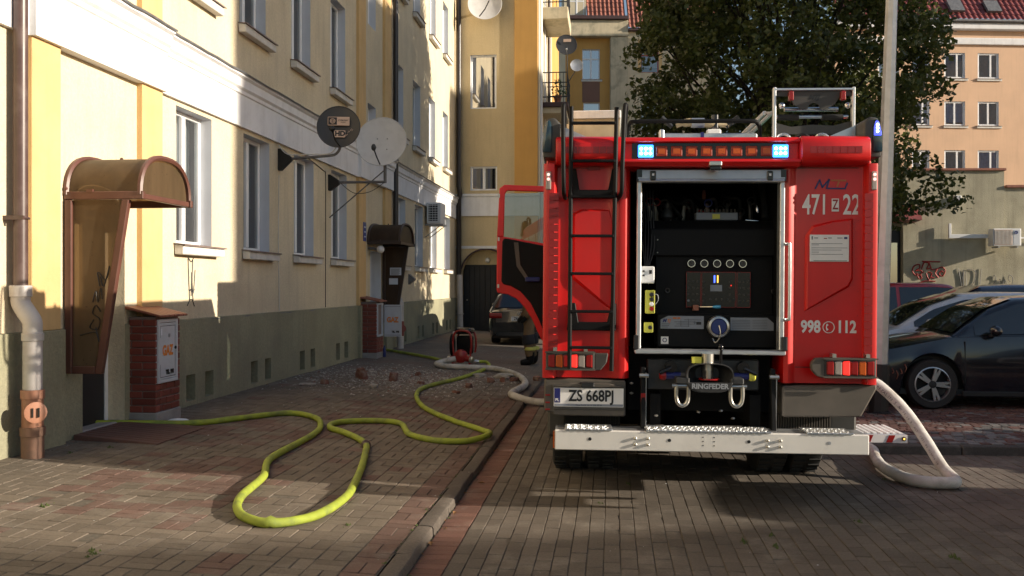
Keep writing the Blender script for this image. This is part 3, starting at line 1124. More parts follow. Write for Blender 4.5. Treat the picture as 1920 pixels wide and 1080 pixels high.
dp = thing('downpipe', 'black downpipe ending in a pale pipe behind the far dark canopy', 'downpipe', (-5.08, 22.4, .24))
MB().cyl((-5.08, 22.4, 1.5), (-5.08, 22.4, 12.4), .065, 14).build('upper_pipe', M['pipe_black'], dp, smooth=50)
m = MB().tube(spline([(-5.08, 22.4, 1.55), (-5.07, 22.4, 1.45), (-4.98, 22.4, 1.3), (-4.97, 22.4, 1.2), (-4.97, 22.4, .2)], 3), .085, 14)
m.build('lower_pipe', M['pipe_white'], dp, smooth=50)
m = MB().cyl((-4.97, 22.4, .5), (-4.97, 22.4, .85), .095, 14).cyl((-4.94, 22.36, .68), (-4.88, 22.26, .68), .085, 14)
m.build('inspection_piece', M['brick'], dp, smooth=50)
dp = thing('downpipe', 'black downpipe in the corner where the two yellow walls meet', 'downpipe', (-5.02, 31.7, .2))
MB().tube([(-5.05, 31.72, 2.0), (-5.05, 31.72, 4.6), (-5.0, 31.68, 4.75), (-5.05, 31.72, 5.0), (-5.05, 31.72, 14)], .085, 12).build('upper_pipe', M['pipe_black'], dp, smooth=50)
m = MB().cyl((-4.98, 31.62, .1), (-5.02, 31.7, 2.05), .10, 12)
m.torus((-4.99, 31.64, .75), (0, 0, 1), .11, .02, 14, 6)
m.build('lower_pipe', M['pipe_white'], dp, smooth=50)

# ------------------------------------------------------------------ satellite dishes on the wall
def dish(o, c, d, r, mm, rim=None, depth=.1):
    """offset dish facing direction d"""
    d = Vector(d).normalized()
    prof = [(r * k / 8, depth * ((k / 8) ** 2 - 1)) for k in range(9)]
    prof = [(max(p[0], .0005), p[1]) for p in prof]
    m = MB()
    m.lathe(prof, c, d, 36, cap=False)
    m.lathe([(a, b - .006) for a, b in prof][::-1], c, d, 36, cap=False)
    o1 = m.build('reflector', mm, o, smooth=60)
    MB().torus(c, d, r, .008, 36, 6).build('rim', rim or mm, o1, smooth=60)
    return o1


dsh = thing('satellite_dish', 'charcoal satellite dish lettered HD on a bracket above the second window', 'satellite dish', (WALL_X, 14.6, 3.75))
fc = Vector((-4.13, 14.3, 4.12))
dd = Vector((.18, -1, .18)).normalized()
rf = dish(dsh, fc, dd, .325, M['sat_dark'], depth=.035)
fx = Vector((1, .18, 0)).normalized()
fy = dd.cross(fx) * (1 if dd.cross(fx).z > 0 else -1)
fo = fc + dd * .012
ot = lambda a, b: fo + fx * a + fy * b
MB(frame_m(ot(.0, .085), fx, fy)).box(-.165, .165, -.07, .07, -.01, .003).build('print_panel', M['sat_beige'], rf, bevel=.02)
MB(frame_m(ot(-.085, .085) + dd * .004, fx, fy)).box(-.07, .06, -.058, .058, -.002, .001).build('print_panel', M['black'], rf)
MB(frame_m(ot(-.09, .085) + dd * .0062, fx, fy)).torus((0, 0, 0), (0, 0, 1), .036, .006, 16, 4).torus((0, 0, 0), (0, 0, 1), .018, .004, 12, 4).box(-.036, .036, -.003, .003, 0, .001).build('emblem', M['sat_beige'], rf)
lettering('CYFROWY', ot(.07, .095) + dd * .005, fx, fy, .034, M['black'], rf, weight=.0012, xs=.95)
lettering('POLSAT', ot(.07, .065) + dd * .005, fx, fy, .022, M['black'], rf, weight=.0006)
MB(frame_m(ot(.02, -.115) + dd * -.006, fx, fy)).box(-.085, .085, -.055, .055, -.004, .004).build('print_panel', M['sat_beige'], rf, bevel=.015)
lettering('HD', ot(.025, -.115) + dd * .0005, fx, fy, .105, M['black'], rf, weight=.006)
m = MB()
for k in range(7): m.M = frame_m(ot(.09 + k * .02, -.16 + k * .021 + U(-.02, .02)) + dd * -.001, fx + fy * 1.5, fy); m.box(-.02, .015, -.002, .002, -.003, .002)
m.build('scratch', M['sat_beige'], rf)
m = MB().ball(ot(-.06, -.15) + dd * .32, .045, 12, (1, 1.4, 1)).tube([ot(.02, -.31), ot(-.03, -.27) + dd * .18, ot(-.05, -.19) + dd * .31], .012, 6)
m.build('receiver', M['black'], dsh, smooth=50)
m = MB().tube(spline([(-5.0, 14.6, 3.68), (-4.6, 14.55, 3.70), (-4.32, 14.5, 3.71), (-4.2, 14.45, 3.74), (-4.13, 14.4, 3.85), (-4.12, 14.36, 4.1)], 5), .022, 8)
m.build('mast', M['gutter_grey'], dsh, smooth=50)
m = MB().prism([(WALL_X, 3.84), (WALL_X + .05, 3.84), (WALL_X + .22, 3.70), (WALL_X + .22, 3.66), (WALL_X + .05, 3.50), (WALL_X, 3.50)], 'y', 14.56, 14.64)
m.build('bracket', M['black'], dsh)
m = MB().tube(spline([(WALL_X + .03, 14.5, 3.9), (-5.0, 14.52, 3.74), (-4.6, 14.5, 3.735), (-4.3, 14.45, 3.74), (-4.13, 14.32, 3.88)], 5), .008, 5)
m.build('cable', M['sill'], dsh)
dsh = thing('satellite_dish', 'large pale grey satellite dish on a strutted arm above the fourth window', 'satellite dish', (WALL_X, 17.3, 3.6))
fc = Vector((-4.12, 17.0, 4.30))
dd = Vector((.05, -1, .2)).normalized()
rf = dish(dsh, fc, dd, .455, M['sat_white'], depth=.05)
fx = Vector((1, .05, 0)).normalized()
fy = Vector((0, .2, 1)).normalized()
fo = fc + dd * -.02
m = MB()
for a, b in ((-.08, .06), (.1, .06), (.1, -.14), (-.1, -.1)): m.ball(fo + fx * a + fy * b + dd * -.015, .011, 6)
m.build('bolt', M['gutter_grey'], rf)
q = lambda a, b, c: fc + fx * a + fy * b + dd * c
m = MB().ball(q(-.07, -.22, .3), .05, 10, (.9, 1, 1.3)).tube([q(.0, -.44, .02), q(-.03, -.36, .2), q(-.07, -.24, .3)], .014, 6)
m.build('receiver', M['sat_dark'], dsh, smooth=50)
m = MB().tube([(-5.0, 17.3, 3.60), (-4.12, 17.3, 3.60)], .025, 8).tube([(-4.12, 17.3, 3.58), (-4.12, 17.28, 4.3), (-4.12, 17.06, 4.3)], .03, 8).tube([(WALL_X + .01, 17.3, 2.95), (-4.15, 17.3, 3.8)], .012, 6)
m.build('mast', M['gutter_grey'], dsh, smooth=50)
m = MB().prism([(WALL_X, 3.74), (WALL_X + .04, 3.74), (WALL_X + .2, 3.63), (WALL_X + .2, 3.57), (WALL_X + .04, 3.45), (WALL_X, 3.45)], 'y', 17.24, 17.36)
m.build('bracket', M['black'], dsh)
m = MB().tube(spline([(-4.95, 17.28, 3.58), (-4.7, 17.28, 3.4), (-4.4, 17.28, 3.42), (-4.14, 17.28, 3.58)], 6), .006, 5)
m.build('cable', M['black'], dsh)
cb = MB().tube([(WALL_X + .012, 14.58, 3.42), (WALL_X + .012, 14.55, 2.4), (WALL_X + .012, 14.6, 1.3)], .007, 5).build('wall_cable', M['sill'])
tag(cb, 'thin cable running down the wall below the charcoal dish bracket', 'cable')
cb = MB().tube(spline([(WALL_X + .012, 15.9, 3.9), (WALL_X + .012, 16.9, 3.78), (WALL_X + .012, 17.05, 3.7), (WALL_X + .012, 17.06, 3.0), (WALL_X + .012, 17.05, 1.3)], 4), .007, 5).build('wall_cable', M['pipe_black'])
tag(cb, 'thin cable running down the wall beside the pale dish bracket', 'cable')

# ------------------------------------------------------------------ small fittings on the wall
ac = thing('air_conditioner', 'white air conditioner unit on the far yellow wall between windows', 'air conditioner', (-4.95, 26.8, 3.4))
MB().box(-5.12, -4.72, 26.45, 27.25, 3.43, 4.02).build('housing', M['white'], ac, bevel=.02, seg=2)
m = MB().box(-5.06, -4.80, 26.442, 26.448, 3.5, 3.96)
m.build('grille_back', M['black'], ac)
m = MB()
for k in range(7): m.box(-5.06, -4.80, 26.434, 26.441, 3.53 + k * .066, 3.545 + k * .066)
for k in range(4): m.box(-5.03 + k * .075, -5.02 + k * .075, 26.434, 26.441, 3.5, 3.96)
m.build('grille', M['white'], ac)
m = MB().box(-5.17, -4.66, 26.5, 26.54, 3.38, 3.42).box(-5.17, -4.66, 27.1, 27.14, 3.38, 3.42)
m.tube([(-5.17, 26.52, 3.05), (-4.72, 26.52, 3.39)], .014, 6).tube([(-5.17, 27.12, 3.05), (-4.72, 27.12, 3.39)], .014, 6)
m.build('bracket', M['steel'], ac)
pl = thing('house_number_sign', 'small blue enamel house number sign on the ochre pilaster', 'sign', (-5.1, 19.8, 2.65))
MB().box(-5.113, -5.10, 19.5, 19.72, 2.62, 3.02).build('plate', M['blue_sign'], pl, bevel=.01)
m = MB()
for k in range(3): m.box(-5.099, -5.098, 19.55, 19.67, 2.70 + k * .1, 2.73 + k * .1)
m.build('print', M['paper'], pl)
hd = MB().prism([(WALL_X, 1.72), (WALL_X + .16, 1.86), (WALL_X, 2.0)], 'y', 24.3, 24.55).build('vent_hood', M['gutter_grey'])  # plain wedge standing in for a lamp bracket
tag(hd, 'small triangular grey hood on the far yellow wall', 'vent')
# thin marker scrawl under the near window
m = MB()
S = lambda a, b: (WALL_X + .006, lerp(11.3, 11.75, a), lerp(1.45, 2.04, b))
for st in ([(.1, 1), (.14, .6), (.2, .1)], [(.12, 1), (.3, .92), (.45, 1)], [(.4, .95), (.36, .5), (.42, .1)], [(.3, .2), (.33, .7)], [(.55, .75), (.48, .4), (.42, .25), (.5, .35)], [(.05, 0), (.2, .1), (.36, .12), (.5, -.02)], [(.2, .3), (.28, .34), (.34, .28)]):
    m.tube(spline([S(*p) for p in st], 5), .006, 4)
tag(m.build('graffiti', M['black']), 'thin black marker scrawl on yellow wall under the near window', 'graffiti')

# ------------------------------------------------------------------ houses behind, tree, lamp post
M['orange_wall'] = mat('orange_render', (.66, .44, .29), .9, var=.07, scale=.8, bump=.2, bscale=40, streak=.2)
M['cream_wall'] = mat('cream_render', (.62, .54, .38), .9, var=.08, scale=.8, bump=.2, bscale=40, stain=(1.2, .35, (.4, .34, .22)), streak=.3)
M['cream_stained'] = mat('stained_cream_render', (.56, .48, .33), .9, var=.1, scale=1.2, bump=.2, stain=(1.3, .75, (.18, .17, .12)), streak=.5)
M['brown_panel'] = mat('brown_render_panel', (.20, .11, .08), .9, var=.06)
M['grey_render'] = mat('grey_green_roughcast', (.42, .385, .28), .95, var=.14, scale=1.5, bump=.9, bscale=45, stain=(1.1, .45, (.2, .18, .12)), streak=.6)
M['redframe'] = mat('red_window_frame', (.32, .05, .03), .5)
M['dark_eave'] = mat('dark_eave', (.06, .03, .03), .6)
M['black_iron'] = mat('black_railing', (.015, .015, .017), .5)
M['blue_curtain'] = mat('pale_blue_curtain', (.58, .65, .80), .9, var=.15, scale=6)  # pale blue stands in for sky reflected in the orange block's panes
M['pane_clear'] = glass('clear_pane', (.86, .9, .95), .02, .7)
M['skypane'] = glass('sky_reflecting_pane', (.35, .42, .5), .02, 2.2)


def tile_mat(name, col):
    m = mat(name, col, .55, var=.3, scale=4, bump=.2, bscale=20, stain=(2, .4, dark(col, .45)))
    return m


M['tiles_red'] = tile_mat('red_roof_tiles', (.22, .05, .045))
M['tiles_clay'] = tile_mat('clay_roof_tiles', (.27, .095, .065))


def tiled_roof(name, parent, o, ux, up, width, height, mm, tw=.24, th=.34):
    """roof slope of rolled tiles: o = lower left corner, ux along the eave, up the slope"""
    ux, up = Vector(ux).normalized(), Vector(up).normalized()
    nrm = ux.cross(up).normalized()
    nc = int(width / tw) * 4
    nr = int(height / th)
    rows = []
    for r in range(nr):
        for e in (0, 1):
            row = []
            for k in range(nc + 1):
                u = k / 4 * tw
                w = .035 * math.sin(2 * PI * u / tw)
                p = Vector(o) + ux * u + up * ((r + e) * th - (0 if e else .02)) + nrm * (w + (.045 if e == 0 else .01))
                row.append(tuple(p))
            rows.append(row)
    ob = MB().grid(rows).build(name, mm, parent, smooth=60)
    return ob


# corner house closing the yard, with the arched gateway
cr = thing('corner_house', 'tall yellow house with arched dark gateway closing the far end of the pavement', 'house', (-3.8, 31.9, .1))
CM = wall_m((0, 31.9), (1, 0), (0, -1))
CX0, CX1 = -5.3, -2.42
holes = [(-4.68, -3.80, 7.62, 9.42), (-4.68, -3.78, 4.88, 5.68), (-5.0, -3.3, 0, 2.9), (-4.68, -3.8, 10.9, 12.6)]
m = MB(Matrix(((0, 1, 0, 0), (1, 0, 0, 31.9), (0, 0, 1, 0), (0, 0, 0, 1))))
# front sheet: mapped so that (x,y,z) of the helper = (depth, along, up)
m.holed(0, CX0, -3.19, -.1, 15, holes, .2, out=1)
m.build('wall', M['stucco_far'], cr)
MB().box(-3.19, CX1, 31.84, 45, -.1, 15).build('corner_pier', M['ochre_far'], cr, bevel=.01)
MB().box(CX0, -3.2, 32.6, 45, -.1, 15.2).build('rooms', M['room'], cr)
MB().box(CX1 - .01, CX1 + .03, 31.96, 39.2, -.1, 15).build('side_wall', M['cream_wall'], cr)
for a in (32.6, 34.4, 36.5): MB().box(CX1 + .03, CX1 + .08, a, a + .5, 0, 15).build('lesene', M['cornice'], cr)
MB().cyl((CX1 + .12, 36.0, 0), (CX1 + .12, 36.0, 15), .06, 10).build('downpipe', M['pipe_brown'], cr)
window(cr, CM, -4.68, -3.80, 7.62, 9.42, deep=.08, bars=(), sill=False, curt=0, pane=M['skypane'])
window(cr, CM, -4.68, -3.78, 4.88, 5.68, deep=.08, bars=(.5,), sill=False, curt=0, pane=M['skypane'])
window(cr, CM, -4.68, -3.8, 10.9, 12.6, deep=.08, bars=(), sill=False, curt=0)
MB(CM).box(CX0, CX1 + .06, -.02, .085, 4.02, 4.66).build('cornice', M['cornice'], cr)
MB(CM).box(CX0, CX1 + .08, -.02, .13, 4.662, 4.76).build('cornice', M['cornice'], cr, bevel=.02)
MB(CM).box(CX0, -3.2, -.02, .045, 2.93, 3.02).build('ledge', M['cornice'], cr)
MB(CM).box(-5.05, -5.0, .0, .03, -.1, 1.25).box(-3.3, -3.2, .0, .03, -.1, 1.25).build('plinth', M['plinth'], cr)
# arch soffit and lobby behind it
m = MB(CM)
arc = [(-4.15 + .85 * math.cos(PI * k / 16), 2.05 + .85 * math.sin(PI * k / 16)) for k in range(17)]
m.grid([[(a, 0, z) for a, z in arc], [(a, -.45, z) for a, z in arc]])
m.poly([(-3.3, 0, -.1), (-3.3, 0, 2.05), (-3.3, -.45, 2.05), (-3.3, -.45, -.1)])
m.poly([(-5.0, 0, -.1), (-5.0, -.45, -.1), (-5.0, -.45, 2.05), (-5.0, 0, 2.05)])
# spandrels above the arch inside the rectangular hole
for k in range(16):
    a, b = arc[k], arc[k + 1]
    m.poly([(a[0], 0, a[1]), (a[0], 0, 2.9), (b[0], 0, 2.9), (b[0], 0, b[1])])
m.box(-5.0, -3.3, -.5, -.45, 2.4, 2.95)
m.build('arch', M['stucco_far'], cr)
m = MB(CM).torus((-4.15, .01, 2.05), (0, 1, 0), .88, .035, 24, 6, 0, 2 * PI)
arcw = [(-4.15 + .87 * math.cos(PI * k / 16), .012, 2.05 + .87 * math.sin(PI * k / 16)) for k in range(17)]
MB(CM).tube(arcw, .03, 6).build('arch_moulding', M['dark_eave'], cr)
gt = MB(CM).box(-4.98, -3.32, -.5, -.47, -.1, 2.42).build('gate', M['wood_dark'], cr)
for k in range(9): MB(CM).box(-4.96 + k * .182, -4.96 + k * .182 + .172, -.468, -.445, .12, 2.36).build('board', M['wood_dark'], gt, bevel=.006)
MB(CM).cyl((-4.86, -.44, 1.2), (-4.86, -.40, 1.2), .03, 8).build('handle', M['chrome'], gt)
MB(CM).ball((-4.15, -.38, 2.55), .09, 12).build('lamp_globe', M['white'], cr, smooth=60)

ds = thing('satellite_dish', 'big white satellite dish high on the corner house wall', 'satellite dish', (-4.15, 31.9, 10.3))
dish(ds, (-4.14, 31.5, 11.02), (.1, -1, .2), .56, M['sat_white'], depth=.09)
MB().tube([(-4.3, 31.32, 10.55), (-4.1, 31.2, 10.75), (-3.93, 30.95, 10.95)], .02, 6).build('feed_arm', M['sat_dark'], ds)
MB().tube([(-4.14, 31.9, 10.9), (-4.14, 31.6, 11.0)], .04, 8).build('mount', M['gutter_grey'], ds)

# balconies with railings on the side of the corner house
for q, z in enumerate((7.95, 11.25)):
    bl = thing('balcony', ['balcony with black railing, potted plants and dishes above the open truck door', 'topmost dirty concrete balcony at the upper edge above the railing balcony'][q], 'balcony', (-2.0, 34, z), group='balconies on the corner house')
    MB().box(CX1 + .03, -1.47, 33.3, 35.8, z - (.05 if q == 0 else .3), z + .12).build('slab', M['dark_eave'] if q == 0 else M['cream_stained'], bl, bevel=.02)
    if q == 0: MB().box(CX1 + .03, -1.55, 33.4, 35.7, z - .25, z - .052).build('soffit', M['cream_wall'], bl)
    m = MB()
    pts = [(CX1 + .06, 33.34), (-1.51, 33.34), (-1.51, 35.76), (CX1 + .06, 35.76)]
    for zz in (.3, .8, 1.15): m.tube([(a, b, z + zz) for a, b in pts], .02, 5)
    m.build('handrail', M['black_iron'], bl)
    for k in range(8): MB().cyl((lerp(CX1 + .06, -1.51, k / 7), 33.34, z + .1), (lerp(CX1 + .06, -1.51, k / 7), 33.34, z + 1.15), .011, 5).build('baluster', M['black_iron'], bl)
    for k in range(1, 12): MB().cyl((-1.51, lerp(33.34, 35.76, k / 12), z + .1), (-1.51, lerp(33.34, 35.76, k / 12), z + 1.15), .011, 5).build('baluster', M['black_iron'], bl)
ds = thing('satellite_dish', 'black satellite dish standing on the balcony rail beside the tiled house', 'satellite dish', (-1.55, 33.4, 9.1))
dish(ds, (-1.52, 33.2, 10.02), (.15, -1, .15), .36, M['sat_dark'], depth=.03)
MB().box(-1.62, -1.36, 33.14, 33.155, 10.1, 10.2).build('print_panel', M['sat_beige'], ds)
MB().tube([(-1.5, 33.4, 8.9), (-1.5, 33.3, 9.6), (-1.5, 33.22, 9.95)], .02, 6).build('mast', M['black_iron'], ds)
MB().ball((-1.5, 32.85, 9.78), .035, 8).tube([(-1.5, 33.2, 9.66), (-1.5, 32.86, 9.76)], .01, 5).build('receiver', M['steel'], ds)
ds = thing('satellite_dish', 'small grey satellite dish half hidden behind the black balcony dish', 'satellite dish', (-1.4, 35, 9.1))
dish(ds, (-1.22, 34.6, 9.62), (.15, -1, .1), .22, M['steel'], depth=.03)
MB().tube([(-1.5, 34.8, 9.1), (-1.3, 34.75, 9.4), (-1.22, 34.65, 9.6)], .018, 6).build('mast', M['black_iron'], ds)


def leaf_cloud(name, mm, parent, pts, size, n_each, spread, droop=.0, seed=1, kind=None):
    """many small leaf blades round the given clump centres (x,y,z,r)"""
    r = random.Random(seed)
    V, Fc, tone = [], [], []
    for cx, cy, cz, cr_ in pts:
        ct = r.random() * .5
        k = int(n_each * cr_ * cr_)
        for _ in range(k):
            # towards the shell of the clump
            d = Vector((r.gauss(0, 1), r.gauss(0, 1), r.gauss(0, 1)))
            if d.length < 1e-6: continue
            d.normalize()
            rad = cr_ * (r.random() ** .45) * spread
            p = Vector((cx, cy, cz)) + Vector((d.x, d.y, d.z * .8)) * rad
            s = size * r.uniform(.6, 1.3)
            a = Vector((r.gauss(0, 1), r.gauss(0, 1), r.gauss(0, .6) - droop)).normalized()
            b = a.cross(Vector((r.gauss(0, 1), r.gauss(0, 1), r.gauss(0, 1)))).normalized()
            nn = len(V)
            w = s * .36
            c2 = a.cross(b) * (s * .1)
            V += [tuple(p - a * s * .5), tuple(p + b * w + c2), tuple(p + a * s * .5), tuple(p - b * w + c2)]
            Fc.append((nn, nn + 1, nn + 2, nn + 3))
            t = min(1, max(0, ct + r.random() * .5))
            tone += [t] * 4
    me = bpy.data.meshes.new(name)
    me.from_pydata(V, [], Fc)
    me.materials.append(mm)
    at = me.attributes.new('tone', 'FLOAT', 'POINT')
    at.data.foreach_set('value', tone)
    if parent is not None and FR.get(parent.name) is not None:
        me.transform(FR[parent.name])
    o = link(name, me, parent)
    if kind: o['kind'] = kind
    return o


def leaf_mat(name, c0, c1, c2, trans=.35):
    m, nt, b = _nt(name)
    at = nd(nt, 'ShaderNodeAttribute', attribute_name='tone')
    c = ramp(nt, at.outputs['Fac'], [(0, c0), (.55, c1), (.97, c1), (1, c2)])
    nt.links.new(c, b.inputs['Base Color'])
    b.inputs['Roughness'].default_value = .42
    tl = nd(nt, 'ShaderNodeBsdfTranslucent')
    nt.links.new(c, tl.inputs[0])
    ms = nd(nt, 'ShaderNodeMixShader')
    ms.inputs[0].default_value = trans
    nt.links.new(b.outputs[0], ms.inputs[1])
    nt.links.new(tl.outputs[0], ms.inputs[2])
    nt.links.new(ms.outputs[0], nt.nodes['Material Output'].inputs[0])
    return m


M['leaf'] = leaf_mat('linden_leaves', (.028, .044, .012), (.085, .105, .026), (.15, .10, .03), .42)
M['leaf_pot'] = leaf_mat('pot_plant_leaves', (.02, .05, .012), (.05, .10, .02), (.2, .05, .04))
M['bark'] = mat('bark', (.022, .017, .013), .9, var=.3, scale=9, bump=.9, bscale=25)
pp = thing('potted_plant', 'leafy potted plant standing behind the balcony railing', 'plant', (-1.9, 33.6, 8.07))
MB().lathe([(.1, 0), (.15, .25), (.16, .26), (.13, .26)], (-1.85, 33.6, 8.07), (0, 0, 1), 14).build('pot', M['tilecap'], pp)
leaf_cloud('foliage', M['leaf_pot'], pp, [(-1.85, 33.6, 8.5, .28), (-1.8, 33.6, 8.8, .18), (-1.65, 33.7, 8.45, .2)], .09, 900, 1, seed=3)

# tiled house in the background (turned a little towards the sun)
def local_house(name, label, cat, x, y, yaw):
    return thing(name, label, cat, (x, y, 0), (0, 0, R(yaw)), local=True), wall_m((0, 0), (1, 0), (0, -1))


th, TM = local_house('tiled_house', 'background house with red clay tile roof, ochre recessed bay and white framed window', 'house', 0, 54.3, 7)
MB(TM).box(-3.6, 5.2, -9, -.8, 0, 15.7).build('core', M['room'], th)
m = MB(Matrix(((0, 1, 0, 0), (1, 0, 0, .45), (0, 0, 1, 0), (0, 0, 0, 1))))
m.holed(0, -2.55, 0.0, 0, 15.72, [(-1.56, -.57, 13.38, 15.09), (-1.5, -.57, 11.4, 12.06), (-1.5, -.57, 8, 10)], .2)
m.build('bay_wall', M['ochre_far'], th)
TB = wall_m((0, .45), (1, 0), (0, -1))
window(th, TB, -1.56, -.57, 13.38, 15.09, deep=.1, cross=.68, sill=True, curt=.3, sillx=.06, pane=M['skypane'])
window(th, TB, -1.5, -.57, 11.4, 12.06, deep=.1, bars=(), sill=False, curt=.9, pane=M['skypane'])
MB(TB).box(-1.56, -.57, 0, .02, 12.08, 13.24).build('panel', M['brown_panel'], th)
MB(TM).box(0, .98, -.7, .0, 0, 15.7).build('pier', M['cream_stained'], th, bevel=.02)
MB(TM).box(-3.3, .98, -.6, .06, 15.705, 16.62).build('fascia', M['cream_stained'], th, bevel=.02)
MB(TM).box(-3.4, 1.02, -.7, .22, 16.62, 16.84).build('eave', M['dark_eave'], th, bevel=.03)
MB(TM).box(-3.6, -2.55, -.7, .02, 0, 15.7).build('side_bay', M['cream_wall'], th)
m = MB(Matrix(((0, 1, 0, 0), (1, 0, 0, .1), (0, 0, 1, 0), (0, 0, 0, 1))))
m.holed(0, .99, 6, 0, 16.0, [(1.72, 2.73, 13.7, 15.35), (1.72, 2.73, 10.2, 11.9)], .2)
m.build('right_wall', M['cream_wall'], th)
TR = wall_m((0, .1), (1, 0), (0, -1))
window(th, TR, 1.72, 2.73, 13.7, 15.35, deep=.1, cross=.6, frame=M['redframe'], sill=False, curt=.8, bars=())
window(th, TR, 1.72, 2.73, 10.2, 11.9, deep=.1, sill=False, curt=.8)
m = MB(TR)
for a, b, e, f in ((1.55, 1.72, 13.7, 15.55), (2.73, 2.9, 13.7, 15.55), (1.72, 2.73, 15.35, 15.55)): m.box(a, b, 0, .04, e, f)
m.build('window_surround', M['ochre'], th)
MB(TR).box(.98, 6.1, -.4, .25, 16.0, 16.16).build('eave', M['dark_eave'], th, bevel=.03)
tiled_roof('roof', th, (.98, -.15, 16.16), (1, 0, 0), (0, .55, 1), 5.1, 6.4, M['tiles_clay'])
tiled_roof('roof', th, (-1.35, .0, 16.84), (1, 0, 0), (0, .55, 1), 2.35, 6, M['tiles_clay'])
dm = MB(TM).box(-2.6, -1.36, -2.5, -.3, 16.84, 19).build('dormer', M['cream_wall'], th)
window(th, wall_m((0, .3), (1, 0), (0, -1)), -2.34, -1.46, 16.98, 18.4, deep=.0, sill=False, curt=0, cross=.55, pane=M['skypane'])
MB(Matrix.Translation((.38, .75, 17.75)) @ Matrix.Rotation(R(-28), 4, 'X')).box(-.36, .36, -.08, .02, -.35, .35).build('skylight', M['gutter_grey'], th)

# low cream building in front of it
lw = thing('low_cream_building', 'low cream building seen over the truck roof between the ladder rails', 'building', (-.7, 44, 0))
MB().box(-2.0, .42, 44, 50, 0, 9.3).build('wall', M['cream_wall'], lw)
MB().box(-2.05, .47, 43.93, 50, 9.3, 9.68).build('parapet', M['cornice'], lw, bevel=.03)

# orange apartment block far right
ob, OM = local_house('orange_apartment_block', 'orange rendered apartment block with white cornice and red roof behind the grey outbuilding', 'apartment block', 15, 50, 9)
ow = [(a, b, e, f) for a, b in ((1.72, 2.79), (3.45, 4.54), (.05, .95), (-1.7, -.6), (6.3, 7.4), (-3.5, -2.4)) for e, f in ((12.12, 13.4), (9.74, 10.96), (7.4, 8.5), (4.9, 6.1))]
m = MB(Matrix(((0, 1, 0, 0), (1, 0, 0, 0), (0, 0, 1, 0), (0, 0, 0, 1))))
m.holed(0, -3.9, 16, 0, 13.8, ow, .2)
m.build('wall', M['orange_wall'], ob)
MB(OM).box(-3.9, 16, -9, -.7, 0, 15).build('rooms', M['room'], ob)
for a, b, e, f in ow: window(ob, OM, a, b, e, f, deep=.05, sill=True, sillx=.06, curt=U(.85, .99), cdeep=.09, pane=M['pane_clear'], cmat=M['blue_curtain'] if rnd.random() < .75 else M['curtain'], t=.085, bars=(rnd.choice((.5, .5, .62)),))
MB(OM).box(-3.9, 16, -.3, .12, 13.8, 14.15).build('cornice', M['cornice'], ob, bevel=.03)
MB(OM).box(-3.9, 16, -.3, .08, 14.15, 14.5).build('frieze', M['orange_wall'], ob)
MB(OM).box(-3.9, 16, -.3, .35, 14.5, 14.85).build('cornice', M['cornice'], ob, bevel=.05)
MB(OM).box(-3.9, 16, -.3, .5, 14.85, 15.0).build('gutter', M['gutter_grey'], ob, bevel=.05)
tiled_roof('roof', ob, (-3.9, -.4, 15.0), (1, 0, 0), (0, .75, 1), 20, 6, M['tiles_red'], tw=.28, th=.38)
for a in (2.0, 3.9):
    MB(Matrix.Translation((a + .3, .05, 15.75)) @ Matrix.Rotation(R(-37), 4, 'X')).box(-.36, .36, -.1, .04, -.42, .42).build('skylight', M['gutter_grey'], ob)
m = MB(OM)
for k in range(60): m.box(-8 + k * .3, -8 + k * .3 + .03, -.5, -.47, 15.5, 15.8)
m.box(-8, 10, -.5, -.47, 15.72, 15.75).box(-8, 10, -.5, -.47, 15.58, 15.6)
tag(m.build('snow_guard', M['steel'], ob), kind='stuff')

# grey roughcast outbuilding with graffiti
gb, GM = local_house('grey_outbuilding', 'grey roughcast outbuilding with graffiti behind the parked cars', 'outbuilding', 10, 28, 4)
GX = lambda x: x - 10
MB(GM).box(GX(8.15), GX(10.93), -6, 0, 0, 4.9).build('wall', M['grey_render'], gb)
MB(GM).box(GX(10.932), GX(24), -6, -.02, 0, 4.42).build('wall', M['grey_render'], gb)
MB(GM).box(GX(5.2), GX(8.148), -6, -.25, 0, 3.6).build('rear_wall', M['grey_render'], gb)
MB(GM).box(GX(8.1), GX(10.97), -6.1, .06, 4.9, 4.97).build('coping', M['tilecap'], gb, bevel=.01)
MB(GM).box(GX(10.98), GX(24), -6.1, .05, 4.42, 4.5).build('coping', M['tilecap'], gb, bevel=.01)
dr = MB(GM).box(GX(7.2), GX(8.13), -.24, -.2, 0, 3.25).build('shop_window', M['darkdoor'], gb)
MB(GM).box(GX(7.3), GX(8.05), -.2, -.19, 1.6, 2.9).build('pane', M['skypane'], dr)
MB(GM).prism([(0, 3.45), (.55, 3.5), (.5, 3.6), (0, 3.95)], 'x', GX(7.4), GX(8.46)).build('awning', M['tiles_red'], gb)
bx = thing('wall_box', 'small pale box high on the grey outbuilding wall', 'box', (9.62, 27.9, 4.0))
MB().box(9.52, 9.70, 27.80, 27.99, 4.02, 4.2).build('housing', M['white'], bx, bevel=.015)
MB().box(9.56, 9.66, 27.84, 27.95, 3.94, 4.018).build('outlet', M['steel'], bx)
ac = thing('air_conditioner', 'beige air conditioner with pale duct on the grey outbuilding wall', 'air conditioner', (10.8, 28, 2.7), (0, 0, R(4)), local=True)
A = wall_m((-.0, -.0), (1, 0), (0, -1))
MB(A).box(-.38, .38, .08, .40, .08, .56).build('housing', M['white'], ac, bevel=.02, seg=2)
m = MB(A)
for k in range(13): m.box(-.33 + k * .036, -.315 + k * .036, .401, .409, .13, .51)
m.build('grille', M['sill'], ac)
MB(A).box(-.35, .14, .398, .402, .11, .53).build('grille_back', M['sat_beige'], ac)
MB(A).box(.17, .33, .4, .404, .12, .52).build('side_panel', M['gasdoor'], ac)
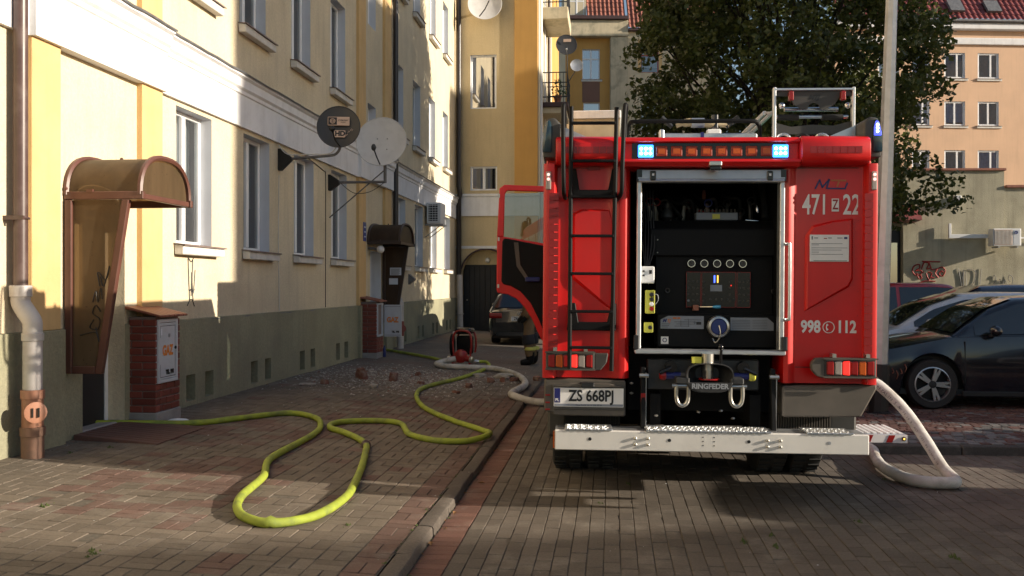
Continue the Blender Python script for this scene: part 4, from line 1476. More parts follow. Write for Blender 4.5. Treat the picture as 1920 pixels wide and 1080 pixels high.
MB(A).torus((.24, .41, .45), (0, 1, 0), .035, .012, 14, 5).build('emblem', M['blue_sign'], ac)
for s in (-.24, .26): MB(A).box(s - .02, s + .02, .02, .44, .03, .07).build('bracket', M['steel'], ac)
MB(A).box(-1.45, -.38, .02, .1, .31, .42).build('duct', M['white'], ac, bevel=.006)
MB(A).box(-1.45, -1.38, .02, .09, .42, .72).build('duct', M['white'], ac, bevel=.006)
MB(A).box(.38, 2.0, .02, .06, .30, .34).build('duct', M['white'], ac)


def graffito(name, label, strokes, o, w, h, mm, r):
    m = MB()
    for st in strokes:
        m.tube(spline([(o[0] + w * a, o[1] - .012 + a * w * .07, o[2] + h * b) for a, b in st], 6), r, 4)
    tag(m.build(name, mm), label, 'graffiti')


M['red_spray'] = mat('red_spray', (.28, .015, .015), .6)
graffito('graffiti', 'red sprayed curly graffiti on the grey outbuilding wall',
         [[(.12, .2), (.0, .45), (.05, .75), (.2, .85), (.22, .65), (.1, .5), (.28, .5), (.22, .25), (.12, .35)], [(.14, .3), (.2, .05), (.28, .1), (.24, .3), (.35, .45)],
          [(.28, .6), (.36, .95), (.5, .9), (.44, .6), (.55, .7), (.5, .98)], [(.3, 1.02), (.85, 1.0)], [(.42, .35), (.5, .0), (.58, .35), (.46, .42)], [(.55, .75), (.6, .55), (.75, .6), (.7, .35), (.8, .1)],
          [(.78, .6), (.9, .7), (1.0, .5), (.92, .2), (.82, .3), (.88, .48), (.95, .4)], [(.18, -.2), (.4, -.08), (.7, -.1)], [(.5, .05), (.52, -.1)], [(.6, .3), (.55, .15), (.66, .1)]],
         (8.4, 27.88, 1.86), .9, .5, M['red_spray'], .017)
graffito('graffiti', 'thin dark scrawl beside the red graffiti on the grey wall',
         [[(0, 1), (.08, .5), (.12, 0)], [(.12, .1), (.22, .9), (.2, .1)], [(.3, .85), (.34, .1)], [(.36, .95), (.7, .85), (.66, .3), (.4, .05)], [(.95, 1), (.9, 0)]], (9.66, 27.97, 1.62), .66, .55, M['gutter_grey'], .009)
graffito('graffiti', 'thin dark numerals 2009 on the grey outbuilding wall',
         [[(0, .7), (.12, 1), (.18, .6), (.0, .1), (.25, .15)], [(.3, .2), (.36, .7), (.45, .3), (.34, .1)], [(.5, .1), (.55, .6), (.65, .5), (.68, .1)], [(.85, .5), (.75, .7), (.8, 1), (.95, .8), (.9, .1)]], (10.58, 28.03, 1.62), .6, .36, M['gutter_grey'], .009)

# ------------------------------------------------------------------ the big tree behind the fire engine
def tree(name, label, x, y, z0, seed, clumps, trunk_h, trunk_r, leaf=.15, per=520):
    t = thing(name, label, 'tree', (x, y, z0))
    r = random.Random(seed)
    tr = MB().tube(spline([(x, y, z0 - .1), (x + .05, y, z0 + trunk_h * .5), (x - .05, y + .1, z0 + trunk_h), (x + .1, y, z0 + trunk_h * 1.8), (x, y, z0 + trunk_h * 2.7)], 5),
                   [trunk_r * lerp(1.15, .25, k / 20) for k in range(21)], 12).build('trunk', M['bark'], t, smooth=60)
    for c in clumps[::9]:
        base = Vector((x, y, z0 + trunk_h * r.uniform(.7, 2.2)))
        e = Vector(c[:3])
        if e.z < base.z: base.z = max(z0 + trunk_h * .6, e.z - .3)
        mid = base.lerp(e, .5) + Vector((r.uniform(-.2, .2), r.uniform(-.2, .2), r.uniform(.1, .4)))
        MB().tube(spline([base, mid, e], 5), [lerp(trunk_r * .24, .008, k / 10) for k in range(11)], 6).build('limb', M['bark'], tr, smooth=60)
    leaf_cloud('crown', M['leaf'], t, clumps, leaf, per, 1.0, droop=.5, seed=seed)
    return t


rt = random.Random(11)
cl = []
TX, TY = 4.1, 23.4
for _ in range(1400):
    a = rt.uniform(0, 2 * PI)
    zz = rt.uniform(3.0, 12.2)
    # outline of the crown: widest around 7 m, drooping to the right
    w = 3.5 * math.sin(PI * min(1, max(0.0, (zz - 2.0) / 11.2)) ** .85) ** .55
    rad = w * (rt.random() ** .38)
    px, py = TX + rad * math.cos(a), TY + rad * math.sin(a)
    if zz < 5.2 and px < TX + 1.0 and rt.random() < .55: continue
    if zz < 4.2 and px > TX + 3.2: continue
    cl.append((px, py, zz, rt.uniform(.32, .62)))
    if len(cl) >= 640: break
for c in ((7.4, 23.2, 3.7, .5), (7.7, 23.1, 4.1, .45), (6.9, 23.2, 3.5, .5), (8.1, 23.3, 3.6, .32), (7.2, 23.3, 4.5, .5), (6.4, 23.0, 3.3, .5), (.75, 23.2, 5.6, .42), (1.1, 23.2, 5.2, .5), (.7, 23.2, 6.4, .45), (.95, 23.3, 4.6, .4), (1.5, 23.2, 4.4, .45), (7.6, 23.2, 6.2, .4), (7.7, 23.4, 7.4, .42)):
    cl.append(c)
tree('broadleaf_tree', 'large dark leafy tree rising behind the fire engine', TX, TY, .1, 11, cl, 2.6, .26, leaf=.14, per=500)

# ------------------------------------------------------------------ galvanised lamp post beside the fire engine
lp = thing('lamp_post', 'galvanised steel lamp post leaning slightly beside the fire engine', 'lamp post', (3.36, 12.55, .08))
MB().tube([(3.36, 12.55, .05), (3.40, 12.55, 1.5), (3.52, 12.55, 5.0), (3.66, 12.5, 9.2)], [.11, .105, .075, .05], 8).build('pole', M['steel'], lp, smooth=20)
MB().lathe([(.16, 0), (.16, .02), (.125, .03), (.125, .62), (.118, .63)], (3.36, 12.55, .08), (.03, 0, 1), 10).build('base_sleeve', M['black'], lp, smooth=20)  # black sleeve paints the shade on the foot of the pole
MB().tube(spline([(3.66, 12.5, 9.1), (3.68, 12.4, 9.5), (3.5, 12.0, 9.7), (3.1, 11.4, 9.75)], 5), .035, 8).build('arm', M['steel'], lp, smooth=60)
MB().box(2.85, 3.2, 10.9, 11.5, 9.7, 9.82).build('lamp_head', M['steel'], lp, bevel=.03)

# ------------------------------------------------------------------ houses across the street, outside the picture, whose shade falls into it
def far_block(label, x, y0, y1, h, mm):
    b = thing('apartment_block', label, 'apartment block', (x, (y0 + y1) / 2, 0), group='apartment blocks outside the right edge')
    MB().box(x, x + 5, y0, y1, 0, h).build('wall', mm, b)
    MB().prism([(x - .3, h), (x + 5.3, h), (x + 3.5, h + 1.2), (x + 1.5, h + 1.2)], 'y', y0 - .0, y1 + .0).build('roof', M['tiles_red'], b)
    n = max(1, int((y1 - y0) / 3))
    for i in range(n):
        for k in range(int(h / 3.2)):
            c = lerp(y0, y1, (i + .5) / n)
            f = MB().box(x - .03, x + .02, c - .6, c + .6, 1.4 + k * 3.1, 2.9 + k * 3.1).build('window', M['pvc'], b)
            MB().box(x - .04, x - .031, c - .52, c + .52, 1.48 + k * 3.1, 2.82 + k * 3.1).build('pane', M['skypane'], f)
    return b


gh = thing('gabled_house', 'gabled cream house beyond the right edge, nearest the camera', 'house', (31, -2, 0))
MB().prism([(-13, 0), (3.9, 0), (3.9, 7.75), (-4, 12.95), (-13, 7.1)], 'x', 30, 33).build('wall', M['cream_wall'], gh)
MB().prism([(4.1, 7.78), (-4, 13.06), (-13.2, 7.1), (-13.2, 7.25), (-4, 13.22), (4.1, 7.93)], 'x', 29.8, 33.2).build('roof', M['tiles_red'], gh)
for i in range(4):
    for k in range(2):
        f = MB().box(29.97, 30.02, -11 + i * 3.6, -9.8 + i * 3.6, 1.2 + k * 2.9, 2.7 + k * 2.9).build('window', M['pvc'], gh)
        MB().box(29.96, 29.969, -10.92 + i * 3.6, -9.88 + i * 3.6, 1.28 + k * 2.9, 2.62 + k * 2.9).build('pane', M['skypane'], f)
far_block('cream apartment block beyond the right edge, across from the fire engine', 30, 8.79, 20.5, 17.4, M['cream_wall'])
far_block('orange apartment block beyond the right edge, farthest down the street', 30, 26.6, 40, 17.4, M['orange_wall'])

# ------------------------------------------------------------------ the fire engine (own frame: x right, y forward, z up, origin under the rear face)
M['red'] = mat('fire_red_paint', (.56, .004, .003), .4, var=.07, scale=2, coat=.2, stain=(2.2, .25, (.34, .03, .022)), streak=.15)
M['red_dark'] = mat('red_reflective_tape', (.26, .012, .012), .3, var=.1, scale=8)
M['bumper'] = mat('off_white_bumper', (.66, .64, .60), .4, var=.05, scale=3, stain=(4, .25, (.45, .42, .38)))
M['black_gloss'] = mat('black_gloss', (.008, .008, .009), .2, var=.2)
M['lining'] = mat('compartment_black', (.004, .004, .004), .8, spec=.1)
M['black_satin'] = mat('black_satin', (.0045, .0045, .005), .6, var=.25, scale=8, spec=.2)
M['darkgrey'] = mat('dark_grey_plastic', (.05, .047, .042), .5, var=.15, scale=6)
M['greybrown'] = mat('dusty_grey_plastic', (.085, .072, .058), .6, var=.15, scale=6)
M['chassis'] = mat('chassis_black', (.009, .0085, .0085), .7, var=.3, scale=8, spec=.2)
M['iron'] = mat('cast_iron', (.045, .045, .045), .5, metal=.4, var=.2, scale=10, bump=.2)
M['silver'] = mat('zinc_plated', (.55, .53, .48), .3, metal=.9, var=.1)
M['lamp_red'] = mat('red_lamp_lens', (.26, .006, .005), .3)
M['lamp_amber'] = mat('amber_lamp_lens', (.50, .09, .008), .3)
M['lamp_amber_dark'] = mat('amber_module', (.30, .03, .006), .35, var=.3, scale=40)
M['lamp_clear'] = mat('clear_lamp_lens', (.32, .28, .25), .2, coat=.2)
M['lamp_blue'] = mat('blue_lamp_lens', (.02, .045, .06), .1, coat=.8)
M['glow_red'] = glow('lit_red_lamp', (1, .03, .02), .75)
M['glow_blue'] = glow('lit_blue_led', (.03, .2, 1), 3)
M['glow_cyan'] = glow('lit_cyan_led', (.3, .8, 1), 10)
M['glow_pod'] = glow('lit_blue_pod', (.06, .08, .9), 1.6)
M['glow_white'] = glow('lit_pod_core', (.3, .5, 1), 9)
M['glow_pink'] = glow('marker_led', (1, .45, .4), 1.4)
M['glow_yellow'] = glow('lit_yellow_bar', (1, .55, .1), 1.2)
M['glow_bar'] = glow('lit_blue_bar', (.08, .15, 1), 1.8)
M['dial'] = mat('gauge_dial', (.10, .10, .095), .4, var=.15, scale=30)
M['yellow'] = mat('yellow_plastic', (.62, .60, .08), .4)
M['blue_cap'] = mat('blue_cap', (.02, .035, .16), .4)
M['blue_grip'] = mat('blue_grip', (.05, .3, .55), .4)
M['label'] = mat('label_plate', (.20, .22, .26), .4, var=.08)
M['white_vinyl'] = mat('white_reflective_vinyl', (.72, .70, .68), .4, var=.04)
M['logo_blue'] = mat('logo_blue', (.012, .015, .11), .35)
M['logo_orange'] = mat('logo_orange', (.45, .12, .02), .35)
M['hosegreen'] = mat('green_hose', (.02, .12, .06), .5)
M['hosebeige'] = mat('beige_hose', (.45, .36, .22), .6)
M['cabglass'] = glass('cab_glass', (.35, .38, .38), .02, .6)

fe = thing('fire_engine', 'red fire engine seen from behind with open pump compartment, roof ladder rack and blue lights', 'fire engine',
           (.722, 7.41, 0), (0, R(.42), R(2.2)), local=True)


# sizes were measured on the photograph; T and TZ turn them into metres across and up at depth TY behind the rear face
TY = 0.0
FX, FY = .722, 7.41
_ry = R(2.2 - CAM_YAW)


def _base(y):
    X0 = FX * math.cos(R(CAM_YAW)) + FY * math.sin(R(CAM_YAW)) - y * math.sin(_ry)
    Y0 = -FX * math.sin(R(CAM_YAW)) + FY * math.cos(R(CAM_YAW)) + y * math.cos(_ry)
    return X0, Y0


def T(px, y=None):
    X0, Y0 = _base(TY if y is None else y)
    t = (px - 960) / 1800
    return (t * Y0 - X0) / (math.cos(_ry) - t * math.sin(_ry))


def TZ(py, y=None):
    return 1.7 + (535 - py) / 1800 * (_base(TY if y is None else y)[1] - .02)


# body blocks round the pump compartment
m = MB()
m.box(-1.235, -.60, .09, 4.2, .99, 2.79)
m.box(.565, 1.235, .09, 4.2, .99, 2.79)
m.box(-.60, .565, .09, 4.2, 2.58, 2.79)
m.box(-.60, .565, 1.15, 4.2, .99, 2.58)
m.build('body', M['red'], fe, bevel=.01)
MB().box(-1.2, 1.2, .0, 4.18, 2.79, 2.815).build('roof_deck', M['alu'], fe)
for s in (-1, 1):
    for k in range(3):
        rs = MB()
        for j in range(26): rs.box(s * 1.236, s * 1.247, .5 + k * 1.22, 1.6 + k * 1.22, 1.15 + j * .055, 1.2 + j * .055)
        tag(rs.build('side_shutter', M['alu'], fe), kind='stuff')
# rear side panels: swept outer strip, recessed field, rounded inner post
secL = [(-1.25, .12), (-1.252, -.02), (-1.245, -.045), (-1.225, -.055), (-1.17, -.05), (-1.155, -.03), (-1.145, .02), (-1.10, .028), (-.80, .028), (-.74, .02), (-.70, -.004), (-.665, -.016), (-.625, -.01), (-.60, .015), (-.59, .06), (-.588, .12)]
secR = [(1.25, .12), (1.252, -.02), (1.245, -.045), (1.225, -.055), (1.18, -.05), (1.165, -.03), (1.155, .02), (1.11, .03), (.668, .03), (.645, .02), (.62, -.002), (.60, -.008), (.57, .005), (.558, .05), (.556, .12)]
MB().prism(secL, 'z', .985, 2.62).build('rear_panel', M['red'], fe, smooth=35)
MB().prism(secR, 'z', .965, 2.62).build('rear_panel', M['red'], fe, smooth=35)


def emboss(poly, y, h):
    mm = MB()
    n = len(poly)
    cx = sum(p[0] for p in poly) / n
    cz = sum(p[1] for p in poly) / n
    i = [(cx + (a - cx) * .90, cz + (b - cz) * .94) for a, b in poly]
    vs = [(a, y, b) for a, b in poly] + [(a, y - h, b) for a, b in i]
    ar = sum(poly[k][0] * poly[(k + 1) % n][1] - poly[(k + 1) % n][0] * poly[k][1] for k in range(n))
    fs = [tuple(range(n, 2 * n))] + [(k, (k + 1) % n, n + (k + 1) % n, n + k) for k in range(n)]
    mm.add(vs, fs if ar > 0 else [f[::-1] for f in fs])
    return mm


emboss([(T(1507), TZ(583)), (T(1507), TZ(442)), (T(1520), TZ(422)), (T(1560), TZ(412)), (T(1597), TZ(408)), (T(1598), TZ(522)), (T(1590), TZ(537))], .029, .02).build('pressed_panel', M['red'], fe, smooth=20)
emboss([(T(1070), TZ(525)), (T(1070), TZ(400)), (T(1085), TZ(392)), (T(1140), TZ(392)), (T(1150), TZ(420)), (T(1150), TZ(590))], .027, .02).build('pressed_panel', M['red'], fe, smooth=20)
for s in (-1, 1):
    for z in (1.085, 2.595): MB().box(s * 1.14, s * .66, .0265, .0292 if s > 0 else .0272, z - .0025, z + .0025).build('panel_seam', M['black'], fe)
    for k in range(9): MB().lathe([(.006, 0), (.005, .002), (.0005, .0025)], (s * 1.128, .0285, 1.12 + k * .18), (0, -1, 0), 8).build('screw', M['red_dark'], fe)
# fascia over the opening
MB().prism([(.12, 2.815), (-.05, 2.818), (-.10, 2.805), (-.112, 2.778), (-.06, 2.772), (-.06, 2.650), (-.12, 2.645), (-.128, 2.625), (-.10, 2.592), (.10, 2.585)], 'x', -.66, .66).build('fascia', M['red'], fe, bevel=.006, seg=2)
for x0, x1 in ((.662, 1.165), (-1.16, -.662)):
    MB().prism([(.12, 2.816), (-.08, 2.82), (-.13, 2.80), (-.148, 2.76), (-.148, 2.66), (-.13, 2.625), (-.09, 2.61), (.1, 2.605)], 'x', x0, x1).build('fascia', M['red'], fe, bevel=.012, seg=2, smooth=30)
    for k in range(7):
        a = lerp(x0 + .06, x1 - .06, k / 7)
        MB().box(a, a + (x1 - x0 - .12) / 7 - .006, -.151, -.147, 2.685, 2.735).build('reflector_tape', M['red_dark'], fe)
# tape squares down the outer strips
for s in (-1, 1):
    for k in range(24):
        z = 1.14 + k * .06
        if 2.38 < z < 2.58: continue
        MB().box(s * 1.178 - .03, s * 1.178 + .03 + (.012 if s < 0 else -.0), -.0585, -.0545, z, z + .055).build('reflector_tape', M['red_dark'], fe)
    m = MB().box(s * 1.215 - .02, s * 1.215 + .02, -.066, -.05, 2.42, 2.56)
    mk = m.build('marker_lamp', M['lamp_clear'], fe, bevel=.012, seg=2)
    for k in range(2): MB().ball((s * 1.215, -.068, 2.50 + k * .035), .012, 8).build('diode', M['glow_pink'], mk)
# warning lights in the fascia
lb = MB().box(-.585, .56, -.072, -.055, 2.652, 2.77).build('light_bar', M['black_gloss'], fe)
for x in (T(1204.5), T(1454.5)):
    b = MB().box(x - .058, x + .058, -.082, -.07, 2.662, 2.758).build('blue_lamp', M['glow_blue'], lb, bevel=.006)
    for i in range(3):
        for j in range(2): MB().ball((x - .034 + i * .034, -.083, 2.692 + j * .036), .0125, 8).build('diode', M['glow_cyan'], b)
for k in range(8):
    x = T(1234 + k * 27.8)
    b = MB().box(x - .042, x + .042, -.08, -.07, 2.672, 2.748).build('amber_lamp', M['lamp_amber_dark'], lb, bevel=.008)
    MB().box(x - .026, x + .026, -.083, -.0795, 2.69, 2.73).build('reflector', M['lamp_amber'], b)
cu = MB().box(T(1320), T(1343), -.16, -.10, 2.59, 2.625).build('rear_camera', M['silver'], fe, bevel=.006)
MB().box(T(1321), T(1342), -.155, -.1, 2.56, 2.589).build('housing', M['black_gloss'], cu, bevel=.006)
# corner blue light pods
for s, on in ((-1, False), (1, True)):
    cx = s * 1.2
    pol = [(cx - s * .075, 2.66), (cx - s * .075, 2.92), (cx - s * .03, 2.965), (cx + s * .03, 2.955), (cx + s * .055, 2.86), (cx + s * .057, 2.66)]
    pd = MB().prism(pol, 'y', -.09, .35).build('light_pod', M['darkgrey'], fe, bevel=.015, seg=2, smooth=40)
    pol = [(cx - s * .01, 2.70), (cx - s * .01, 2.89), (cx + s * .005, 2.945), (cx + s * .03, 2.94), (cx + s * .062, 2.85), (cx + s * .062, 2.70)]
    ln = MB().prism(pol, 'y', -.104, .2).build('lens', M['lamp_blue'], pd, bevel=.01, seg=2, smooth=40)
    if on:
        pol = [(cx - s * .004, 2.82), (cx - s * .004, 2.88), (cx + s * .008, 2.93), (cx + s * .028, 2.925), (cx + s * .05, 2.84), (cx + s * .05, 2.82)]
        lt = MB().prism(pol, 'y', -.11, -.1).build('lit_lens', M['glow_pod'], ln, bevel=.004)
        for zz in (2.85, 2.875, 2.90): MB().ball((cx + s * .02, -.11, zz), .011, 8).build('diode', M['glow_white'], lt)
    MB().prism([(cx - s * .35, 2.815), (cx - s * .08, 2.815), (cx - s * .08, 2.93)], 'y', .1, .14).build('gusset', M['alu'], pd)

# ------------------------------------------------------------------ pump compartment
J0, J1, S0, S1 = T(1190), T(1467), TZ(656), TZ(318)
m = MB().box(J0, J0 + .036, -.012, .10, S0, S1 - .09)
m.build('jamb', M['alu'], fe, bevel=.006)
MB().box(J1 - .036, J1, -.012, .10, S0, S1 - .09).build('jamb', M['alu'], fe, bevel=.006)
MB().box(J0 - .01, J1 + .01, -.03, .12, S0 - .035, S0 - .002).build('door_sill', M['alu'], fe, bevel=.006)
rb = MB().prism([(-.02, S1 - .09), (-.035, S1 - .075), (-.03, S1), (.12, S1), (.12, S1 - .09)], 'x', J0, J1).build('roller_shutter_box', M['steel'], fe, bevel=.005)
MB().cyl((J0 + .01, -.032, S1 - .085), (J1 - .01, -.032, S1 - .085), .012, 10).build('pull_bar', M['alu'], rb)
for x in (T(1219), T(1437)):
    lt = MB().box(x - .022, x + .022, -.05, -.03, S1 - .085, S1 - .012).build('latch', M['black_gloss'], rb, bevel=.006)
    MB().box(x - .008, x + .008, -.053, -.049, S1 - .05, S1 - .032).build('latch_label', M['paper'], lt)
for x in (J0 + .016, J1 - .016): MB().box(x - .02, x + .02, -.034, -.028, S1 - .09, S1).build('end_cap', M['black_gloss'], rb)
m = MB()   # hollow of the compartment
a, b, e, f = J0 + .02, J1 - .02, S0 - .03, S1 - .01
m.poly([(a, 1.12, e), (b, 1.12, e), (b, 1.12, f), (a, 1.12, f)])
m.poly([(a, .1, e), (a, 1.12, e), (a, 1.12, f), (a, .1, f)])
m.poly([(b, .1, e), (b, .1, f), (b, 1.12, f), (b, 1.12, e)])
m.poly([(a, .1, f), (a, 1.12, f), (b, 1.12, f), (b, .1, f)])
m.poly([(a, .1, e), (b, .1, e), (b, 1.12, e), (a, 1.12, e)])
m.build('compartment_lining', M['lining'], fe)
TY = .28
pm = MB().box(T(1225), T(1448), .30, 1.0, S0, TZ(478)).build('pump_panel', M['black_satin'], fe, bevel=.01)
MB().prism([(.26, TZ(480)), (.26, TZ(430)), (.36, TZ(412)), (1.0, TZ(412)), (1.0, TZ(480))], 'x', T(1215), T(1452)).build('cover', M['black_satin'], pm, bevel=.008)
MB().box(T(1228), T(1450), .20, .30, S0, TZ(588)).build('lower_panel', M['black_satin'], pm, bevel=.01)
m = MB()
for k in range(3): m.ball((T(1302 + 40 * k), .355, TZ(424)), .005, 6)
for z in (450, 474): m.ball((T(1229), .255, TZ(z)), .006, 6)
m.build('screw', M['silver'], pm)
for k in range(5):
    x, z = T(1293 + 24 * k), TZ(494)
    gg = MB().lathe([(.0285, 0), (.031, .012), (.031, .03), (.026, .03), (.026, .026)], (x, .30, z), (0, -1, 0), 20, cap=False).build('gauge', M['chrome'], pm, smooth=30)
    MB().lathe([(.027, 0), (.0005, .0)], (x, .2735, z), (0, -1, 0), 20).build('dial', M['dial'], gg)
    m = MB(frame_m((x, .2705, z), (1, 0, 0), (0, 0, 1)))
    m.M = m.M @ Matrix.Rotation(2.4 - k * .35, 4, 'Z')
    m.box(-.003, .018, -.0014, .0014, 0, .001)
    for q in range(9): m.M = frame_m((x, .2705, z), (1, 0, 0), (0, 0, 1)) @ Matrix.Rotation(-.6 + q * .55, 4, 'Z'); m.box(.019, .024, -.001, .001, 0, .0006)
    m.build('needle', M['black'], gg)
cp = MB().box(T(1283), T(1405), .285, .30, TZ(577), TZ(509)).build('control_panel', M['black_gloss'], pm, bevel=.004)
m = MB()
for x0, x1 in ((1284, 1311), (1313, 1376), (1379, 1404)):
    for zz in (510, 576): m.box(T(x0), T(x1), .283, .2848, TZ(zz) - .0015, TZ(zz) + .0015)
    for xx in (x0, x1): m.box(T(xx) - .0012, T(xx) + .0012, .283, .2848, TZ(576), TZ(510))
m.build('panel_line', M['lamp_red'], cp)
MB().box(T(1329), T(1351), .280, .285, TZ(546), TZ(534)).build('display', M['label'], cp)
MB().box(T(1335.5), T(1338), .281, .2845, TZ(530), TZ(516)).build('light_column', M['glow_bar'], cp)
MB().box(T(1341.5), T(1344), .281, .2845, TZ(530), TZ(516)).build('light_column', M['glow_yellow'], cp)
MB().ball((T(1368), .283, TZ(535)), .006, 8).build('indicator', M['glow_red'], cp)
for k in range(5): MB().lathe([(.009, 0), (.009, .01), (.0005, .01)], (T(1329 + 11 * k), .285, TZ(561)), (0, -1, 0), 10).build('button', M['darkgrey'], cp)
for c0 in (1288, 1297, 1305, 1316, 1366, 1384, 1392, 1400):
    for j in range(4): MB().box(T(c0) - .008, T(c0) + .008, .280, .285, TZ(528 + j * 12) - .008, TZ(528 + j * 12) + .008).build('button', M['label'] if (j == 3 and c0 == 1288) else M['darkgrey'], cp, bevel=.002)
lv = MB().cyl((T(1302), .28, TZ(576)), (T(1336), .22, TZ(575)), .006, 8).build('lever', M['silver'], pm)
MB().tube([(T(1332), .228, TZ(575)), (T(1338), .22, TZ(575)), (T(1346), .21, TZ(574.5))], [.008, .014, .012], 10).build('grip', M['blue_grip'], lv, smooth=60)
MB().box(T(1296), T(1306), .24, .30, TZ(582), TZ(572)).build('lever_block', M['tilecap'], lv)
TY = .2
# label plates, round blue cap with chain
pl1 = MB().prism([(T(1236), TZ(617)), (T(1317), TZ(617)), (T(1317), TZ(593)), (T(1250), TZ(593)), (T(1236), TZ(600))], 'y', .196, .199).build('label_plate', M['label'], pm)
pl2 = MB().prism([(T(1367), TZ(619)), (T(1448), TZ(619)), (T(1448), TZ(605)), (T(1436), TZ(595)), (T(1367), TZ(595))], 'y', .196, .199).build('label_plate', M['label'], pm)
lettering('M', (T(1243), .1945, TZ(602)), (1, 0, 0), (0, 0, 1), .035, M['logo_blue'], pl1, shear=.3, weight=.002)
lettering('TJ', (T(1251), .1945, TZ(602)), (1, 0, 0), (0, 0, 1), .032, M['logo_orange'], pl1, shear=.3, weight=.001)
m = MB()
for a, b, z in ((1262, 1312, 604), (1265, 1300, 608), (1280, 1312, 600), (1262, 1290, 612), (1238, 1254, 608), (1238, 1252, 611), (1238, 1250, 614)): m.box(T(a), T(b), .1935, .1955, TZ(z) - .0012, TZ(z) + .0012)
for a, z0, z1 in ((1274, 612, 600), (1288, 613, 598), (1300, 608, 602)): m.box(T(a) - .001, T(a) + .001, .1935, .1955, TZ(z0), TZ(z1))
m.box(T(1303), T(1312), .1935, .1955, TZ(609), TZ(604))
m.build('label_print', M['black'], pl1)
m = MB()
for k in range(6):
    m.box(T(1370), T(1404), .1935, .1955, TZ(600 + 3 * k) - .0007, TZ(600 + 3 * k) + .0007)
    m.box(T(1408), T(1436), .1935, .1955, TZ(600 + 3 * k) - .0007, TZ(600 + 3 * k) + .0007)
m.build('label_print', M['black'], pl2)
m = MB().box(T(1259), T(1266), .1935, .1955, TZ(598.5), TZ(595.5)).box(T(1267.5), T(1273), .1935, .1955, TZ(598.5), TZ(595.5))
m.build('label_mark', M['logo_orange'], pl1)
x, z = T(1343), TZ(612)
ol = MB().lathe([(.062, 0), (.086, .01), (.088, .05), (.08, .07), (.064, .075), (.062, .05)], (x, .20, z), (0, -1, 0), 28, cap=False).build('outlet', M['silver'], pm, smooth=30)
MB().lathe([(.063, 0), (.063, .062), (.055, .07), (.0005, .072)], (x, .20, z), (0, -1, 0), 28).build('cap', M['blue_cap'], ol, smooth=30)
MB().tube(spline([(x, .12, z + .01), (x + .01, .11, z - .05), (x - .005, .12, z - .10), (x - .03, .13, z - .12), (x - .045, .15, z - .09)], 5), .005, 5).build('chain', M['silver'], ol)
st = MB().box(T(1237), T(1251), .196, .199, TZ(646), TZ(632)).build('sticker', M['white_vinyl'], pm)
MB().torus((T(1244), .1955, TZ(638.5)), (0, 1, 0), .015, .003, 14, 4).build('sticker_ring', M['logo_blue'], st)
TY = .1
# switch box and yellow pendants on the left inside
sb = MB().box(T(1197), T(1224), .10, .17, TZ(532), TZ(500)).build('switch_box', M['white'], fe, bevel=.006)
m = MB()
for zz in (509, 517): m.lathe([(.008, 0), (.008, .012), (.0005, .012)], (T(1203.5), .10, TZ(zz)), (0, -1, 0), 10)
m.box(T(1214), T(1219), .094, .10, TZ(514), TZ(507))
m.build('switch', M['black'], sb)
yb = MB().box(T(1207), T(1225), .09, .16, TZ(589), TZ(545)).build('pendant', M['yellow'], fe, bevel=.006)
for zz, mm in ((553, 'black'), (562, 'black'), (571, 'white'), (580, 'lamp_red')): MB().lathe([(.017, 0), (.017, .018), (.012, .024), (.0005, .024)], (T(1218.5), .09, TZ(zz)), (0, -1, 0), 12).build('push_button', M[mm], yb, smooth=40)
MB().tube(spline([(T(1220), .08, TZ(553)), (T(1229), .07, TZ(553)), (T(1231), .07, TZ(563)), (T(1226), .08, TZ(571))], 5), .0025, 5).build('loop', M['paper'], yb)
yb = MB().box(T(1205), T(1222), .09, .15, TZ(625), TZ(606)).build('pendant', M['yellow'], fe, bevel=.006)
MB().lathe([(.016, 0), (.016, .018), (.011, .024), (.0005, .024)], (T(1216), .09, TZ(615)), (0, -1, 0), 12).build('push_button', M['black'], yb, smooth=40)
for k in range(5): MB().tube(spline([(T(1200 + 6 * k), .3, TZ(352)), (T(1205 + 5 * k), .28, TZ(410)), (T(1203 + 6 * k), .25, TZ(440 + 5 * k)), (T(1208 + 2 * k), .2, TZ(498))], 5), .006, 5).build('wire', M['black'], fe, smooth=60)
for k in range(4): MB().tube(spline([(T(1240 + 20 * k), .9, TZ(350)), (T(1255 + 24 * k), .7, TZ(375 + 8 * (k % 2))), (T(1280 + 18 * k), .8, TZ(402))], 5), .012, 6).build('pipe', M['iron'], fe, smooth=60)
TY = .5
# fittings in the upper compartment
vb = MB().box(T(1300), T(1378), .45, .6, TZ(413), TZ(399)).build('valve_bank', M['label'], fe, bevel=.004)
for k in range(11): MB().cyl((T(1303 + 7 * k), .47, TZ(398)), (T(1303 + 7 * k), .47, TZ(392)), .008, 8).build('plug', M['darkgrey'], vb)
MB().box(T(1330), T(1344), .44, .45, TZ(411), TZ(402)).build('tag', M['yellow'], vb)
MB().tube(spline([(T(1406), .55, TZ(335)), (T(1410), .5, TZ(360)), (T(1413), .45, TZ(385)), (T(1414), .44, TZ(402))], 4), [.012] * 4 + [.016] * 4 + [.02] * 4 + [.024], 12).build('steel_pipe', M['chrome'], fe, smooth=60)
MB().tube([(T(1390), .4, TZ(414)), (T(1413), .38, TZ(416))], .014, 8).build('steel_pipe', M['chrome'], fe, smooth=60)
MB().tube(spline([(T(1428), .6, TZ(338)), (T(1432), .55, TZ(380)), (T(1430), .5, TZ(410))], 5), .03, 10).build('rubber_hose', M['rubber'], fe, smooth=60)
MB().box(T(1439), T(1452), .75, .76, TZ(406), TZ(375)).build('bright_label', M['white'], fe)  # white patch stands in for light coming through from behind
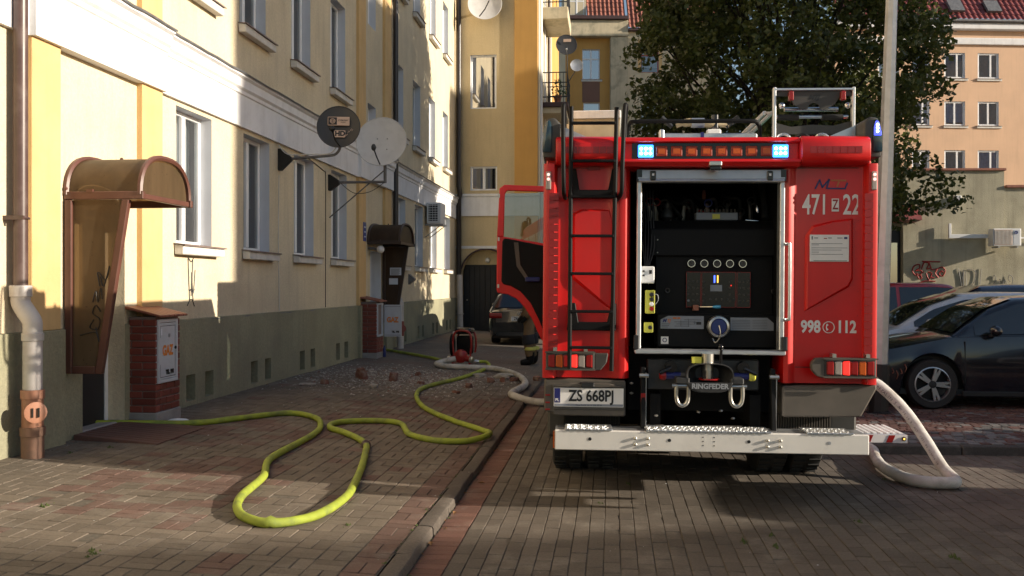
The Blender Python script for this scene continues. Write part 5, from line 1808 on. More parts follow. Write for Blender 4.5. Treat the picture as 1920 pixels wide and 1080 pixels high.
m = MB().lathe([(.02, 0), (.05, .03), (.05, .06), (.02, .1), (.03, .14)], (T(1247), .5, TZ(414)), (0, 0, 1), 14)
m.build('valve', M['iron'], fe, smooth=40)
MB().lathe([(.012, 0), (.018, .05), (.01, .1)], (T(1325), .8, TZ(372)), (0, 0, 1), 10).build('valve', M['tilecap'], fe, smooth=40)
MB().tube(spline([(T(1448), .25, TZ(500)), (T(1442), .22, TZ(520)), (T(1444), .22, TZ(533))], 4), .018, 8).build('steel_pipe', M['chrome'], fe, smooth=60)
for x in (1244, 1438): MB().torus((T(x), .29, TZ(545)), (0, 1, 0), .016, .006, 12, 5).build('ring', M['iron'], fe)
TY = 0
rc = random.Random(5)
for k in range(16):
    x = T(1212 + k * 14.5)
    z = TZ(412) + rc.uniform(.0, .03)
    h = rc.uniform(.05, .2)
    yy = rc.uniform(.55, .95)
    v_ = MB().tube([(x, yy, z - .03), (x, yy, z + h * .5), (x + rc.uniform(-.03, .03), yy, z + h)], [.016, .02, .013], 8).build('valve', M[rc.choice(['iron', 'silver', 'pipe_brown', 'black_satin', 'iron'])], fe, smooth=40)
    MB().torus((x, yy - .03, z + h), (0, 1, .3), .03, .006, 12, 5).build('hand_wheel', M[rc.choice(['lamp_red', 'black', 'iron', 'blue_cap'])], v_)
for k in range(4):
    MB().tube(spline([(T(1205 + 60 * k), .9, TZ(345)), (T(1230 + 55 * k), .75, TZ(372 - 6 * k)), (T(1262 + 50 * k), .7, TZ(360)), (T(1280 + 45 * k), .8, TZ(408))], 6), .013, 7).build('hose', M['rubber' if k % 2 else 'iron'], fe, smooth=60)
# grab rail right of the opening
MB().tube(spline([(T(1469), -.0, TZ(457)), (T(1472), -.06, TZ(458)), (T(1473.5), -.07, TZ(470)), (T(1473.5), -.07, TZ(585)), (T(1472), -.06, TZ(597)), (T(1469), 0, TZ(598))], 4), .012, 8).build('grab_rail', M['alu'], fe, smooth=60)
for zz in (642,):
    for x in (J0, J1): MB().box(x - .02, x + .02, -.04, .0, TZ(656), TZ(630)).build('end_stop', M['black'], fe, bevel=.005)

# ------------------------------------------------------------------ hitch and chassis below the opening
m = MB()
m.box(-.42, -.34, .1, 6.3, .62, .86).box(.34, .42, .1, 6.3, .62, .86)
m.build('chassis_rail', M['chassis'], fe)
MB().box(-.58, .54, .35, .9, .7, 1.18).build('underbody', M['chassis'], fe)
MB().box(-.45, .40, .05, .13, .90, TZ(675)).build('cross_member', M['iron'], fe, bevel=.01)
x, z = T(1328, -.15), TZ(708, -.15)
m = MB()
n = 36
prof = []
for fr_, dp_ in ((1.0, -.19), (1.02, -.17), (.98, -.10), (.80, .0)):
    prof.append([(x + .175 * fr_ * math.copysign(abs(math.cos(2 * PI * k / n)) ** .7, math.cos(2 * PI * k / n)), dp_, z + (.105 if math.sin(2 * PI * k / n) > 0 else .112) * fr_ * math.copysign(abs(math.sin(2 * PI * k / n)) ** .7, math.sin(2 * PI * k / n))) for k in range(n)])
inner = [[(x + (p[0] - x) * q, d, z + (p[2] - z) * q + dz) for p in prof[0]] for q, d, dz in ((.955, -.19, 0), (.85, -.12, .012), (.5, -.03, .02))]
m.grid(prof[::-1], closed=True)
m.grid([prof[0]] + inner, closed=True)
m.poly(inner[-1])
ht = m.build('tow_hitch', M['iron'], fe, smooth=40)
m = MB().prism([(x - .17, z - .035), (x + .17, z - .035), (x + .14, z - .085), (x + .06, z - .108), (x - .06, z - .108), (x - .14, z - .085)], 'y', -.196, -.188)
m.build('name_face', M['iron'], ht, bevel=.004)
lettering('RINGFEDER', (x, -.1985, z - .064), (1, 0, 0), (0, 0, 1), .052, M['steel'], ht, weight=.002)
MB().cyl((x - .0, -.06, z - .03), (x, -.06, z + .17), .045, 16).build('coupling_body', M['silver'], ht, smooth=40)
MB().cyl((x - .0, -.1, z - .01), (x, -.1, z + .05), .03, 14).build('coupling_pin', M['silver'], ht, smooth=40)
MB().box(x - .12, x - .05, -.09, -.05, z + .10, z + .145).build('warning_tag', M['yellow'], ht)
lv = MB().tube([(T(1347), -.05, z + .09), (T(1348), -.06, z + .2), (T(1347), -.06, TZ(655))], .011, 8).build('release_lever', M['black_gloss'], ht, smooth=60)
MB().ball((T(1347), -.06, TZ(650)), .022, 10).build('knob', M['black_gloss'], lv, smooth=60)
MB().torus((x, -.12, z - .015), (0, 0, 1), .075, .006, 20, 5).build('wear_ring', M['lamp_red'], ht)
for s in (-1, 1):
    sx = x + s * .199
    m = MB().tube(spline([(sx - .043, -.16, z - .06), (sx - .044, -.16, z - .15), (sx - .03, -.16, z - .195), (sx, -.16, z - .212), (sx + .03, -.16, z - .195), (sx + .044, -.16, z - .15), (sx + .043, -.16, z - .06)], 5), .0155, 10)
    sh = m.build('shackle', M['silver'], fe, smooth=60)
    MB().cyl((sx - .075, -.16, z - .065), (sx + .075, -.16, z - .065), .014, 10).build('pin', M['silver'], sh)
    MB().box(sx - .05, sx + .05, -.19, -.05, z - .05, z + .0).build('shackle_bracket', M['iron'], sh, bevel=.008)
    m = MB().cyl((x + s * .27, -.05, z + .065), (x + s * .27, .05, z + .065), .045, 14)
    m.cyl((x + s * .27, -.07, z + .06), (x + s * .36, -.07, z + .02), .015, 8)
    m.build('brake_coupling', M['black_gloss'], fe, smooth=40)
    m = MB().cyl((x + s * .20, -.04, z - .0), (x + s * .31, -.04, z - .0), .026, 12)
    m.build('air_line', M['logo_blue'], fe, smooth=40)
    MB().lathe([(.03, 0), (.035, .01), (.035, .04), (.02, .05)], (x + s * .31, -.04, z), (s, 0, 0), 12).build('air_coupling', M['lamp_red'] if s < 0 else M['yellow'], fe, smooth=40)
    ax = T(1203.5) if s < 0 else T(1446)
    am = MB().prism([(-.03, TZ(690)), (.05, TZ(690)), (.0, TZ(812)), (-.1, TZ(812))], 'x', ax - .019, ax + .019).build('bumper_arm', M['black_satin'], fe, bevel=.006)
    MB().box(ax + .0195, ax + .023, -.06, .0, TZ(810), TZ(700)).build('arm_edge', M['alu'], am)
    MB().cyl((ax - .03, -.05, TZ(705)), (ax + .04, -.05, TZ(705)), .016, 10).build('arm_bolt', M['silver'], am)
MB().box(T(1199), T(1208), -.062, -.058, TZ(761), TZ(738)).build('reflector', M['lamp_red'], fe)
m = MB()
for xx, zz in ((1183, 722), (1183, 741), (1310, 775), (1352, 772), (1230, 783), (1375, 786)): m.ball((T(xx), .05, TZ(zz)), .014, 8, (1.2, 1, .7))
m.build('fitting', M['silver'], fe)

# lamp clusters, number plate and lower skirts
def cluster(x0, x1, z0, z1, order, s):
    c = MB().box(x0, x1, -.075, -.02, z0, z1).build('lamp_cluster', M['darkgrey'], fe, bevel=.012, seg=2)
    n = len(order)
    for k, nm in enumerate(order):
        a, b = lerp(x0 + .016, x1 - .016, k / n), lerp(x0 + .016, x1 - .016, (k + 1) / n)
        MB().prism([(a + .003, z0 + .028), (b - .003, z0 + .022), (b - .003, z1 - .022), (a + .003, z1 - .028)], 'y', -.088, -.07).build('lens', M[nm], c, bevel=.008, seg=2)
    for z in (z0 + .004, z1 - .012):
        MB().box(x0 - .005, x1 + .005, -.098, -.086, z, z + .012).build('guard_bar', M['greybrown'], c)
    for xx in (x0 + .07, x1 - .07):
        m = MB().box(xx - .014, xx + .014, -.1, -.02, z1 + .002, z1 + .03)
        m.build('clip', M['silver'], c)
    return c


cluster(T(1022), T(1113), TZ(697), TZ(661), ['lamp_red', 'lamp_amber', 'lamp_red', 'glow_red', 'lamp_clear', 'lamp_red'], -1)
cl_ = cluster(T(1538), T(1636), TZ(705), TZ(667), ['lamp_red', 'lamp_clear', 'glow_red', 'lamp_red', 'lamp_amber', 'lamp_red'], 1)
MB().prism([(T(1514), TZ(678)), (T(1522), TZ(668)), (T(1540), TZ(667)), (T(1540), TZ(705)), (T(1526), TZ(702)), (T(1515), TZ(690))], 'y', -.08, -.02).build('shield', M['greybrown'], cl_, bevel=.008)
MB().prism([(T(1112), TZ(664)), (T(1138), TZ(664)), (T(1135), TZ(682)), (T(1124), TZ(696)), (T(1112), TZ(697))], 'y', -.07, -.02).build('shield', M['darkgrey'], fe, bevel=.008)
ph = MB().prism([(T(1019), TZ(713)), (T(1171), TZ(716)), (T(1171), TZ(783)), (T(1035), TZ(783)), (T(1035), TZ(778)), (T(1019), TZ(775))], 'y', -.03, .3).build('plate_carrier', M['greybrown'], fe, bevel=.01)
MB().box(T(1034), T(1169), -.045, -.028, TZ(771), TZ(724)).build('plate_frame', M['darkgrey'], ph, bevel=.005)
np_ = MB().box(T(1037), T(1167), -.05, -.044, TZ(765.5), TZ(730)).build('number_plate', M['white_vinyl'], ph, bevel=.002)
MB().box(T(1038), T(1049), -.052, -.0495, TZ(758), TZ(731)).build('blue_strip', M['logo_blue'], np_)
lettering('PL', (T(1043.5), -.053, TZ(753)), (1, 0, 0), (0, 0, 1), .03, M['white_vinyl'], np_, weight=.0008)
lettering('ZS 668PJ', (T(1107), -.053, TZ(745.5)), (1, 0, 0), (0, 0, 1), .118, M['black'], np_, xs=.80, weight=.003)
m = MB().box(T(1038), T(1166), -.0518, -.0495, TZ(764.5), TZ(760))
m.build('dealer_strip', M['label'], np_)
lettering('Moto Truck  tel. 41 344 20 34', (T(1102), -.0522, TZ(762.2)), (1, 0, 0), (0, 0, 1), .016, M['black'], np_)
MB().prism([(T(1038), TZ(728)), (T(1166), TZ(728)), (T(1140), TZ(721)), (T(1066), TZ(721))], 'y', -.06, -.02).build('plate_lamp_hood', M['greybrown'], ph, bevel=.004)
MB().box(T(1088), T(1112), -.075, -.02, TZ(728), TZ(719)).build('plate_lamp', M['black'], ph, bevel=.004)
for zz in (744, 758, 771): MB().box(T(1021), T(1030), -.033, -.0295, TZ(zz) - .008, TZ(zz) + .004).build('reflector', M['lamp_red'], ph)
MB().prism([(T(1465), TZ(722)), (T(1641), TZ(718)), (T(1641), TZ(725)), (T(1612), TZ(778)), (T(1465), TZ(780))], 'y', -.02, .35).build('skirt', M['greybrown'], fe, bevel=.012)
for x0, x1 in ((1055, 1165), (1455, 1578)):
    mf = MB().box(T(x0), T(x1), .28, .3, .5, TZ(783)).build('mud_flap', M['rubber'], fe)
    m = MB()
    n = int((x1 - x0) / 5)
    for k in range(n): m.box(T(x0 + k * 5 + 1), T(x0 + k * 5 + 3.4), .255, .279, .50, TZ(784))
    tag(m.build('rib', M['greybrown'] if x0 > 1200 else M['rubber'], mf), kind='stuff')  # right flap's ribs get a paler brown for the sun on them
MB().box(.35, 1.0, .05, .12, .44, .49).build('underrun_bar', M['sill'], fe, bevel=.006)

# bumper board with bolts and chequer plate treads
bz0, bz1, by = .476, .622, -.27
bp = MB().box(-1.149, 1.128, by, by + .045, bz0, bz1).build('bumper', M['bumper'], fe, bevel=.006)
MB().box(-1.146, 1.125, by + .046, by + .30, bz1 - .03, bz1 - .006).build('tread', M['alu'], bp)
B = lambda px: T(px, -.27)
for a, b in ((1210, 1446), (1058, 1147), (1511, 1600)):
    tr = MB().box(B(a), B(b), by - .006, by + .25, bz1 + .0005, bz1 + .012).build('chequer_plate', M['alu'], bp, bevel=.003)
    m = MB()
    k = 0
    xx = B(a) + .012
    while xx < B(b) - .03:
        for j in range(4):
            m.M = Matrix.Translation((xx + (j % 2) * .012, by + .02 + j * .06, bz1 + .012)) @ Matrix.Rotation(R(45 if (k + j) % 2 else -45), 4, 'Z')
            m.box(-.012, .012, -.003, .003, 0, .003)
        m.M = Matrix.Translation((xx, by - .006, bz1 + .005)) @ Matrix.Rotation(R(35 if k % 2 else -35), 4, 'Y')
        m.box(-.01, .01, -.003, 0, -.0015, .0015)
        xx += .026
        k += 1
    tag(m.build('chequer_rib', M['alu'], tr), kind='stuff')
for a in (1105, 1254, 1403, 1554): MB().lathe([(.012, 0), (.0125, .002), (.0005, .002)], (B(a), by - .0005, .56), (0, -1, 0), 14).build('hole', M['black'] if a < 1500 else M['steel'], bp)
for a0 in (1190, 1438):
    for i in range(2):
        for j in range(2):
            xx, zz = B(a0 + 24 * i), .526 + j * .045
            MB().lathe([(.011, 0), (.011, .013), (.007, .016), (.0005, .016)], (xx, by, zz), (0, -1, 0), 10).build('bolt', M['silver'], bp)
for a0 in (1317, 1338):
    for j in range(3): MB().lathe([(.005, 0), (.005, .0015), (.0005, .0015)], (B(a0), by, .526 + j * .03), (0, -1, 0), 8).build('hole', M['black'], bp)
MB().box(-1.162, -1.150, by + .005, by + .04, .49, .61).build('side_reflector', M['lamp_amber'], bp)

# red access ladder with black rails, handrails and brackets
lad = MB().tube([(T(1066), -.16, TZ(205)), (T(1066), -.16, TZ(692))], .0165, 8).build('ladder_rail', M['black_satin'], fe, smooth=60)
MB().tube([(T(1149), -.16, TZ(207)), (T(1143), -.16, TZ(695))], .0165, 8).build('ladder_rail', M['black_satin'], fe, smooth=60)
for q, zz in enumerate((236, 306, 372, 445, 515, 585, 652)):
    MB().box(T(1066), T(1148 - q * .8), -.178, -.145, TZ(zz) - .011, TZ(zz) + .011).build('rung', M['black_satin'], fe, bevel=.004)
MB().tube(spline([(T(1056), -.02, TZ(372)), (T(1054), -.12, TZ(370)), (T(1053), -.20, TZ(355)), (T(1052), -.22, TZ(300)), (T(1051), -.2, TZ(215)), (T(1052), -.16, TZ(202)), (T(1053), .0, TZ(203)), (T(1053), .2, TZ(215)), (T(1053), .25, TZ(252))], 4), .0165, 8).build('handrail', M['black_satin'], fe, smooth=60)
MB().tube(spline([(T(1150), -.02, TZ(376)), (T(1155), -.12, TZ(372)), (T(1159), -.20, TZ(360)), (T(1160), -.22, TZ(300)), (T(1163), -.2, TZ(215)), (T(1166), -.16, TZ(202)), (T(1169), .0, TZ(203)), (T(1170), .2, TZ(215)), (T(1170), .25, TZ(252))], 4), .0165, 8).build('handrail', M['black_satin'], fe, smooth=60)
for z0, z1 in ((372, 316), (622, 570)):
    m = MB()
    m.prism([(T(1060), TZ(z0)), (T(1152), TZ(z0)), (T(1152), TZ(z1)), (T(1143), TZ(z1)), (T(1136), TZ(z0 - 16)), (T(1082), TZ(z0 - 16)), (T(1076), TZ(z1)), (T(1066), TZ(z1))], 'y', -.02, .024)
    m.build('ladder_bracket', M['black_satin'], fe, bevel=.006)
    for xx in (1066, 1146): MB().box(T(xx) - .02, T(xx) + .02, -.15, .0, TZ(z0) + .02, TZ(z0) + .05).build('standoff', M['black_satin'], fe)
MB().box(T(1097), T(1120), .018, .026, TZ(318), TZ(310)).build('reflector', M['lamp_red'], fe, bevel=.003)

# lettering and plates on the right hand panel
yp = .0285
pn = M['white_vinyl']
lettering('471', (T(1526), yp - .001, TZ(384)), (1, 0, 0), (0, 0, 1), .215, pn, fe, xs=.60, weight=.0028)
lettering('22', (T(1594.5), yp - .001, TZ(384)), (1, 0, 0), (0, 0, 1), .215, pn, fe, xs=.62, weight=.0028)
zz_ = MB().box(T(1557), T(1570.5), yp - .003, yp + .002, TZ(395), TZ(371)).build('letter_plate', pn, fe)
lettering('Z', (T(1563.7), yp - .0045, TZ(383)), (1, 0, 0), (0, 0, 1), .105, M['red_dark'], zz_, xs=.62, weight=.002)
lettering('998', (T(1519), yp - .001, TZ(612)), (1, 0, 0), (0, 0, 1), .126, pn, fe, xs=.78, weight=.0045)
lettering('112', (T(1586.5), yp - .001, TZ(612)), (1, 0, 0), (0, 0, 1), .126, pn, fe, xs=.78, weight=.0045)
MB().torus((T(1553), yp, TZ(612)), (0, 1, 0), .042, .0035, 28, 5).build('telephone_mark', pn, fe)
hs = [(T(1553) + .022 * math.cos(a), yp - .001, TZ(612) + .026 * math.sin(a)) for a in [2.2 + .22 * k for k in range(10)]]
m = MB().tube([(p[0] + .007 - k * .0003, p[1], p[2] + .002) for k, p in enumerate(hs)], [.008, .0085, .006, .004, .0035, .0035, .004, .006, .0085, .008], 6, flat=.3, up=(0, 1, 0))
m.build('telephone_mark', pn, fe)
m = MB()
L = lambda px, py: (T(px), TZ(py))


def stroke(m, pts, w):
    for (a, b) in zip(pts, pts[1:]):
        a, b = Vector(a), Vector(b)
        d = (b - a).normalized()
        n = Vector((-d.y, d.x)) * w
        q = [a - n - d * w * .6, b - n + d * w * .6, b + n + d * w * .6, a + n - d * w * .6]
        m.add([(p.x, yp - .0015, p.y) for p in q], [(0, 1, 2, 3)])


stroke(m, [L(1526, 352), L(1534, 336), L(1539, 350), L(1552, 335), L(1547, 352)], .006)
stroke(m, [L(1549, 352), L(1582, 352), L(1586, 342)], .006)
m.build('maker_mark', M['logo_blue'], fe)
m = MB()
stroke(m, [L(1556, 337), L(1583, 337)], .006)
stroke(m, [L(1571, 337), L(1567, 348)], .006)
m.build('maker_mark', M['logo_orange'], fe)
ip = MB().box(T(1515), T(1588), .0015, .008, TZ(489), TZ(439)).build('info_plate', pn, fe)
m = MB()
for py, x1 in ((455.5, 1576), (458, 1532), (463.5, 1585), (467.5, 1574), (471.5, 1532), (475.5, 1577)): m.box(T(1518), T(x1), .0003, .0012, TZ(py) - .0016, TZ(py) + .0016)
for a, b in ((1523, 1530), (1549, 1556), (1566, 1576)): m.box(T(a), T(b), .0003, .0012, TZ(445.5) - .001, TZ(444.5) + .001)
m.box(T(1518), T(1520.5), .0003, .0012, TZ(448), TZ(442))
m.build('plate_print', M['gutter_grey'], ip)
MB().box(T(1579), T(1585), .0003, .0012, TZ(447), TZ(443)).build('plate_flag', M['logo_blue'], ip)
MB().box(T(1541), T(1547), .0003, .0012, TZ(446.5), TZ(445)).build('plate_flag', M['lamp_red'], ip)
MB().box(T(1522), T(1585), .0003, .0012, TZ(488), TZ(487)).build('plate_line', M['hosegreen'], ip)

# ------------------------------------------------------------------ things carried on the roof (fixed parts)
TY = .42
MB().tube(spline([(T(1172), .5, 2.80), (T(1172), .45, 2.95), (T(1176), .42, 3.00), (T(1190), .4, 3.015), (T(1300), .4, 3.015), (T(1400), .4, 3.015), (T(1415), .42, 3.00), (T(1421), .45, 2.95), (T(1421), .5, 2.80)], 5), .017, 8).build('roof_rail', M['black_satin'], fe, smooth=60)
TY = 1.0
lbx = MB().box(T(1240) - .02, T(1400) + .05, .9, 1.5, 2.82, 3.0).build('roof_box', M['alu'], fe, bevel=.01)
MB().box(T(1306), T(1312), .89, 1.51, 2.82, 3.006).build('strap', M['logo_blue'], lbx)
MB().box(T(1236) - .03, T(1245) - .03, .87, 1.0, 2.82, 3.03).build('end_bracket', M['alu'], lbx, bevel=.01)
mo = MB().tube(spline([(T(1262), .95, 3.07), (T(1285), .95, 3.10), (T(1320), .95, 3.09), (T(1360), .95, 3.07)], 4), [.02] * 3 + [.035] * 7 + [.02] * 3, 10).build('water_monitor', M['hosebeige'], fe, smooth=60)
MB().cyl((T(1290), .95, 3.095), (T(1314), .95, 3.095), .042, 16).build('collar', M['alu'], mo, smooth=40)
MB().cyl((T(1334), .95, 3.05), (T(1334), .95, 3.16), .032, 16).build('cap', M['black_gloss'], mo, smooth=40)
MB().box(T(1318), T(1345), .92, .98, 2.98, 3.04).build('foot', M['white'], mo, bevel=.012)
for x0, x1 in ((1254, 1234), (1354, 1378)): MB().tube([(T(x0), .95, 3.06), (T(x1), .95, 3.14)], [.02, .026], 8).build('arm', M['black'], mo, smooth=60)
TY = .42
rk = MB().box(T(1444), T(1449), .40, .46, 2.80, TZ(164)).build('ladder_rack', M['alu'], fe, bevel=.004)
MB().box(T(1592), T(1597), .40, .46, 2.80, TZ(164)).build('upright', M['alu'], rk, bevel=.004)
pts = [(T(1449), TZ(169)), (T(1592), TZ(167)), (T(1592), TZ(180)), (T(1570), TZ(180)), (T(1560), TZ(196)), (T(1540), TZ(206)), (T(1533), TZ(204)), (T(1530), TZ(196)), (T(1521), TZ(192)), (T(1512), TZ(196)), (T(1509), TZ(204)), (T(1500), TZ(206)), (T(1484), TZ(196)), (T(1474), TZ(180)), (T(1449), TZ(180))]
pt = MB().prism(pts, 'y', .425, .435).build('face_plate', M['darkgrey'], rk)
MB().box(T(1447), T(1594), .40, .46, TZ(169) - .005, TZ(166)).build('top_bar', M['alu'], rk, bevel=.004)
lettering('MTJ', (T(1520), .4235, TZ(183)), (1, 0, 0), (0, 0, 1), .05, M['black'], pt, shear=.4, weight=.003)
for xx in (1476, 1573): MB().box(T(xx) - .018, T(xx) + .018, .37, .42, TZ(190), TZ(173)).build('red_clip', M['lamp_red'], rk, bevel=.006)
m = MB().cyl((T(1452), .5, TZ(216)), (T(1590), .5, TZ(216)), .014, 10).cyl((T(1470), .52, TZ(201)), (T(1572), .52, TZ(201)), .018, 10)
m.build('roller', M['chrome'], rk, smooth=40)
for a, b in ((1456, 1496), (1540, 1580)): MB().cyl((T(a), .5, TZ(217)), (T(b), .5, TZ(217)), .024, 12).build('rubber_roller', M['rubber'], rk, smooth=40)
for xx in (1462, 1586): MB().ball((T(xx), .45, TZ(197)), .026, 10).build('knob', M['chrome'], rk, smooth=60)
MB().prism([(T(1449), TZ(250)), (T(1592), TZ(250)), (T(1592), TZ(226)), (T(1560), TZ(234)), (T(1520), TZ(232)), (T(1480), TZ(236)), (T(1449), TZ(228))], 'y', .46, .47).build('lower_plate', M['darkgrey'], rk)
MB().box(T(1452), T(1590), .7, 3.6, 2.83, 2.90).build('ladder_tray', M['hosegreen'], rk)
for k in range(4): MB().torus((T(1465 + k * 36), .44, 2.86), (.3, 1, .1), .055, .012, 18, 6).build('hose_coil', M['black'] if k % 2 else M['alu'], rk)
for dx in (0, -14):
    MB().tube([(T(1446 + dx), .5, TZ(208)), (T(1398 + dx), 2.4, TZ(262))], .018, 6).build('extension_ladder_rail', M['alu'], rk)
for k in range(7):
    t = k / 7
    MB().tube([(T(lerp(1446, 1398, t)), lerp(.5, 2.4, t), TZ(lerp(208, 262, t))), (T(lerp(1432, 1384, t)), lerp(.5, 2.4, t), TZ(lerp(208, 262, t)))], .01, 6).build('extension_ladder_rung', M['sill'], rk)

TY = 0
# ------------------------------------------------------------------ cab, wheels, open door
CZ = 3.05
m = MB()
m.box(-1.17, 1.17, 4.35, 6.75, .95, 1.72)
m.box(-1.17, 1.17, 4.35, 6.75, CZ - .22, CZ)
for s in (-1, 1):
    for y0, y1 in ((4.35, 4.6), (5.42, 5.62), (6.5, 6.75)): m.box(s * 1.17, s * 1.09, y0, y1, 1.72, CZ - .22)
cb_ = m.build('cab', M['red'], fe, bevel=.03, seg=2)
for s in (-1, 1): MB().box(s * 1.135, s * 1.13, 4.6, 6.5, 1.72, CZ - .22).build('side_glass', M['cabglass'], cb_) if s > 0 else MB().box(s * 1.135, s * 1.13, 4.6, 5.42, 1.72, CZ - .22).build('side_glass', M['cabglass'], cb_)
MB().box(-1.08, 1.08, 6.70, 6.72, 1.72, CZ - .22).build('windscreen', M['cabglass'], cb_)
for x0 in (-.9, -.1, .5): MB().box(x0, x0 + .45, 4.9, 5.0, 1.6, 2.5).build('seat', M['black'], cb_, bevel=.05)
# door: hinge line x=-1.19 y=5.95, swung out; (s from hinge, z)
dm_ = Matrix.Translation((-1.19, 5.95, 0)) @ Matrix.Rotation(R(184), 4, 'Z')
outl = [(.0, .95), (.02, 3.06), (.80, 3.08), (.865, 3.03), (.895, 1.62), (.88, 1.58), (.74, 1.56), (.62, 1.50), (.5, 1.38), (.40, 1.22), (.3, 1.0), (.26, .92)]
win = [(.10, 2.25), (.10, 2.95), (.74, 3.0), (.775, 2.95), (.79, 2.38)]
m = MB(dm_)
# ring between outline and window as strips, both faces plus edges
dpth = .055
D = MB(dm_)
D.prism([(.0, .95), (.04, 2.24), (.80, 2.36), (.895, 2.36), (.895, 1.62), (.88, 1.58), (.74, 1.56), (.62, 1.50), (.5, 1.38), (.40, 1.22), (.3, 1.0), (.26, .92)], 'y', 0, -dpth)
D.prism([(.80, 2.36), (.79, 2.95), (.76, 3.0), (.02, 2.98), (.02, 3.06), (.80, 3.08), (.865, 3.03), (.895, 2.36)], 'y', 0, -dpth)
D.prism([(.0, 2.2), (.02, 2.98), (.08, 2.98), (.08, 2.25)], 'y', 0, -dpth)
dr = D.build('door', M['red'], fe, bevel=.012, seg=2)
MB(dm_).prism([(.05, 1.0), (.05, 2.2), (.79, 2.34), (.82, 2.3), (.83, 1.74), (.80, 1.70), (.70, 1.68), (.56, 1.60), (.42, 1.44), (.3, 1.2), (.22, 1.0)], 'y', .002, .03).build('door_lining', M['black_satin'], dr, bevel=.015, seg=2)
MB(dm_).poly([(.08, -.02, 2.24), (.8, -.02, 2.36), (.79, -.02, 2.96), (.08, -.02, 2.98)]).build('door_glass', M['cabglass'], dr)
MB(dm_).prism([(.6, 2.28), (.66, 2.28), (.62, 1.95), (.5, 1.78), (.46, 1.80), (.57, 1.97)], 'y', .03, .05).build('lining_trim', M['greybrown'], dr)
MB(dm_).box(.3, .5, .03, .08, 1.74, 1.80).build('bottle_holder', M['logo_blue'], dr, bevel=.01)
for s_ in (1.65, 2.3, 2.9): MB(dm_).box(.86, .885, .0, .012, s_, s_ + .05).build('latch', M['silver'], dr)


def wheel(parent, cx, cy, r, w, n_name='wheel', rim=M['steel'], side=1):
    m = MB().lathe([(r * .62, -w / 2), (r * .93, -w / 2), (r * .985, -w * .44), (r, -w * .36), (r, w * .36), (r * .985, w * .44), (r * .93, w / 2), (r * .62, w / 2)], (cx, cy, r), (1, 0, 0), 40, cap=False)
    wh = m.build(n_name, M['rubber'], parent, smooth=40)
    m = MB()
    for k in range(40):
        a = 2 * PI * k / 40
        m.M = Matrix.Translation((cx, cy, r)) @ Matrix.Rotation(a, 4, 'X')
        m.box(-w * .42, -w * .06, -.012, .012, r - .002, r + .012)
        m.box(w * .06, w * .42, -.0 + .02, .044, r - .002, r + .012)
    tag(m.build('tread', M['rubber'], wh), kind='stuff')
    MB().lathe([(r * .62, -w * .4), (r * .58, -w * .1), (r * .3, w * .1 * side), (.0005, w * .12 * side)], (cx, cy, r), (1, 0, 0), 24).build('rim', rim, wh, smooth=40)
    return wh


for x in (-1.06, -.76, .76, 1.06): wheel(fe, x, 1.65, .49, .27)
for x in (-1.04, 1.04): wheel(fe, x, 5.75, .49, .3, side=1 if x > 0 else -1)
MB().cyl((-.9, 1.65, .49), (.9, 1.65, .49), .09, 12).build('axle', M['chassis'], fe)
MB().ball((0, 1.65, .49), .2, 14).build('differential', M['chassis'], fe, smooth=60)
for s in (-1, 1): MB().prism([(1.05, .99), (1.1, 1.0), (2.2, 1.0), (2.25, .99), (2.05, 1.06), (1.65, 1.1), (1.25, 1.06)], 'x', s * .6, s * 1.23).build('wheel_arch', M['chassis'], fe)
for s in (-1, 1):
    MB().box(s * .62, s * 1.22, 2.2, 4.25, .36, .985).build('side_locker', M['darkgrey'], fe, bevel=.02)
    MB().box(s * .75, s * 1.22, .36, 1.12, .47, .985).build('side_locker', M['darkgrey'], fe, bevel=.02)
    MB().box(s * .7, s * 1.16, 4.36, 5.2, .4, .945).build('cab_step', M['darkgrey'], fe, bevel=.02)
    MB().box(s * .7, s * 1.16, 6.3, 6.7, .4, .945).build('cab_step', M['darkgrey'], fe, bevel=.02)
MB().box(-.6, .6, 2.3, 6.0, .42, .99).build('driveline', M['chassis'], fe)
# fold-out step on the right with hazard stripes and a small lamp
fs_ = MB().box(1.17, 1.77, .85, 1.38, .40, .465).build('fold_out_step', M['alu'], fe, bevel=.005)
for k in range(11): MB().box(1.19 + k * .053, 1.19 + k * .053 + .026, .87, 1.36, .4655, .474).build('tread_rib', M['white'], fs_)
MB().box(1.165, 1.775, .838, .848, .395, .462).build('edge_strip', M['white_vinyl'], fs_)
for xx in (1.24, 1.42, 1.6): MB().prism([(xx, .398), (xx + .05, .398), (xx + .075, .459), (xx + .025, .459)], 'y', .834, .8375).build('hazard_stripe', M['lamp_red'], fs_)
MB().lathe([(.018, 0), (.018, .008), (.0005, .01)], (1.745, .838, .43), (0, -1, 0), 12).build('lamp', M['black'], fs_)
MB().ball((1.745, .828, .43), .009, 8).build('lit_lamp', M['glow_yellow'], fs_)
MB().tube([(1.0, 1.1, .62), (1.2, 1.1, .44)], .02, 8).build('step_arm', M['steel'], fs_)

# ------------------------------------------------------------------ cars
M['carglass'] = mat('tinted_car_glass', (.012, .016, .018), .04, var=.1, coat=1)
M['tyre'] = mat('car_tyre', (.016, .016, .016), .75, var=.2, scale=15)
M['alloy'] = mat('alloy_wheel', (.42, .42, .43), .3, metal=.8, var=.06)
M['headlamp'] = mat('headlamp_glass', (.55, .54, .5), .1, coat=1, var=.3, scale=30)
M['trim'] = mat('black_trim', (.012, .012, .012), .5)


def paint(name, col, rough=.25, metal=.2, dust=.15):
    return mat(name, col, rough, metal=metal, var=.06, scale=1.5, coat=.9, stain=(2.2, dust, (.12, .10, .085)))


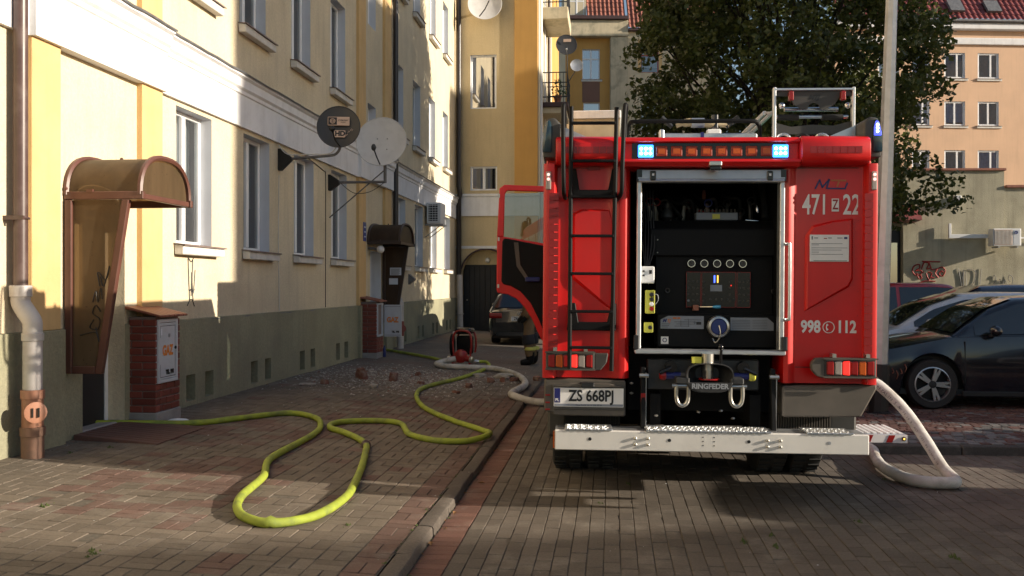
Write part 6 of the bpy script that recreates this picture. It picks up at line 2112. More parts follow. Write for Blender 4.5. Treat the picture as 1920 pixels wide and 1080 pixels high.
def pw(x, pts):
    """piecewise smooth height through (x, z) points"""
    if x <= pts[0][0]: return pts[0][1]
    for (a, b), (c, d) in zip(pts, pts[1:]):
        if x <= c:
            t = (x - a) / (c - a)
            return b + (d - b) * t
    return pts[-1][1]


def car(label, pm, loc, rz, L=4.5, W=.90, roof=1.46, hood=((0, .62), (.06, .74), (.45, .84), (1.15, .96)), deck=((3.6, 1.0), (4.3, .98), (4.46, .86), (4.5, .6)),
        belt=((0, .70), (1.1, .93), (3.4, 1.0), (4.5, .92)), ws=(1.12, 2.0), rw=(3.2, 3.95), axles=(.88, 3.5), r=.325, est=False, cat='car', group='cars parked in the bay', spokes=5, plate=None):
    c = thing('parked_car', label, cat, loc, (0, 0, rz), group, local=True)
    n = 76
    arch = r + .055
    top_pts = list(hood) + [(x, z) for x, z in deck]
    rows = []
    for i in range(n + 1):
        x = L * i / n
        ends = min(x, L - x)
        w = W * (1 - .16 * max(0, 1 - ends / .55) ** 2.2)
        zb = .20 + .10 * max(0, 1 - ends / .25)
        for a in axles:
            if abs(x - a) < arch: zb = max(zb, r + math.sqrt(arch * arch - (x - a) ** 2))
        bz = pw(x, belt)
        zt = max(pw(x, top_pts), .55)
        bz = min(bz, zt - .02)
        zm = max(lerp(zb, bz, .5), zb + .01)
        half = [(w * .95, zb), (w * .985, max(zb + .02, min(.42, bz - .1))), (w, max(zb + .03, min(.60, bz - .06))), (w * .985, max(zb + .04, bz - .12)), (w * .955, max(zb + .05, bz)), (w * .86, lerp(bz, zt, .75)), (w * .55, zt), (0, zt + .02)]
        row = [(x, -y, z) for y, z in half] + [(x, y, z) for y, z in half[-2::-1]]
        rows.append(row)
    m = MB().grid(rows)
    m.poly(rows[0][::-1])
    m.poly(rows[-1])
    b = m.build('body', pm, c, smooth=38)
    # floor and wheel wells
    MB().box(.25, L - .25, -W * .9, W * .9, .19, .26).build('underside', M['trim'], c)
    MB().box(.5, L - .5, -W * .78, W * .78, .22, .8).build('wheel_well', M['trim'], c)
    prof = [(ws[0], pw(ws[0], top_pts) - .01), (lerp(*ws, .55), lerp(pw(ws[0], top_pts), roof, .66)), (ws[1], roof - .03), (ws[1] + .5, roof), (rw[0] - .4, roof - .005), (rw[0], roof - .03), (rw[1], pw(rw[1], top_pts) - .01)]
    wb, wr = W * .93, W * .69

    def zr(x): return pw(x, prof)

    def ys(x, z):
        bz = pw(x, belt)
        return lerp(wb, wr, min(1, max(0, (z - bz) / (roof - bz))))
    rows = []
    nn = 44
    for i in range(nn + 1):
        x = lerp(ws[0], rw[1], i / nn)
        z = zr(x)
        bz = pw(x, belt) - .03
        zz = max(bz + .005, z - .055)
        h = [(wb + .002, bz), (ys(x, lerp(bz, zz, .5)) + .006, lerp(bz, zz, .5)), (ys(x, zz), zz), (max(.05, ys(x, z) - .05), z - .012), (.3 * W, z + .012), (0, z + .018)]
        rows.append([(x, -y, q) for y, q in h] + [(x, y, q) for y, q in h[-2::-1]])
    MB().grid(rows).build('cabin', pm, c, smooth=38)
    # panes, a few millimetres proud of the shell
    def side(x0, x1, s):
        g = []
        k = 14
        for i in range(k + 1):
            x = lerp(x0, x1, i / k)
            lo = pw(x, belt) + .025
            hi = max(lo + .004, min(zr(x) - .075, roof - .085))
            g.append([(x, s * (ys(x, lerp(lo, hi, j / 4)) + .010 + .004 * math.sin(PI * j / 4)), lerp(lo, hi, j / 4)) for j in range(5)])
        MB().grid(g).build('side_window', M['carglass'], c, smooth=60)
    mid = lerp(ws[0], rw[1], .47)
    for s in (-1, 1):
        side(ws[0] + .30, mid - .035, s)
        side(mid + .035, rw[0] - (.0 if not est else -.05), s)
        if est: side(rw[0] + .10, rw[1] - .22, s)

    def top_pane(x0, x1, nm):
        g = []
        for i in range(9):
            x = lerp(x0, x1, i / 8)
            z = zr(x)
            yy = max(.2, ys(x, z) - .085)
            g.append([(x, lerp(-yy, yy, j / 10), z + .018 - .014 * abs(lerp(-1, 1, j / 10)) ** 2 + .010) for j in range(11)])
        MB().grid(g).build(nm, M['carglass'], c, smooth=60)
    top_pane(ws[0] + .05, ws[1] - .03, 'windscreen')
    top_pane(rw[0] + .05, rw[1] - .06, 'rear_window')
    # wheels
    for a in axles:
        for s in (-1, 1):
            y = s * (W - .115)
            wl = MB().lathe([(r * .66, -.10), (r * .93, -.105), (r, -.075), (r, .075), (r * .93, .105), (r * .66, .10)], (a, y, r), (0, 1, 0), 36, cap=False).build('wheel', M['tyre'], c, smooth=40)
            d = s * .085
            MB().lathe([(r * .70, 0), (r * .70, .02 * s), (r * .655, .024 * s), (r * .64, -.05 * s)], (a, y + d, r), (0, 1, 0), 36, cap=False).build('rim', M['alloy'], wl, smooth=40)
            MB().lathe([(r * .64, 0), (.0005, 0)], (a, y + s * .02, r), (0, 1, 0), 24).build('brake_disc', M['trim'], wl)
            for k in range(spokes):
                an = 2 * PI * k / spokes + .35
                mm = MB(Matrix.Translation((a, y + d, r)) @ Matrix.Rotation(an, 4, 'Y'))
                mm.prism([(-.026, .03), (.026, .03), (.044, r * .645), (.012, r * .66), (0, r * .45), (-.012, r * .66), (-.044, r * .645)], 'y', -.012 * s, .016 * s)
                mm.build('spoke', M['alloy'], wl, bevel=.003)
            MB().lathe([(.05, 0), (.045, .012 * s), (.0005, .016 * s)], (a, y + d + s * .012, r), (0, 1, 0), 16).build('hub_cap', M['trim'], wl)
    # lamps, mirrors, handles, grille, plates
    for s in (-1, 1):
        hz = pw(.2, top_pts)
        MB().prism([(.05, hz - .16), (.30, hz - .09), (.46, hz - .035), (.30, hz - .045), (.07, hz - .075)], 'y', s * W * .70, s * W * .925).build('headlight', M['headlamp'], c, bevel=.01)
        bz = pw(L - .15, belt)
        MB().prism([(L - .34, bz - .05), (L - .015, bz - .055), (L + .012, bz - .14), (L - .02, bz - .20), (L - .30, bz - .14)], 'y', s * W * .56, s * W * .93).build('tail_light', M['lamp_red'], c, bevel=.015)
        mx = ws[0] + .50
        mz = pw(mx, belt) + .05
        mi = MB().ball((mx, s * (W + .10), mz + .03), .1, 14, (.75, 1.15, .72)).build('mirror', pm, c, smooth=60)
        MB().box(mx - .04, mx + .05, s * (W - .04), s * (W + .06), mz - .045, mz - .015).build('mirror_foot', M['trim'], mi, bevel=.01)
        for hx in (mid - .2, rw[0] - .1): MB().box(hx - .1, hx + .1, s * W * .985, s * (W * .985 + .03), pw(hx, belt) - .12, pw(hx, belt) - .09).build('door_handle', pm, c, bevel=.01, seg=2)
        for sx in (ws[0] + .16, mid + .0, rw[0] + .22): MB().box(sx - .003, sx + .003, s * W * .97, s * (W + .0025), .34, pw(sx, belt) - .05).build('door_gap', M['black'], c)
        MB().box(axles[0] + arch, axles[1] - arch, s * W * .93, s * W * .965, .17, .24).build('sill_trim', M['trim'], c, bevel=.01)
    MB().box(-.012, .05, -W * .55, W * .55, .42, .62).build('grille', M['trim'], c, bevel=.01)
    MB().box(-.02, .05, -W * .75, W * .75, .24, .36).build('bumper_inlet', M['trim'], c, bevel=.01)
    MB().box(L - .05, L + .018, -W * .72, W * .72, .26, .36).build('rear_trim', M['trim'], c, bevel=.01)
    np1 = MB().box(L - .02, L + .016, -.26, .26, .66 if est else .55, .77 if est else .66).build('number_plate', M['white_vinyl'], c)
    if plate:
        lettering(plate, (L + .0175, 0, .715), (0, -1, 0) if False else (0, 1, 0), (0, 0, 1), .1, M['black'], np1, xs=.82, weight=.003)
    return c


M['paint_black'] = paint('black_car_paint', (.006, .007, .012), .2, .1)
M['paint_silver'] = paint('silver_blue_car_paint', (.50, .54, .60), .28, .2)
M['paint_navy'] = paint('navy_car_paint', (.012, .018, .05), .25, .2)
M['paint_red'] = paint('dark_red_car_paint', (.36, .010, .016), .3, .1)
M['paint_dark'] = paint('dark_grey_car_paint', (.022, .021, .024), .28, .2)
M['paint_white'] = paint('white_van_paint', (.6, .6, .6), .3, 0)

bc = car('black parked car with five-spoke alloy wheel nearest beside the fire engine', M['paint_black'], (3.29, 13.86, .088), R(-.5), roof=1.47)
m = MB()
for k in range(9):
    x0, z0 = .12 + .05 * k, .62 - U(.0, .16)
    m.tube(spline([(x0, -.83 - .011 * k, z0), (x0 + .02, -.835 - .011 * k, z0 - .05), (x0 + .005, -.83 - .011 * k, z0 - U(.06, .12))], 4), .006, 4)
m.build('scuff', M['tilecap'], bc)
car('silver blue parked car behind the black car', M['paint_silver'], (3.4, 16.5, .088), R(0), roof=1.49, ws=(1.05, 2.15), rw=(3.7, 4.25), est=True)
car('navy blue parked car with only its roof showing behind the silver car', M['paint_navy'], (4.9, 19.3, .088), R(1), roof=1.62, ws=(1.0, 2.0), rw=(3.7, 4.25))
car('dark red parked car with its roof showing beside the lamp post', M['paint_red'], (3.6, 21.7, .088), R(0), roof=1.66, ws=(1.0, 1.9), rw=(3.55, 4.05), L=4.2, deck=((3.6, 1.0), (4.05, .98), (4.16, .86), (4.2, .6)), axles=(.82, 3.35))
car('dark grey parked car farthest back beside the lamp post', M['paint_dark'], (3.0, 24.3, .088), R(0), roof=1.80, ws=(1.0, 1.8), rw=(3.4, 3.9))
# two vehicles of the same row that stand just outside the picture and shade the paving
car('white parked van just outside the right edge of the picture', M['paint_white'], (6.4, 9.75, .088), R(-2), roof=1.95, ws=(.9, 1.7), rw=(4.1, 4.4), cat='van')
car('dark grey parked van just outside the right edge, nearest the camera', M['paint_dark'], (6.2, 7.1, .0), R(-2), roof=2.0, W=.95, ws=(.8, 1.5), rw=(4.1, 4.4), cat='van')
# estate car in the yard, seen from behind
au = car('dark estate car parked in the yard with its rear towards the hoses', M['paint_black'], (-2.34, 29.75, pave_z(-2.3)), R(-90), L=4.65, W=.91, roof=1.43, ws=(1.2, 2.1), rw=(4.0, 4.52), est=True, group=None,
         deck=((3.6, .99), (4.45, .98), (4.6, .9), (4.65, .62)), plate='ZKL 15661')
for k in range(4): MB().torus((4.655, -.075 + .05 * k, .865), (1, 0, 0), .03, .005, 16, 5).build('badge_ring', M['chrome'], au)

# ------------------------------------------------------------------ hoses
def hose_mat(name, col, dirt, sc=4.5):
    m = mat(name, col, .62, var=.14, scale=6, bump=.5, bscale=300, stain=(sc, .9, dirt))
    return m


M['hose_yellow'] = hose_mat('lime_yellow_hose', (.31, .375, .035), (.15, .19, .045))
M['hose_white'] = hose_mat('white_canvas_hose', (.54, .52, .48), (.28, .24, .19))
M['ink'] = mat('hose_print', (.03, .03, .05), .7)


def gz(x):
    return pave_z(x) if x < KERB_X0 else (.095 if x < KERB_X1 else 0)


yp_ = [(-5.56, 9.42), (-5.07, 9.66), (-4.64, 9.80), (-4.33, 10.05), (-4.04, 10.6), (-3.75, 10.98), (-3.39, 10.76), (-3.15, 10.21), (-3.04, 9.56), (-3.0, 8.28), (-2.79, 7.5), (-2.70, 6.83), (-2.59, 6.46), (-2.43, 6.22), (-2.23, 6.13), (-2.03, 6.33), (-1.96, 6.86), (-2.03, 7.52), (-2.26, 8.67),
       (-2.41, 9.28), (-2.78, 9.84), (-3.02, 10.12), (-3.03, 10.5), (-2.7, 10.76), (-2.37, 10.67), (-2.11, 9.97), (-1.77, 9.68), (-1.46, 9.76), (-1.28, 10.05), (-1.40, 10.5), (-1.84, 11.12), (-2.36, 12.07), (-2.73, 13.36), (-2.79, 14.41), (-2.48, 16.14), (-2.33, 18.1), (-2.42, 18.6), (-2.68, 18.55)]
r_h = .0315
hy = thing('fire_hose', 'long lime yellow fire hose looping over the pavement from the near doorway to the pump', 'fire hose', (-2.6, 8, .15))
pts = spline([(x, y, gz(x) + r_h + (.06 if i >= len(yp_) - 2 else 0)) for i, (x, y) in enumerate(yp_)], 8)
# small wander, slightly flattened where it bends
pts = [Vector((p.x + .008 * mnoise.noise((i * .13, 1, 0)), p.y + .008 * mnoise.noise((i * .13, 5, 0)), p.z + .004 * mnoise.noise((i * .2, 9, 0)))) for i, p in enumerate(pts)]
kink = 14 * 8
rad = [r_h * (1 + .22 * math.exp(-((i - kink) / 1.2) ** 2) + .09 * mnoise.noise((i * .35, 3, 3))) for i in range(len(pts))]
pts[kink].z += .012
MB().tube(pts, rad, 12).build('jacket', M['hose_yellow'], hy, smooth=60)


def coupling(o, p, d, r, mm=None):
    q = MB().lathe([(r * 1.02, -.07), (r * 1.15, -.06), (r * 1.15, -.03), (r * 1.45, -.025), (r * 1.5, -.008), (r * 1.3, 0), (r * 1.5, .008), (r * 1.45, .025), (r * 1.15, .03), (r * 1.15, .06), (r * 1.02, .07)], p, d, 20)
    return q.build('coupling', mm or M['silver'], o, smooth=35)


i = 19 * 8 - 1
coupling(hy, pts[i], pts[i + 1] - pts[i - 1], r_h, M['pipe_brown'])
i = 5 * 8
MB().lathe([(r_h * 1.0, -.02), (r_h * 1.12, -.015), (r_h * 1.12, .015), (r_h, .02)], pts[i], pts[i + 1] - pts[i - 1], 14).build('binding', M['hose_yellow'], hy)
coupling(hy, pts[-3], pts[-1] - pts[-4], r_h)
h2 = thing('fire_hose', 'lime yellow fire hose from the pump to the far doorway', 'fire hose', (-4, 20.5, .15))
p2 = spline([(x, y, gz(x) + r_h + dz) for x, y, dz in ((-5.5, 21.3, 0), (-5.05, 21.25, 0), (-4.45, 20.6, 0), (-3.7, 19.7, 0), (-3.3, 19.1, .0), (-3.02, 18.75, .06))], 8)
MB().tube(p2, r_h, 12).build('jacket', M['hose_yellow'], h2, smooth=60)
coupling(h2, p2[-4], p2[-2] - p2[-5], r_h)
h3 = thing('fire_hose', 'white canvas fire hose from the pump across the kerb to the fire engine', 'fire hose', (-2, 16, .15))
r3 = .052
p3 = spline([(x, y, gz(x) + r3 + dz) for x, y, dz in ((-2.98, 18.35, .1), (-3.24, 18.3, .03), (-3.3, 18.05, 0), (-3.04, 17.75, 0), (-2.54, 17.72, 0), (-2.14, 17.7, 0), (-1.63, 16.72, 0), (-1.36, 15.3, 0), (-1.44, 14.0, 0), (-1.34, 13.55, .005), (-1.09, 13.42, .02), (-.75, 13.5, 0), (-.2, 13.7, 0))], 8)
MB().tube(p3, [r3 * (1 + .06 * mnoise.noise((i * .3, 0, 7))) for i in range(len(p3))], 14).build('jacket', M['hose_white'], h3, smooth=60)
h4 = thing('fire_hose', 'thick white printed fire hose arching from the fire engine side and folding on the paving', 'fire hose', (2.7, 8.8, 0))
r4 = .049
p4 = spline([(1.85, 9.15, .90), (2.1, 9.1, .90), (2.36, 9.03, .825), (2.485, 8.98, .733), (2.637, 8.89, .553), (2.76, 8.74, .32), (2.83, 8.56, .14), (2.87, 8.40, .066), (2.80, 8.30, .060), (2.60, 8.34, .058), (2.49, 8.52, .058), (2.45, 8.95, .058), (2.51, 9.45, .058), (2.60, 9.9, .058), (2.55, 10.3, .058), (2.3, 10.6, .058), (1.7, 10.8, .058)], 9)
fold = 7 * 9
MB().tube(p4, [r4 * (1 + .05 * mnoise.noise((i * .3, 0, 5)) + .16 * math.exp(-((i - fold - 2) / 3) ** 2)) for i in range(len(p4))], 16).build('jacket', M['hose_white'], h4, smooth=60)


def print_on(o, path, i0, s, step, size, r, xs=1.0):
    """letters stamped along a hose, facing the viewer's side"""
    acc = 0
    L_ = [0]
    for a, b in zip(path, path[1:]): L_.append(L_[-1] + (b - a).length)
    d0 = L_[i0]
    vs_all, fs_all = [], []
    for k, ch in enumerate(s):
        if ch == ' ': continue
        d = d0 + k * step
        j = max(q for q in range(len(L_)) if L_[q] <= d)
        if j >= len(path) - 2: break
        t = (d - L_[j]) / max(1e-6, L_[j + 1] - L_[j])
        p = path[j].lerp(path[j + 1], t)
        tg = (path[min(j + 2, len(path) - 1)] - path[max(j - 1, 0)]).normalized()
        view = (p - Vector((0, 0, CAM_H))).normalized()
        up = tg.cross(view).normalized() * -1
        nrm = tg.cross(up).normalized()
        if nrm.dot(view) > 0: nrm = -nrm
        nrm = (nrm * .85 + up * .35).normalized()
        up = nrm.cross(tg).normalized()
        vs, fs = textmesh(ch, size)
        Mx = frame_m(p + nrm * (r + .003), tg, up)
        n = len(vs_all)
        vs_all += [tuple(Mx @ Vector(v)) for v in vs]
        fs_all += [tuple(q + n for q in f) for f in fs]
    m = MB()
    m.add(vs_all, fs_all)
    return m.build('printing', M['ink'], o)


print_on(h4, p4, 22, 'BEZALIN S.A.', .026, .04, r4 * 1.02)
print_on(h4, p4, 34, 'W 75 20 R  ACT  2021 02 025010 10', .019, .026, r4 * 1.02)

# ------------------------------------------------------------------ portable pump in the yard
pu = thing('portable_pump', 'small red and black portable pump in the yard where the hoses meet', 'pump', (-2.86, 18.6, pave_z(-2.86)), (0, 0, R(-8)), local=True)
M['pump_red'] = mat('pump_red', (.28, .014, .012), .35, var=.1, coat=.3)
m = MB()
loop = [(-.17, .25), (-.19, .42), (-.17, .6), (-.09, .68), (.09, .68), (.17, .6), (.19, .42), (.17, .25)]
for y in (-.12, .2): MB().tube(spline([(x, y, z) for x, z in loop], 5), .022, 8).build('frame_loop', M['pump_red'], pu, smooth=60)
for x in (-.17, .17): MB().tube([(x, -.2, .06), (x, .25, .06)], .022, 8).build('skid', M['pump_red'], pu)
for x, z in ((-.17, .25), (.17, .25)): MB().tube([(x, -.12, z), (x, -.15, .06)], .02, 8).build('leg', M['pump_red'], pu)
MB().box(-.14, .14, -.06, .24, .22, .58).build('engine', M['black_satin'], pu, bevel=.04, seg=2)
MB().box(-.17, .17, -.1, .22, .62, .74).build('fuel_tank', M['black_gloss'], pu, bevel=.05, seg=3, smooth=40)
MB().lathe([(.20, -.03), (.22, -.02), (.22, .02), (.20, .03)], (-.25, .05, .4), (1, .15, 0), 24).build('starter_housing', M['black_satin'], pu, smooth=40)
MB().lathe([(.09, 0), (.13, .04), (.13, .12), (.08, .16)], (.0, -.12, .2), (0, -1, 0), 20).build('pump_volute', M['pump_red'], pu, smooth=40)
for s in (-1, 1):
    MB().cyl((s * .08, -.2, .16), (s * .2, -.24, .14), .055, 14).build('outlet', M['pump_red'], pu, smooth=40)
    MB().lathe([(.05, 0), (.066, .01), (.066, .05), (.05, .06)], (s * .2, -.24, .14), (s, -.3, -.1), 16).build('coupling', M['silver'], pu, smooth=40)
MB().ball((-.2, .0, .64), .03, 8).build('fuel_cap', M['white'], pu, smooth=60)

# ------------------------------------------------------------------ firefighter behind the fire engine (one boot and shin in view)
M['turnout'] = mat('sand_turnout_cloth', (.16, .105, .055), .9, var=.15, scale=9, bump=.4, bscale=50)
M['turnout_dark'] = mat('dark_turnout_patch', (.02, .02, .026), .85, var=.2)
M['hi_vis'] = mat('yellow_reflective_band', (.55, .55, .12), .5)
M['skin'] = mat('skin', (.45, .26, .19), .6)
pe = thing('person', 'firefighter in sand coloured turnout gear and black boots half hidden behind the fire engine', 'person', (-1.66, 19.6, gz(-1.66)), (0, 0, R(14)), local=True)


def skin_body(name, verts, edges, radii, mm, parent, root=0, sub=2):
    me = bpy.data.meshes.new(name)
    me.from_pydata(verts, edges, [])
    o = link(name, me, parent)
    sk = o.modifiers.new('Skin', 'SKIN')
    if len(me.skin_vertices):
        d = me.skin_vertices[0].data
        for i, rr in enumerate(radii):
            d[i].radius = (rr, rr) if isinstance(rr, (int, float)) else rr
            d[i].use_root = (i == root)
    sk.use_smooth_shade = True
    sb = o.modifiers.new('Sub', 'SUBSURF')
    sb.levels = sb.render_levels = sub
    dg = bpy.context.evaluated_depsgraph_get()
    me2 = bpy.data.meshes.new_from_object(o.evaluated_get(dg))
    me2.name = name
    me2.materials.clear()
    me2.materials.append(mm)
    me2.polygons.foreach_set('use_smooth', [True] * len(me2.polygons))
    bpy.data.objects.remove(o)
    return link(name, me2, parent)


# facing -x (to the left of the picture), standing
V = [(0, 0, .98), (0, 0, 1.15), (0, 0, 1.32), (-.01, 0, 1.46), (-.01, 0, 1.56), (-.02, 0, 1.70), (-.02, 0, 1.80),
     (0, -.10, .92), (-.05, -.11, .52), (.0, -.12, .12), (0, .10, .92), (.03, .11, .52), (.12, .12, .12),
     (0, -.20, 1.44), (.02, -.27, 1.16), (-.12, -.24, .96), (0, .20, 1.44), (.02, .27, 1.16), (-.12, .24, .96)]
E_ = [(0, 1), (1, 2), (2, 3), (3, 4), (4, 5), (5, 6), (0, 7), (7, 8), (8, 9), (0, 10), (10, 11), (11, 12), (3, 13), (13, 14), (14, 15), (3, 16), (16, 17), (17, 18)]
rd = [(.15, .17), (.15, .18), (.15, .2), (.12, .15), (.065, .065), (.095, .08), (.07, .07), .125, .105, .10, .125, .105, .10, .09, .075, .06, .09, .075, .06]
body = skin_body('body', V, E_, rd, M['turnout'], pe)
for x, y in ((0.0, -.12), (.12, .12)):
    MB().tube(spline([(x, y, .26), (x, y, .14), (x - .01, y, .075), (x - .09, y, .055), (x - .2, y, .045)], 4), [.095, .093, .09, .088, .086, .084, .082, .08, .078, .076, .074, .072, .07, .068, .066, .06, .045][:17], 12, flat=.85).build('boot', M['black_satin'], pe, smooth=60)
    MB().lathe([(.112, 0), (.116, .01), (.114, .055), (.108, .065)], (x - .005, y, .30), (0, 0, 1), 18, cap=False).build('reflective_band', M['hi_vis'], pe, smooth=60)
    MB().lathe([(.118, 0), (.128, .02), (.126, .18), (.115, .2)], (x - .03, y, .42), (-.1, 0, 1), 18, cap=False).build('knee_patch', M['turnout_dark'], pe, smooth=60)
MB().ball((-.02, 0, 1.82), .14, 16, (1.15, 1, .8)).build('helmet', M['white'], pe, smooth=60)
MB().ball((-.06, 0, 1.70), .085, 14, (1, .85, 1.2)).build('face', M['skin'], body, smooth=60)
for s in (-1, 1):
    MB().tube([(-.11, s * .24, .97), (-.17, s * .235, .90), (-.2, s * .23, .86)], [.045, .048, .03], 10).build('glove', M['black_satin'], pe, smooth=60)

# ------------------------------------------------------------------ rubble fallen on the pavement
M['rub_brick'] = mat('broken_brick', (.19, .085, .06), .95, var=.3, scale=12, bump=.6, bscale=40, stain=(9, .8, (.3, .25, .21)))
M['rub_plaster'] = mat('broken_plaster', (.36, .33, .29), .95, var=.25, scale=10, bump=.6, bscale=40)
M['rub_dust'] = mat('mortar_crumbs', (.23, .20, .17), .95, var=.35, scale=14)


def lump(x, y, z, sx, sy, sz, rot, seed, rough_=.25):
    """angular broken piece: a jittered, chipped block"""
    r = random.Random(seed)
    bm = bmesh.new()
    bmesh.ops.create_cube(bm, size=1)
    bmesh.ops.subdivide_edges(bm, edges=bm.edges[:], cuts=1, use_grid_fill=True)
    for v in bm.verts:
        corner = sum(abs(c) > .4 for c in v.co)
        k = 1 - (r.uniform(0, .35) if corner == 3 else r.uniform(0, .12))
        v.co = Vector((v.co.x * sx * k, v.co.y * sy * k, v.co.z * sz * k)) + Vector((r.uniform(-1, 1) * sx, r.uniform(-1, 1) * sy, r.uniform(-1, 1) * sz)) * (rough_ * .2)
    Mx = Matrix.Translation((x, y, z)) @ Matrix.Rotation(rot, 4, 'Z') @ Matrix.Rotation(r.uniform(-.2, .2), 4, 'X')
    bmesh.ops.transform(bm, matrix=Mx, verts=bm.verts)
    vs = [tuple(v.co) for v in bm.verts]
    bm.verts.index_update()
    fs = [tuple(v.index for v in f.verts) for f in bm.faces]
    bm.free()
    return vs, fs


pieces = [(-4.04, 15.3, .26, .13, .22, 'b', 'square broken masonry block standing upright among the rubble'), (-3.50, 15.25, .28, .14, .10, 'b', 'broken red brick lying right of the upright masonry block'), (-4.36, 14.35, .14, .11, .09, 'b', 'dark red brick lump left in the rubble near the wall'),
          (-3.55, 14.2, .22, .12, .07, 'p', 'tilted plaster shard at the front of the rubble'), (-4.55, 14.1, .32, .16, .04, 'p', 'flat plaster slab nearest the wall in the rubble'), (-2.2, 14.85, .16, .10, .09, 'b', 'broken brick standing alone in front of the hose'),
          (-1.97, 15.75, .15, .12, .10, 'b', 'red brick half beside the white plaster heap'), (-1.80, 15.95, .18, .11, .10, 'b', 'second red brick half next to the white hose'), (-2.28, 14.05, .17, .09, .05, 'b', 'flat red brick piece nearest the yellow hose bend'),
          (-2.3, 16.7, .34, .2, .06, 'p', 'pale plaster slab heaped behind the bricks'), (-1.85, 16.6, .4, .25, .09, 'p', 'largest pale plaster heap beside the white hose'), (-1.62, 16.2, .24, .12, .08, 'b', 'red brick leaning against the white hose'),
          (-3.3, 16.3, .12, .1, .08, 'b', 'small brick lump behind the rubble near the hose'), (-2.75, 15.8, .2, .14, .05, 'p', 'pale plaster piece just left of the yellow hose'), (-3.0, 15.0, .13, .1, .06, 'b', 'small brick chip between the masonry block and the hose'),
          (-1.25, 16.4, .2, .12, .1, 'b', 'brick half close to the fire engine side'), (-4.2, 16.6, .2, .12, .05, 'p', 'pale shard at the back of the rubble by the wall')]
for i, (x, y, a, b, c, k, lab) in enumerate(pieces):
    m = MB()
    a, b, c = a * .8, b * .8, c * .85
    m.add(*lump(x, y, pave_z(min(x, KERB_X0)) + c * .42, a, b, c if lab.find('upright') < 0 else .21, U(0, 3), 100 + i))
    tag(m.build('broken_brick' if k == 'b' else 'plaster_shard', M['rub_brick'] if k == 'b' else M['rub_plaster']), lab, 'brick' if k == 'b' else 'plaster', 'large pieces of fallen masonry')


def crumbs(name, n, gen, size, mats_, label, cat='debris', flat=.5):
    V, Fc, mi = [], [], []
    for i in range(n):
        x, y = gen()
        s = size * (.3 + rnd.random() ** 3 * 1.6)
        a = U(0, 6.3)
        z = gz(x) - .002
        k = len(V)
        pts_ = []
        for j in range(4):
            q = a + j * 1.57 + U(-.4, .4)
            pts_.append((x + math.cos(q) * s * U(.6, 1), y + math.sin(q) * s * U(.6, 1), z))
        V += pts_ + [(x + U(-.3, .3) * s, y + U(-.3, .3) * s, z + s * flat * U(.6, 1.3))]
        Fc += [(k, k + 1, k + 4), (k + 1, k + 2, k + 4), (k + 2, k + 3, k + 4), (k + 3, k, k + 4)]
        q = rnd.choices(range(len(mats_)), [w for _, w in mats_])[0]
        mi += [q] * 4
    me = bpy.data.meshes.new(name)
    me.from_pydata(V, [], Fc)
    for m_, _ in mats_: me.materials.append(m_)
    me.polygons.foreach_set('material_index', mi)
    tag(link(name, me), label, cat, kind='stuff')


def gen_rubble():
    while True:
        x, y = rnd.gauss(-3.4, .95), rnd.gauss(15.7, 1.1)
        if WALL_X + .1 < x < -1.5 and 13.2 < y < 19: return x, y


crumbs('rubble_crumbs', 7500, gen_rubble, .021, [(M['rub_dust'], 6), (M['rub_plaster'], 4), (M['rub_brick'], 1)], 'grey mortar crumbs and brick chips strewn over the pavement')
crumbs('rubble_crumbs', 900, lambda: (U(-5.0, -1.4), U(11, 24)), .012, [(M['rub_dust'], 4), (M['rub_plaster'], 3), (M['rub_brick'], 1)], 'fine scattered chips around the rubble towards the yard')


def gen_flake():
    return (U(-5, 5), U(4.6, 10)) if rnd.random() < .7 else (U(-5, -1.3), U(9, 14))


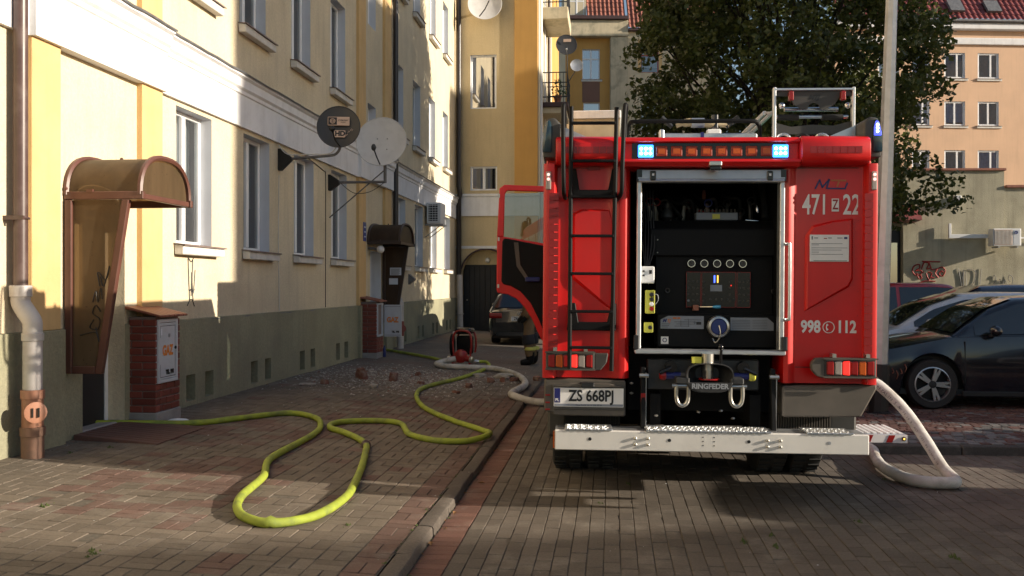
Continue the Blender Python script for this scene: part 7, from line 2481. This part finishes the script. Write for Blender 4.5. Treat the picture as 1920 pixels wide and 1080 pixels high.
crumbs('paper_flakes', 420, gen_flake, .0085, [(M['paper'], 3), (M['rub_plaster'], 2)], 'tiny pale flakes scattered over road and pavement', flat=.25)
M['dead_leaf'] = mat('dead_leaves', (.20, .10, .035), .8, var=.4, scale=20)
M['moss'] = mat('moss', (.06, .08, .02), .95, var=.3, scale=20)
crumbs('gutter_litter', 700, lambda: (KERB_X1 + abs(rnd.gauss(.012, .02)), U(4.5, 14)), .011, [(M['dead_leaf'], 3), (M['soil'], 4), (M['moss'], 2)], 'dead leaves, moss and dirt gathered in the gutter along the kerb', 'litter')
def gen_weed():
    k = rnd.choice(weed_spots)
    return k[0] + rnd.gauss(0, .012), k[1] + rnd.gauss(0, .03)


weed_spots = [(U(-5, 4), U(5, 9.5)) for _ in range(16)] + [(-3.0, 5.3), (3.4, 11.2), (3.6, 11.3), (3.8, 11.25)]
crumbs('joint_weeds', 420, gen_weed, .009, [(M['moss'], 1)], 'tiny weeds and moss sprouting in the paving joints', 'weeds', flat=1.6)
crumbs('joint_moss', 260, lambda: (KERB_X0 - abs(rnd.gauss(0, .012)), U(4.5, 12)), .010, [(M['moss'], 4), (M['soil'], 2)], 'moss growing in the joint behind the kerb', 'moss')
crumbs('wall_foot_dirt', 600, lambda: (WALL_X + .04 + abs(rnd.gauss(0, .09)), U(8, 30)), .014, [(M['soil'], 3), (M['rub_dust'], 3), (M['dead_leaf'], 1)], 'dirt gathered at the foot of the yellow house', 'dirt')
for i, (x, y) in enumerate([(-1.15, 7.05), (-1.17, 6.2), (-1.1, 8.15)]):
    m = MB()
    s = .035
    a = U(0, 3)
    ca, sa = math.cos(a) * s, math.sin(a) * s
    m.add([(x - ca, y - sa, .006), (x + sa * .5, y - ca * .5, .02), (x + ca, y + sa, .012), (x - sa * .5, y + ca * .5, .022), (x, y, .008)], [(0, 1, 4), (1, 2, 4), (2, 3, 4), (3, 0, 4)])
    tag(m.build('fallen_leaf', M['dead_leaf']), ['curled brown fallen leaf in the gutter, middle one of three', 'curled brown fallen leaf in the gutter nearest the camera', 'curled brown fallen leaf in the gutter farthest from the camera'][i], 'leaf', 'fallen leaves in the gutter')
bag = MB()
bag.ball((-4.62, 9.9, pave_z(-4.6) + .03), .09, 10, (1.6, 1, .5))
tag(bag.build('plastic_bag', M['paper'], smooth=60), 'crumpled pale plastic bag under the yellow hose by the near gas cabinet', 'bag')
bt = MB().lathe([(.03, 0), (.034, .01), (.034, .16), (.014, .21), (.014, .24)], (-4.72, 19.75, pave_z(-4.7)), (0, 0, 1), 12)
tag(bt.build('bottle', M['blue_cap'], smooth=40), 'dark bottle standing beside the far gas cabinet', 'bottle')
